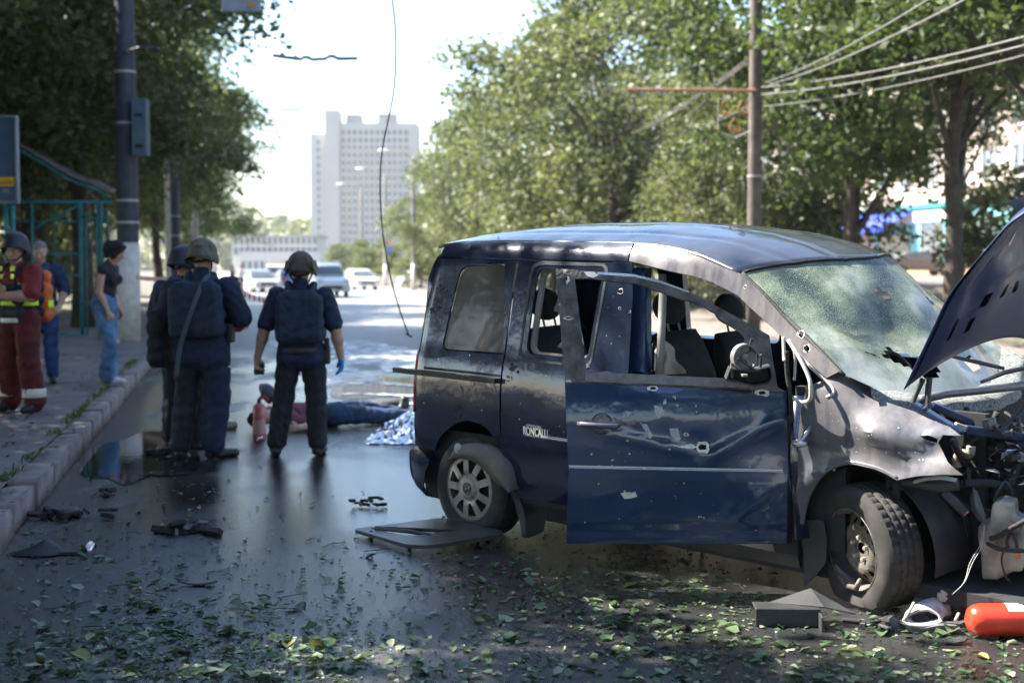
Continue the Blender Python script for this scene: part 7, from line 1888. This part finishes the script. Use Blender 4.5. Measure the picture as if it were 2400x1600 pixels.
# ================================================================== CARS IN THE DISTANCE
def car(loc, rz, col, label, kind='sedan', boot=False, name='parked_car', rough=.3):
    e = empty(name, loc, rz, label, 'car')
    PM = M('car_paint', col, rough, .1, var=.05, coat=.6)
    Lh, H, Wd = {'sedan': (4.4, 1.47, 1.75), 'suv': (4.7, 1.85, 1.9)}[kind]
    # side outline, x forward from the rear bumper
    if kind == 'sedan': low = [(0, .35), (0, .72), (.12, .92), (.9, .98), (1.3, .99), (3.1, .95), (3.9, .86), (4.3, .70), (4.4, .5), (4.38, .3)]; top = [(.65, .98), (1.15, 1.36), (1.6, 1.46), (2.3, 1.47), (2.7, 1.40), (3.3, .95)]
    else: low = [(0, .4), (0, .85), (.1, 1.1), (1.3, 1.14), (3.2, 1.12), (4.2, 1.05), (4.62, .9), (4.7, .6), (4.66, .38)]; top = [(.15, 1.1), (.4, 1.66), (.8, 1.80), (1.8, 1.85), (2.6, 1.80), (2.85, 1.72), (3.45, 1.12)]
    low = [(a - Lh / 2, b) for a, b in low]; top = [(a - Lh / 2, b) for a, b in top]
    def arch(cx, r=.36): return [(cx + r * math.cos(a), .32 + r * math.sin(a)) for a in np.linspace(0, math.pi, 9)]
    fx_, rx_ = Lh / 2 - .85, -Lh / 2 + .85
    bot = [(Lh / 2 - .02, .28)] + [(p[0], max(p[1], .28)) for p in arch(fx_)] + [(p[0], max(p[1], .28)) for p in arch(rx_)] + [(-Lh / 2, .3)]
    def shell(nm, outline, w0, w1, zs, mat, step=.25):
        mb = MB(); vv, ff = panel_cdt(outline, [], step)
        wz = lambda z: w0 + (w1 - w0) * max(0, min(1, (z - zs[0]) / (zs[1] - zs[0])))
        n_ = len(vv); mb.add([(a, -wz(b), b) for a, b in vv] + [(a, wz(b), b) for a, b in vv], [f for f in ff] + [tuple(i + n_ for i in f[::-1]) for f in ff])
        m_ = len(outline); mb.add([(a, -wz(b), b) for a, b in outline] + [(a, wz(b), b) for a, b in outline], [(i, m_ + i, m_ + (i + 1) % m_, (i + 1) % m_) for i in range(m_)])
        o = mb.build(nm, mat, e); bevel(o, .03, 2, 50); return o
    shell('body', low + bot, Wd / 2, Wd / 2 - .04, (.5, 1.0), PM)
    cab = top; shell('cabin', cab, Wd / 2 - .06, Wd / 2 - .24, (top[0][1], H), PM)
    c = np.mean(np.array(top), 0); g = [((a - c[0]) * .86 + c[0], (b - c[1]) * .76 + c[1] + .01) for a, b in top]
    for s in (-1, 1):
        mb = MB(); mid = c[0]
        wz = lambda z: (Wd / 2 - .06) + (-.18) * max(0, min(1, (z - top[0][1]) / (H - top[0][1]))) + .006
        mb.add([(a, s * wz(b), b) for a, b in g], [tuple(range(len(g)))]); mb.build('side_window', MAT_WIN, e)
    def screen(nm, i, j, off):
        (x0, z0), (x1, z1) = top[i], top[j]; wz = lambda z: (Wd / 2 - .12) - .18 * max(0, min(1, (z - top[0][1]) / (H - top[0][1])))
        p0 = (x0 + (x1 - x0) * .1, z0 + (z1 - z0) * .1); p1 = (x0 + (x1 - x0) * .9, z0 + (z1 - z0) * .9)
        mb = MB(); mb.add([(p0[0] + off, -wz(p0[1]), p0[1] + .02), (p0[0] + off, wz(p0[1]), p0[1] + .02), (p1[0] + off, wz(p1[1]), p1[1] + .02), (p1[0] + off, -wz(p1[1]), p1[1] + .02)], [(0, 1, 2, 3)]); mb.build(nm, MAT_WIN, e)
    screen('windscreen', len(top) - 1, len(top) - 2, .02); screen('rear_window', 0, 1, -.02)
    for x_ in (fx_, rx_):
        for s in (-1, 1):
            w = bpy.data.objects.new('wheel', None); COL.objects.link(w); w.parent = e; w.location = (x_, s * (Wd / 2 - .11), .32)
            R_ = Matrix.Rotation(math.pi / 2, 4, 'X'); mb = MB(); mb.lathe([(.2, -.1), (.31, -.1), (.325, -.06), (.325, .06), (.31, .1), (.2, .1)], 20, R_); mb.build('tyre', BLACKR, w, smooth=True)
            mb = MB(); mb.lathe([(.2, -.09), (.001, -.085)], 16, R_); mb.lathe([(.2, .09), (.001, .085)], 16, R_); mb.build('rim', SILVER, w)
    for s in (-1, 1):
        MB().box(Lh / 2 - .22, Lh / 2 - .01, s * (Wd / 2 - .22) - .17, s * (Wd / 2 - .22) + .17, low[-3][1] - .1, low[-3][1] + .06).build('headlight', M('headlight_glass', (.6, .62, .65), .15) if 'headlight_glass' not in bpy.data.materials else bpy.data.materials['headlight_glass'], e)
        MB().box(-Lh / 2 - .015, -Lh / 2 + .1, s * (Wd / 2 - .2) - .14, s * (Wd / 2 - .2) + .14, low[1][1] - .02, low[1][1] + .18).build('tail_light', REDL, e)
        mb = MB(); mb.ball((top[-1][0] - .25, s * (Wd / 2 + .08), top[-1][1] + .1), (.07, .1, .07), 6); mb.build('door_mirror', PM, e)
    MB().box(Lh / 2 - .03, Lh / 2 + .012, -.5, .5, .42, .62).build('grille', BLACKP, e)
    MB().box(Lh / 2, Lh / 2 + .02, -.26, .26, .36, .44).build('number_plate', WHITEP, e)
    if boot:
        mb = MB(); mb.add([(top[0][0] + .2, -.7, H), (top[0][0] + .2, .7, H), (top[0][0] - .75, .66, H + .42), (top[0][0] - .75, -.66, H + .42)], [(0, 1, 2, 3)]); o = mb.build('open_tailgate', PM, e); s_ = o.modifiers.new('thickness', 'SOLIDIFY'); s_.thickness = .06
    return e
hd = SA                                                         # heading of the street
g = gnd(604, 685); car((g.x, g.y, 0), -math.pi / 2 + .5, (.30, .32, .36), 'silver car parked far down the road behind the barrier tape')
g = gnd(640, 684); car((g.x + .4, g.y + 4, 0), math.pi / 2 + .3, (.10, .15, .24), 'slate blue car right beside the distant silver car')
g = gnd(598, 680); car((g.x, g.y + 9, 0), math.pi / 2 + SA, (.62, .61, .58), 'white estate car with its tailgate raised behind the silver car', 'suv', True)
g = gnd(765, 694); car((g.x, g.y, 0), -math.pi / 2 + SA + .1, (.72, .72, .72), 'white off-road car facing the viewer right of the middle officer', 'suv')
g = gnd(842, 679); car((g.x, g.y, 0), -math.pi / 2 + SA + .2, (.74, .73, .72), 'small white car far right of the off-road car')
g = gnd(1000, 678); car((g.x, g.y, 0), -math.pi / 2 + SA + .7, (.74, .74, .74), 'white car nosing out from behind the van\'s rear edge')
car(((2150 - 1200) / FPX * 85, 85, 1.1), .12, (.15, .12, .10), 'brown saloon car parked in front of the turquoise shop')

# ================================================================== THINGS ON THE ROAD
# fallen interior panel by the rear wheel
def trim_panel():
    L = lambda u, v, z: gnd(u, v, z)
    outl = [L(826, 1237, .045), L(1040, 1213, .07), L(1175, 1240, .09), L(1182, 1250, .085), L(1010, 1277, .06), L(955, 1277, .05), L(865, 1250, .045)]
    c = sum(outl, Vector()) / len(outl); e = empty('door_trim_panel', (c.x, c.y, 0), 0, 'black moulded trim panel with hand slot lying by the rear wheel', 'trim panel')
    po = rounded([(p.x, p.y) for p in outl], .05, 4)
    h1 = [L(865, 1236, .05), L(905, 1234, .05), L(1080, 1247, .06), L(1030, 1249, .06), L(960, 1258, .05)]; h1 = rounded([(p.x, p.y) for p in h1], .02, 3)
    A = np.array([[p.x, p.y, 1] for p in outl]); zz_ = np.array([p.z for p in outl]); co = np.linalg.lstsq(A, zz_, rcond=None)[0]
    zf = lambda x, y: float(co[0] * x + co[1] * y + co[2])
    vv, ff = panel_cdt(po, [h1], .05); me = bpy.data.meshes.new('panel'); me.from_pydata([(x - c.x, y - c.y, zf(x, y)) for x, y in vv], [], ff); me.update()
    TP = M('black_trim_plastic', (.03, .031, .034), .42, var=.25, scale=9, bump=.12, bscale=140)
    o = link('panel', me, TP, e); s_ = o.modifiers.new('thickness', 'SOLIDIFY'); s_.thickness = .022; s_.offset = -1; bevel(o, .006, 2)
    mb = MB(); P = [(L(880, 1237, .055)), L(960, 1245, .06), L(1010, 1254, .058)]; mb.tube([p - Vector((c.x, c.y, 0)) for p in P], .013, 8); mb.build('grip', TP, e, smooth=True)
    mb = MB(); mb.add([tuple(L(u, v, .03) - Vector((c.x, c.y, 0))) for u, v in ((990, 1246), (1050, 1252), (1020, 1256))], [(0, 1, 2)]); mb.build('torn_card', M('pale_card', (.5, .42, .34), .8), e)
    mb = MB(); 
    for u, v in ((870, 1250), (960, 1272), (1120, 1258), (1040, 1216)): q = L(u, v, .03) - Vector((c.x, c.y, 0)); mb.tube([(q.x, q.y, 0), (q.x, q.y, .05)], .012, 6)
    mb.build('clip', BLACKP, e)
trim_panel()
# generic broken plastic pieces
def shard(name, u, v, size, label, cat, mat, seed, flat=.3, h=.03, rot=None, curve=.0):
    r = random.Random(seed); g = gnd(u, v); n = r.randint(7, 10)
    pts = []
    for k in range(n):
        a = 2 * math.pi * k / n; q = r.uniform(.6, 1.15); pts.append((size * q * math.cos(a), size * flat * q * math.sin(a)))
    vv, ff = panel_cdt(pts, [], size * .3); me = bpy.data.meshes.new(name)
    me.from_pydata([(a, b, h * (.4 + .6 * math.sin(a / size * 2 + seed)) + curve * (a / size) ** 2 + r.uniform(0, .006)) for a, b in vv], [], ff); me.update()
    o = link(name, me, mat); o.location = (g.x, g.y, .012); o.rotation_euler = (r.uniform(-.1, .1), r.uniform(-.1, .1), rot if rot is not None else r.uniform(0, 3)); tag(o, label, cat)
    s_ = o.modifiers.new('thickness', 'SOLIDIFY'); s_.thickness = .008; return o
e = empty('mirror_cover', gnd(120, 1298), .1, 'black curved mirror cover with a bright torn reflector at the lower left', 'mirror cover')
mb = MB(); n_ = 14
for (cx, rx_, ry_, hz) in ((-.07, .165, .09, .05),):
    vs = []
    for i in range(6):
        for k in range(n_): a = 2 * math.pi * k / n_; q = 1 - .16 * i; vs.append((cx + rx_ * q * math.cos(a), ry_ * q * math.sin(a), .008 + hz * (1 - q * q) * (1.2 + .5 * math.cos(a))))
    mb.add(vs, [(i * n_ + k, i * n_ + (k + 1) % n_, (i + 1) * n_ + (k + 1) % n_, (i + 1) * n_ + k) for i in range(5) for k in range(n_)] + [tuple(range(5 * n_, 6 * n_))])
mb.build('shell', BLACKP, e, smooth=True); MB().box(.02, .19, -.05, .03, .004, .02).build('base_plate', BLACKP, e)
mb = MB(); rq = random.Random(7); vs = [(.16 + .09 * i / 5, -.03 + .07 * j / 4 + rq.gauss(0, .006), .03 + .03 * math.sin(i * 1.4 + j) + rq.uniform(0, .015)) for i in range(6) for j in range(5)]
mb.add(vs, [(i * 5 + j, (i + 1) * 5 + j, (i + 1) * 5 + j + 1, i * 5 + j + 1) for i in range(5) for j in range(4)]); mb.build('reflector', M('crumpled_reflector', (.6, .6, .62), .2, .9), e)
def heap(u, v, sx, n, label, seed, s=.03):
    g = gnd(u, v); e = empty('debris_heap', (g.x, g.y, 0), 0, label, 'debris'); r = random.Random(seed)
    for k in range(n):
        T = Matrix.Translation((r.gauss(0, sx), r.gauss(0, .05), .02 + .03 * abs(r.gauss(0, .6)))) @ Matrix.Rotation(r.uniform(0, 3), 4, 'Z') @ Matrix.Rotation(r.uniform(-.7, .7), 4, 'X')
        a, b, c = s * r.uniform(.5, 2.2), s * r.uniform(.3, .9), s * r.uniform(.15, .6); mb = MB().box(-a, a, -b, b, -c, c, M=T); o = mb.build('fragment', r.choice([BLACKP, DARKIN, BLACKR]), e); bevel(o, .004, 1)
heap(155, 1215, .12, 16, 'long heap of charred black fragments near the kerb', 2, .035); heap(440, 1244, .09, 8, 'flat black broken plastic strip in the middle of the wet road', 3, .04); heap(250, 1158, .035, 5, 'small black lump of debris beside the gutter', 4, .03); heap(372, 1062, .07, 8, 'black debris at the edge of the puddle by the officers', 6, .03); heap(860, 1186, .1, 14, 'dark wet twigs and scraps behind the fallen trim panel', 8, .02)
shard('plastic_sliver', 462, 1372, .10, 'thin dark plastic sliver alone on the wet asphalt', 'plastic shard', BLACKP, 5, .22, .02, .05)
shard('plastic_shard', 1595, 1472, .06, 'small upright black shard among leaves before the van door', 'plastic shard', BLACKP, 9, .6, .05, .4)
shard('plastic_shard', 2240, 1508, .07, 'black glossy chip beside the red cylinder', 'plastic shard', BLACKP, 12, .5, .02, .1)
# black box section under the front wheel
e = empty('broken_bracket', gnd(1850, 1468), -.05, 'angular black plastic bracket in front of the deflated front wheel', 'plastic bracket')
o = MB().box(-.155, .14, -.005, .005, 0, .085).box(.13, .14, -.09, -.005, 0, .07).box(-.155, .14, .005, .13, .075, .085).build('bracket', BLACKP, e); bevel(o, .003, 1)
mb = MB(); mb.add([(-.08, .12, .08), (.12, .16, .14), (.16, .02, .085), (.28, .10, .05), (.30, .0, .06)], [(0, 1, 2), (1, 3, 4, 2)]); o = mb.build('torn_edge', BLACKP, e); s_ = o.modifiers.new('thickness', 'SOLIDIFY'); s_.thickness = .005
heap(2050, 1476, .05, 10, 'charred crumbs between the bracket and the broken headlamp', 14, .022)
# headlamp unit torn from the van
def headlamp():
    c = gnd(2185, 1475); e = empty('broken_headlamp', (c.x, c.y, 0), .1, 'torn-off headlamp with white reflector bowl lying before the front wheel', 'headlamp')
    L = lambda u, v, Y: at(u, v, Y) - Vector((c.x, c.y, 0))
    Yh = c.y + .10; WHITER = M('white_reflector', (.40, .39, .38), .4, var=.4, scale=25, bump=.2, bscale=60)
    rim = [L(*ZA(*p), c.y + d) for p, d in (((950, 1180), .0), ((985, 1150), .02), ((1050, 1125), .05), ((1120, 1120), .06), ((1180, 1150), .05), ((1200, 1195), .02), ((1150, 1215), -.02), ((1060, 1220), -.04), ((985, 1208), -.03))]
    bk = [L(*ZA(*p), c.y + .16) for p in ((1010, 1110), (1060, 1075), (1110, 1055), (1165, 1045), (1225, 1050), (1270, 1090), (1285, 1150), (1250, 1190), (1100, 1190))]
    mid = [a.lerp(b_, .5) + Vector((0, 0, .012)) for a, b_ in zip(rim, bk)]; n_ = len(rim); mb = MB(); mb.add(rim + mid + bk, [(r_ * n_ + i, r_ * n_ + (i + 1) % n_, (r_ + 1) * n_ + (i + 1) % n_, (r_ + 1) * n_ + i) for r_ in range(2) for i in range(n_)] + [tuple(range(2 * n_, 3 * n_))[::-1]])
    o = mb.build('reflector_bowl', WHITER, e, smooth=True); s_ = o.modifiers.new('thickness', 'SOLIDIFY'); s_.thickness = .006; e2 = o.modifiers.new('edges', 'EDGE_SPLIT'); e2.split_angle = math.radians(45)
    mb = MB(); mb.tube(rim + [rim[0]], .006, 6, caps=False); mb.build('bezel', GREYP, e, smooth=True)
    mb = MB(); mb.add([p.lerp(sum(rim, Vector()) / n_ + Vector((0, .05, -.01)), .5) for p in rim], [tuple(range(n_))]); mb.build('lamp_cavity', DARKIN, e)
    shell = [L(*ZA(*p), c.y - .05) for p in ((945, 1200), (1000, 1255), (1080, 1300), (1180, 1318), (1290, 1290), (1300, 1225), (1180, 1215), (1060, 1232))]
    sb_ = [p + Vector((0, .12, -.005)) for p in shell]; m_ = len(shell); mb = MB(); mb.add(shell + sb_, [tuple(range(m_))] + [(i, (i + 1) % m_, m_ + (i + 1) % m_, m_ + i) for i in range(m_)])
    LS = M('scuffed_lamp_housing', (.10, .10, .105), .55, var=.4, scale=30); mb.build('housing', LS, e)
    mb = MB(); mb.add([L(*ZA(*p), Y_) for p, Y_ in (((1180, 1200), c.y - .05), ((1300, 1195), c.y - .02), ((1385, 1160), c.y), ((1410, 1125), c.y + .02), ((1400, 1180), c.y), ((1300, 1215), c.y - .04))], [(0, 1, 5), (1, 2, 4, 5), (2, 3, 4)]); o = mb.build('housing_arm', LS, e); s_ = o.modifiers.new('thickness', 'SOLIDIFY'); s_.thickness = .006
    mb = MB(); q = L(*ZA(1225, 1050), c.y + .14); mb.lathe([(.028, 0), (.028, .02), (.018, .022), (.018, .04), (.001, .042)], 12, Matrix.Translation(q) @ Matrix.Rotation(.5, 4, 'X')); mb.build('bulb_socket', GREYP, e)
    mb = MB(); mb.tube([L(*ZA(955, 1180), c.y - .01), L(*ZA(1000, 1120), c.y + .03), L(*ZA(1030, 1075), c.y + .06)], .008, 6); mb.build('mounting_tab', GREYP, e, smooth=True); mb = MB(); mb.tube([L(*ZA(1285, 1190), c.y), L(*ZA(1310, 1145), c.y + .02)], .008, 5); mb.build('mounting_tab', GREYP, e, smooth=True)
    fr = [L(*ZA(*p), c.y + .0) for p in ((830, 1180), (885, 1145), (950, 1190), (985, 1270), (900, 1250))]; mb = MB(); mb.add([Vector((p.x, p.y, max(p.z, .01))) for p in fr], [tuple(range(5))]); o = mb.build('housing_flake', LS, e); s_ = o.modifiers.new('thickness', 'SOLIDIFY'); s_.thickness = .005
headlamp()
# red extinguisher cylinder at the right edge
def cylinder():
    a = at(2282, 1470, 6.22); r = .072; zc_ = r + .004; g = gnd(2290, 1505); x0 = (2281 - 1200) / FPX * 6.2
    RED = M('red_cylinder_paint', (.58, .035, .012), .3, var=.12, scale=10, coat=.4)
    e = empty('extinguisher_cylinder', (x0, 6.22, zc_), 0, 'red cylinder lying at the lower right edge', 'fire extinguisher')
    T = Matrix.Rotation(math.pi / 2, 4, 'Y') @ Matrix.Rotation(.0, 4, 'X')
    mb = MB(); mb.lathe([(.001, .004), (.03, .002), (.052, .012), (.066, .032), (r, .06), (r, .50), (.06, .54), (.03, .57)], 32, T); mb.build('tank', RED, e, smooth=True)
    mb = MB(); mb.lathe([(.03, .57), (.02, .58), (.02, .63), (.001, .632)], 16, T); mb.build('valve', BLACKP, e, smooth=True)
    mb = MB(); mb.lathe([(r + .0012, .17), (r + .0012, .44)], 20, T, 0, math.pi * .55, math.pi * 1.25); mb.build('paper_label', M('white_paper_label', (.7, .68, .66), .6), e, smooth=True)
cylinder()
# things around the lying person
def bottle(u, v, h, r, mat, label, name, cat, handle=True):
    g = gnd(u, v); e = empty(name, (g.x, g.y, 0), 0, label, cat)
    mb = MB(); mb.lathe([(.001, 0), (r * .9, 0), (r, .012), (r, h * .74), (r * .85, h * .82), (r * .35, h * .87), (r * .3, h * .9), (.001, h * .9)], 24); mb.build('tank', mat, e, smooth=True)
    mb = MB(); mb.lathe([(r * .34, h * .87), (r * .34, h * .94), (r * .2, h), (.001, h)], 12); mb.tube([(0, 0, h * .95), (r * .9, 0, h * 1.03)], .012, 6); mb.tube([(0, 0, h * .98), (r * .8, 0, h * 1.12)], .010, 6); mb.build('valve', BLACKP, e)
    return e
e = bottle(608, 1030, .40, .062, M('pinkish_red_tank', (.45, .10, .10), .4, var=.15, coat=.3), 'tall pinkish red extinguisher standing by the lying person\'s head', 'fire_extinguisher', 'fire extinguisher')
mb = MB(); mb.lathe([(.0635, .06), (.0635, .2)], 20, None, 0, math.pi * 1.05, math.pi * 1.9); mb.build('paper_label', M('reddish_label', (.5, .25, .22), .6), e, smooth=True)
mb = MB(); mb.tube([(.0, 0, .38), (.06, -.02, .42), (.09, 0, .38)], .012, 6); mb.build('hose', M('red_hose', (.4, .06, .05), .5), e, smooth=True)
bottle(902, 985, .175, .052, M('bright_red_can', (.58, .04, .025), .4, var=.1, coat=.3), 'small red gas canister beside the crumpled foil blanket', 'gas_canister', 'canister')
# dark helmet-like bowl on the road
g = gnd(622, 948); mb = MB(); T = Matrix.Translation((0, 0, .13)) @ Matrix.Rotation(1.1, 4, 'Y') @ Matrix.Rotation(.2, 4, 'X')
mb.lathe([(.001, .12), (.06, .11), (.11, .07), (.135, 0), (.128, 0), (.10, .06), (.05, .10), (.001, .105)], 22, T); o = mb.build('dropped_helmet', HELMB, smooth=True); o.location = (g.x, g.y, 0); tag(o, 'dark helmet lying upside tilted on the road behind the lying person', 'helmet')
# crumpled foil blanket
def foil():
    g = gnd(940, 1030); r = random.Random(4); N = 26; vs = []
    for i in range(N + 1):
        for j in range(N + 1):
            x = (i / N - .5) * .62; y = (j / N - .5) * .75; d = max(abs(i / N - .5), abs(j / N - .5)) * 2
            hgt = .30 * (1 - d ** 2.2) * (.55 + .45 * math.sin(5 * x + 3 * y)) + r.uniform(0, .06) * (1 - d * .7)
            vs.append((x + r.gauss(0, .012), y + r.gauss(0, .012), max(.004, hgt)))
    mb = MB(); mb.add(vs, [f for i in range(N) for j in range(N) for f in ((i * (N + 1) + j, (i + 1) * (N + 1) + j, (i + 1) * (N + 1) + j + 1), (i * (N + 1) + j, (i + 1) * (N + 1) + j + 1, i * (N + 1) + j + 1))])
    o = mb.build('foil_blanket', M('silver_foil', (.75, .76, .78), .16, 1.0, var=.05)); o.location = (g.x, g.y, 0); tag(o, 'crumpled silver foil blanket between the lying person and the van', 'foil blanket')
foil()
# black boot/roll behind the canister and white dressing strip
g = gnd(930, 968); mb = MB(); mb.tube([(-.55, .05, .06), (-.2, 0, .09), (.08, -.03, .11), (.14, -.03, .11)], [.03, .07, .085, .08], 14); o = mb.build('rolled_mat', M('black_roll', (.012, .016, .022), .7, bump=.3, bscale=20), smooth=True); o.location = (g.x, g.y, 0); tag(o, 'black rolled mat behind the small red canister', 'rolled mat')
mb = MB(); A, B = gnd(603, 1037), gnd(658, 1010); n_ = 10; vs = []
for i in range(n_ + 1):
    p = A.lerp(B, i / n_); vs += [(p.x, p.y - .045, .02 + .05 * i / n_ + .012 * math.sin(i * 2)), (p.x, p.y + .045, .035 + .06 * i / n_ + .01 * math.sin(i * 3 + 1))]
mb.add(vs, [(2 * i, 2 * i + 1, 2 * i + 3, 2 * i + 2) for i in range(n_)]); o = mb.build('dressing_strip', M('white_dressing', (.7, .72, .74), .6)); s_ = o.modifiers.new('thickness', 'SOLIDIFY'); s_.thickness = .006; tag(o, 'white dressing strip on the road beside the pinkish extinguisher', 'dressing')

# ---- leaves torn from the trees, lying everywhere
LEAFG = [leaf_mat('fallen_leaf_green', (.05, .088, .045), (.10, .14, .072), .15, .4, 20), leaf_mat('fallen_leaf_pale', (.15, .175, .12), (.25, .27, .19), .12, .45, 20), leaf_mat('fallen_leaf_dark', (.025, .055, .025), (.06, .095, .045), .1, .35, 20), leaf_mat('fallen_leaf_yellow', (.13, .15, .045), (.20, .21, .075), .15, .45, 20)]
def leaf_shape(r, stalk=True):
    out = []
    A = [(0, 0), (.30, .12), (.46, .42), (.36, .72), (.12, .92), (0, 1.12), (-.12, .92), (-.36, .72), (-.46, .42), (-.30, .12)]
    cu = r.uniform(-.9, 1.5); tw = r.uniform(-.7, .7); fold = r.uniform(.0, .8)
    for x, y in A:
        x2, y2 = x * r.uniform(.55, 1.15), y * r.uniform(.86, 1.08)
        out.append((x2, y2 - .5, abs(x2) * fold + cu * .25 * (y2 - .5) ** 2 + tw * x2 * (y2 - .5)))
    mid = [(0, .25 - .5, 0), (0, .6 - .5, .02), ]
    V = out + [(0, -.15, -.02), (0, .15, -.02)]
    F = [(0, 1, 10), (1, 2, 10), (2, 11, 10), (2, 3, 11), (3, 4, 11), (4, 5, 11), (5, 6, 11), (6, 7, 11), (7, 8, 11), (8, 10, 11), (8, 9, 10), (9, 0, 10)]
    if stalk: V += [(.015, -.5, 0), (-.015, -.5, 0), (.06, -.95, .04)]; F += [(12, 13, 14)]
    mz = min(v[2] for v in V); return [(x, y, z - mz) for x, y, z in V], F
rl = random.Random(31)
leaf_meshes = []
for k in range(16):
    V, F = leaf_shape(rl); me = bpy.data.meshes.new('fallen_leaf'); me.from_pydata(V, [], F); me.materials.append(LEAFG[[0, 1, 0, 2, 1, 0, 3, 2, 0, 2, 0, 2, 1, 0, 0, 2][k]]); me.polygons.foreach_set('use_smooth', [True] * len(F)); leaf_meshes.append(me)
def leaf_spot(r):
    """more leaves towards the viewer and in drifts, almost none on the bright wet strip"""
    while True:
        u, v = r.uniform(-150, 2550), 1040 + 640 * r.random() ** .62
        g = gnd(u, v)
        d = .22 + .78 * (math.sin(u * .0053 + 1.3 * math.sin(v * .011)) * .5 + .5) * (math.sin(v * .017 + u * .0021) * .5 + .5) + (.15 if v > 1480 else 0)
        if 560 < u < 980 and v < 1260: d *= .25
        if v < 1200: d *= .5
        if 1850 < u < 2250 and v < 1430: continue
        if 1330 < u < 1860 and 1180 < v < 1290: continue
        if g.x < kx(g.y) + .05: continue
        if r.random() < d: return g, v
for i in range(300):
    while True:
        g, v = leaf_spot(rl)
        if v > 1300 and 0 < 1200 + g.x / g.y * FPX < 2400 and v < 1600: break
    o = bpy.data.objects.new('fallen_leaf', leaf_meshes[i % 16]); COL.objects.link(o); s = rl.uniform(.04, .095)
    o.scale = (s * rl.uniform(.7, 1.1), s, s); o.location = (g.x, g.y, .004 + rl.random() * .006); o.rotation_euler = (rl.gauss(0, .22), rl.gauss(0, .22), rl.uniform(0, 6.28))
    tag(o, 'torn green leaf lying on the asphalt in the foreground', 'leaf', 'leaves scattered over the road')
mbs = MB(); mbs.mat = []
for i in range(5200):
    g, v = leaf_spot(rl)
    V, F = leaf_shape(rl, False); s = rl.uniform(.018, .05) if rl.random() < .6 else rl.uniform(.01, .025); a = rl.uniform(0, 6.28); T = Matrix.Translation((g.x, g.y, .003 + .004 * rl.random())) @ Matrix.Rotation(a, 4, 'Z') @ Matrix.Rotation(rl.gauss(0, .18), 4, 'X') @ Matrix.Diagonal((s, s * rl.uniform(.6, 1.3), s, 1))
    mbs.add([T @ Vector(p) for p in V], F, rl.choice([0, 0, 0, 1, 1, 2, 2, 2, 2, 2]))
for i in range(900):
    y = rl.uniform(7, 24); c = rl.uniform(-3, -.02); V, F = leaf_shape(rl, False); s = rl.uniform(.02, .06); T = Matrix.Translation((kx(y, c), y, PAVE_Z + .012 + .03 * max(0, -c - .2) / 3)) @ Matrix.Rotation(rl.uniform(0, 6.28), 4, 'Z') @ Matrix.Diagonal((s, s, s, 1)); mbs.add([T @ Vector(p) for p in V], F, rl.choice([0, 1, 2]))
o = mbs.build('leaf_litter', LEAFG, smooth=True); tag(o, 'small leaf scraps scattered over road and pavement', 'leaves', kind='stuff')
# grit, glass crumbs and twigs
mbs = MB()
for i in range(3000):
    g, v = leaf_spot(rl); s = rl.choice([.0018, .0025, .0035, .005]); p = Vector((g.x, g.y, .002)); R_ = Matrix.Translation(p) @ Matrix.Rotation(rl.uniform(0, 3), 4, 'Z'); mbs.box(-s, s, -s * .7, s * .7, 0, s * .9, rl.choice([0] * 14 + [1]), R_)
for i in range(160):
    g, v = leaf_spot(rl); a = rl.uniform(0, 6.28); l = rl.uniform(.04, .2); mbs.tube([(g.x, g.y, .006), (g.x + l * .5 * math.cos(a), g.y + l * .5 * math.sin(a), .012), (g.x + l * math.cos(a + .3), g.y + l * math.sin(a + .3), .006)], .0025, 4, 2)
o = mbs.build('grit', [BLACKP, M('glass_crumbs', (.5, .6, .56), .2), MAT_BARK]); tag(o, 'dark grit, glass crumbs and twigs strewn over the road', 'grit', kind='stuff')

for i in range(9):                                              # scraps blown onto the van roof
    x = rl.uniform(-.2, 1.5); y = rl.uniform(.3, 1.2); o = bpy.data.objects.new('roof_scrap', leaf_meshes[[3, 7, 11][i % 3]]); COL.objects.link(o)
    s = rl.uniform(.02, .045); o.scale = (s * .6, s, s); o.location = Vector(VORG + VROT.T @ np.array([x, y, roof_pt(x, y) + .004])); o.rotation_euler = (rl.gauss(0, .2), rl.gauss(0, .2), rl.uniform(0, 6.28))
    tag(o, 'small dark leaf scrap lying on the van roof', 'leaf', 'leaf scraps on the van roof')

# ---- hazy summer air between the viewer and the far end of the street
hm = bpy.data.materials.new('hazy_air'); hm.use_nodes = True
hn = hm.node_tree.nodes; hn.remove(hn['Principled BSDF'])
pv = hn.new('ShaderNodeVolumePrincipled'); pv.inputs['Density'].default_value = .00016; pv.inputs['Color'].default_value = (.95, .96, .98, 1); pv.inputs['Anisotropy'].default_value = .35
hm.node_tree.links.new(pv.outputs[0], hn['Material Output'].inputs['Volume'])
o = MB().box(-260, 260, -62, 700, -1.2, 60).build('haze', hm); tag(o, 'pale summer haze filling the street', 'haze', kind='stuff')
scene.cycles.volume_bounces = 1
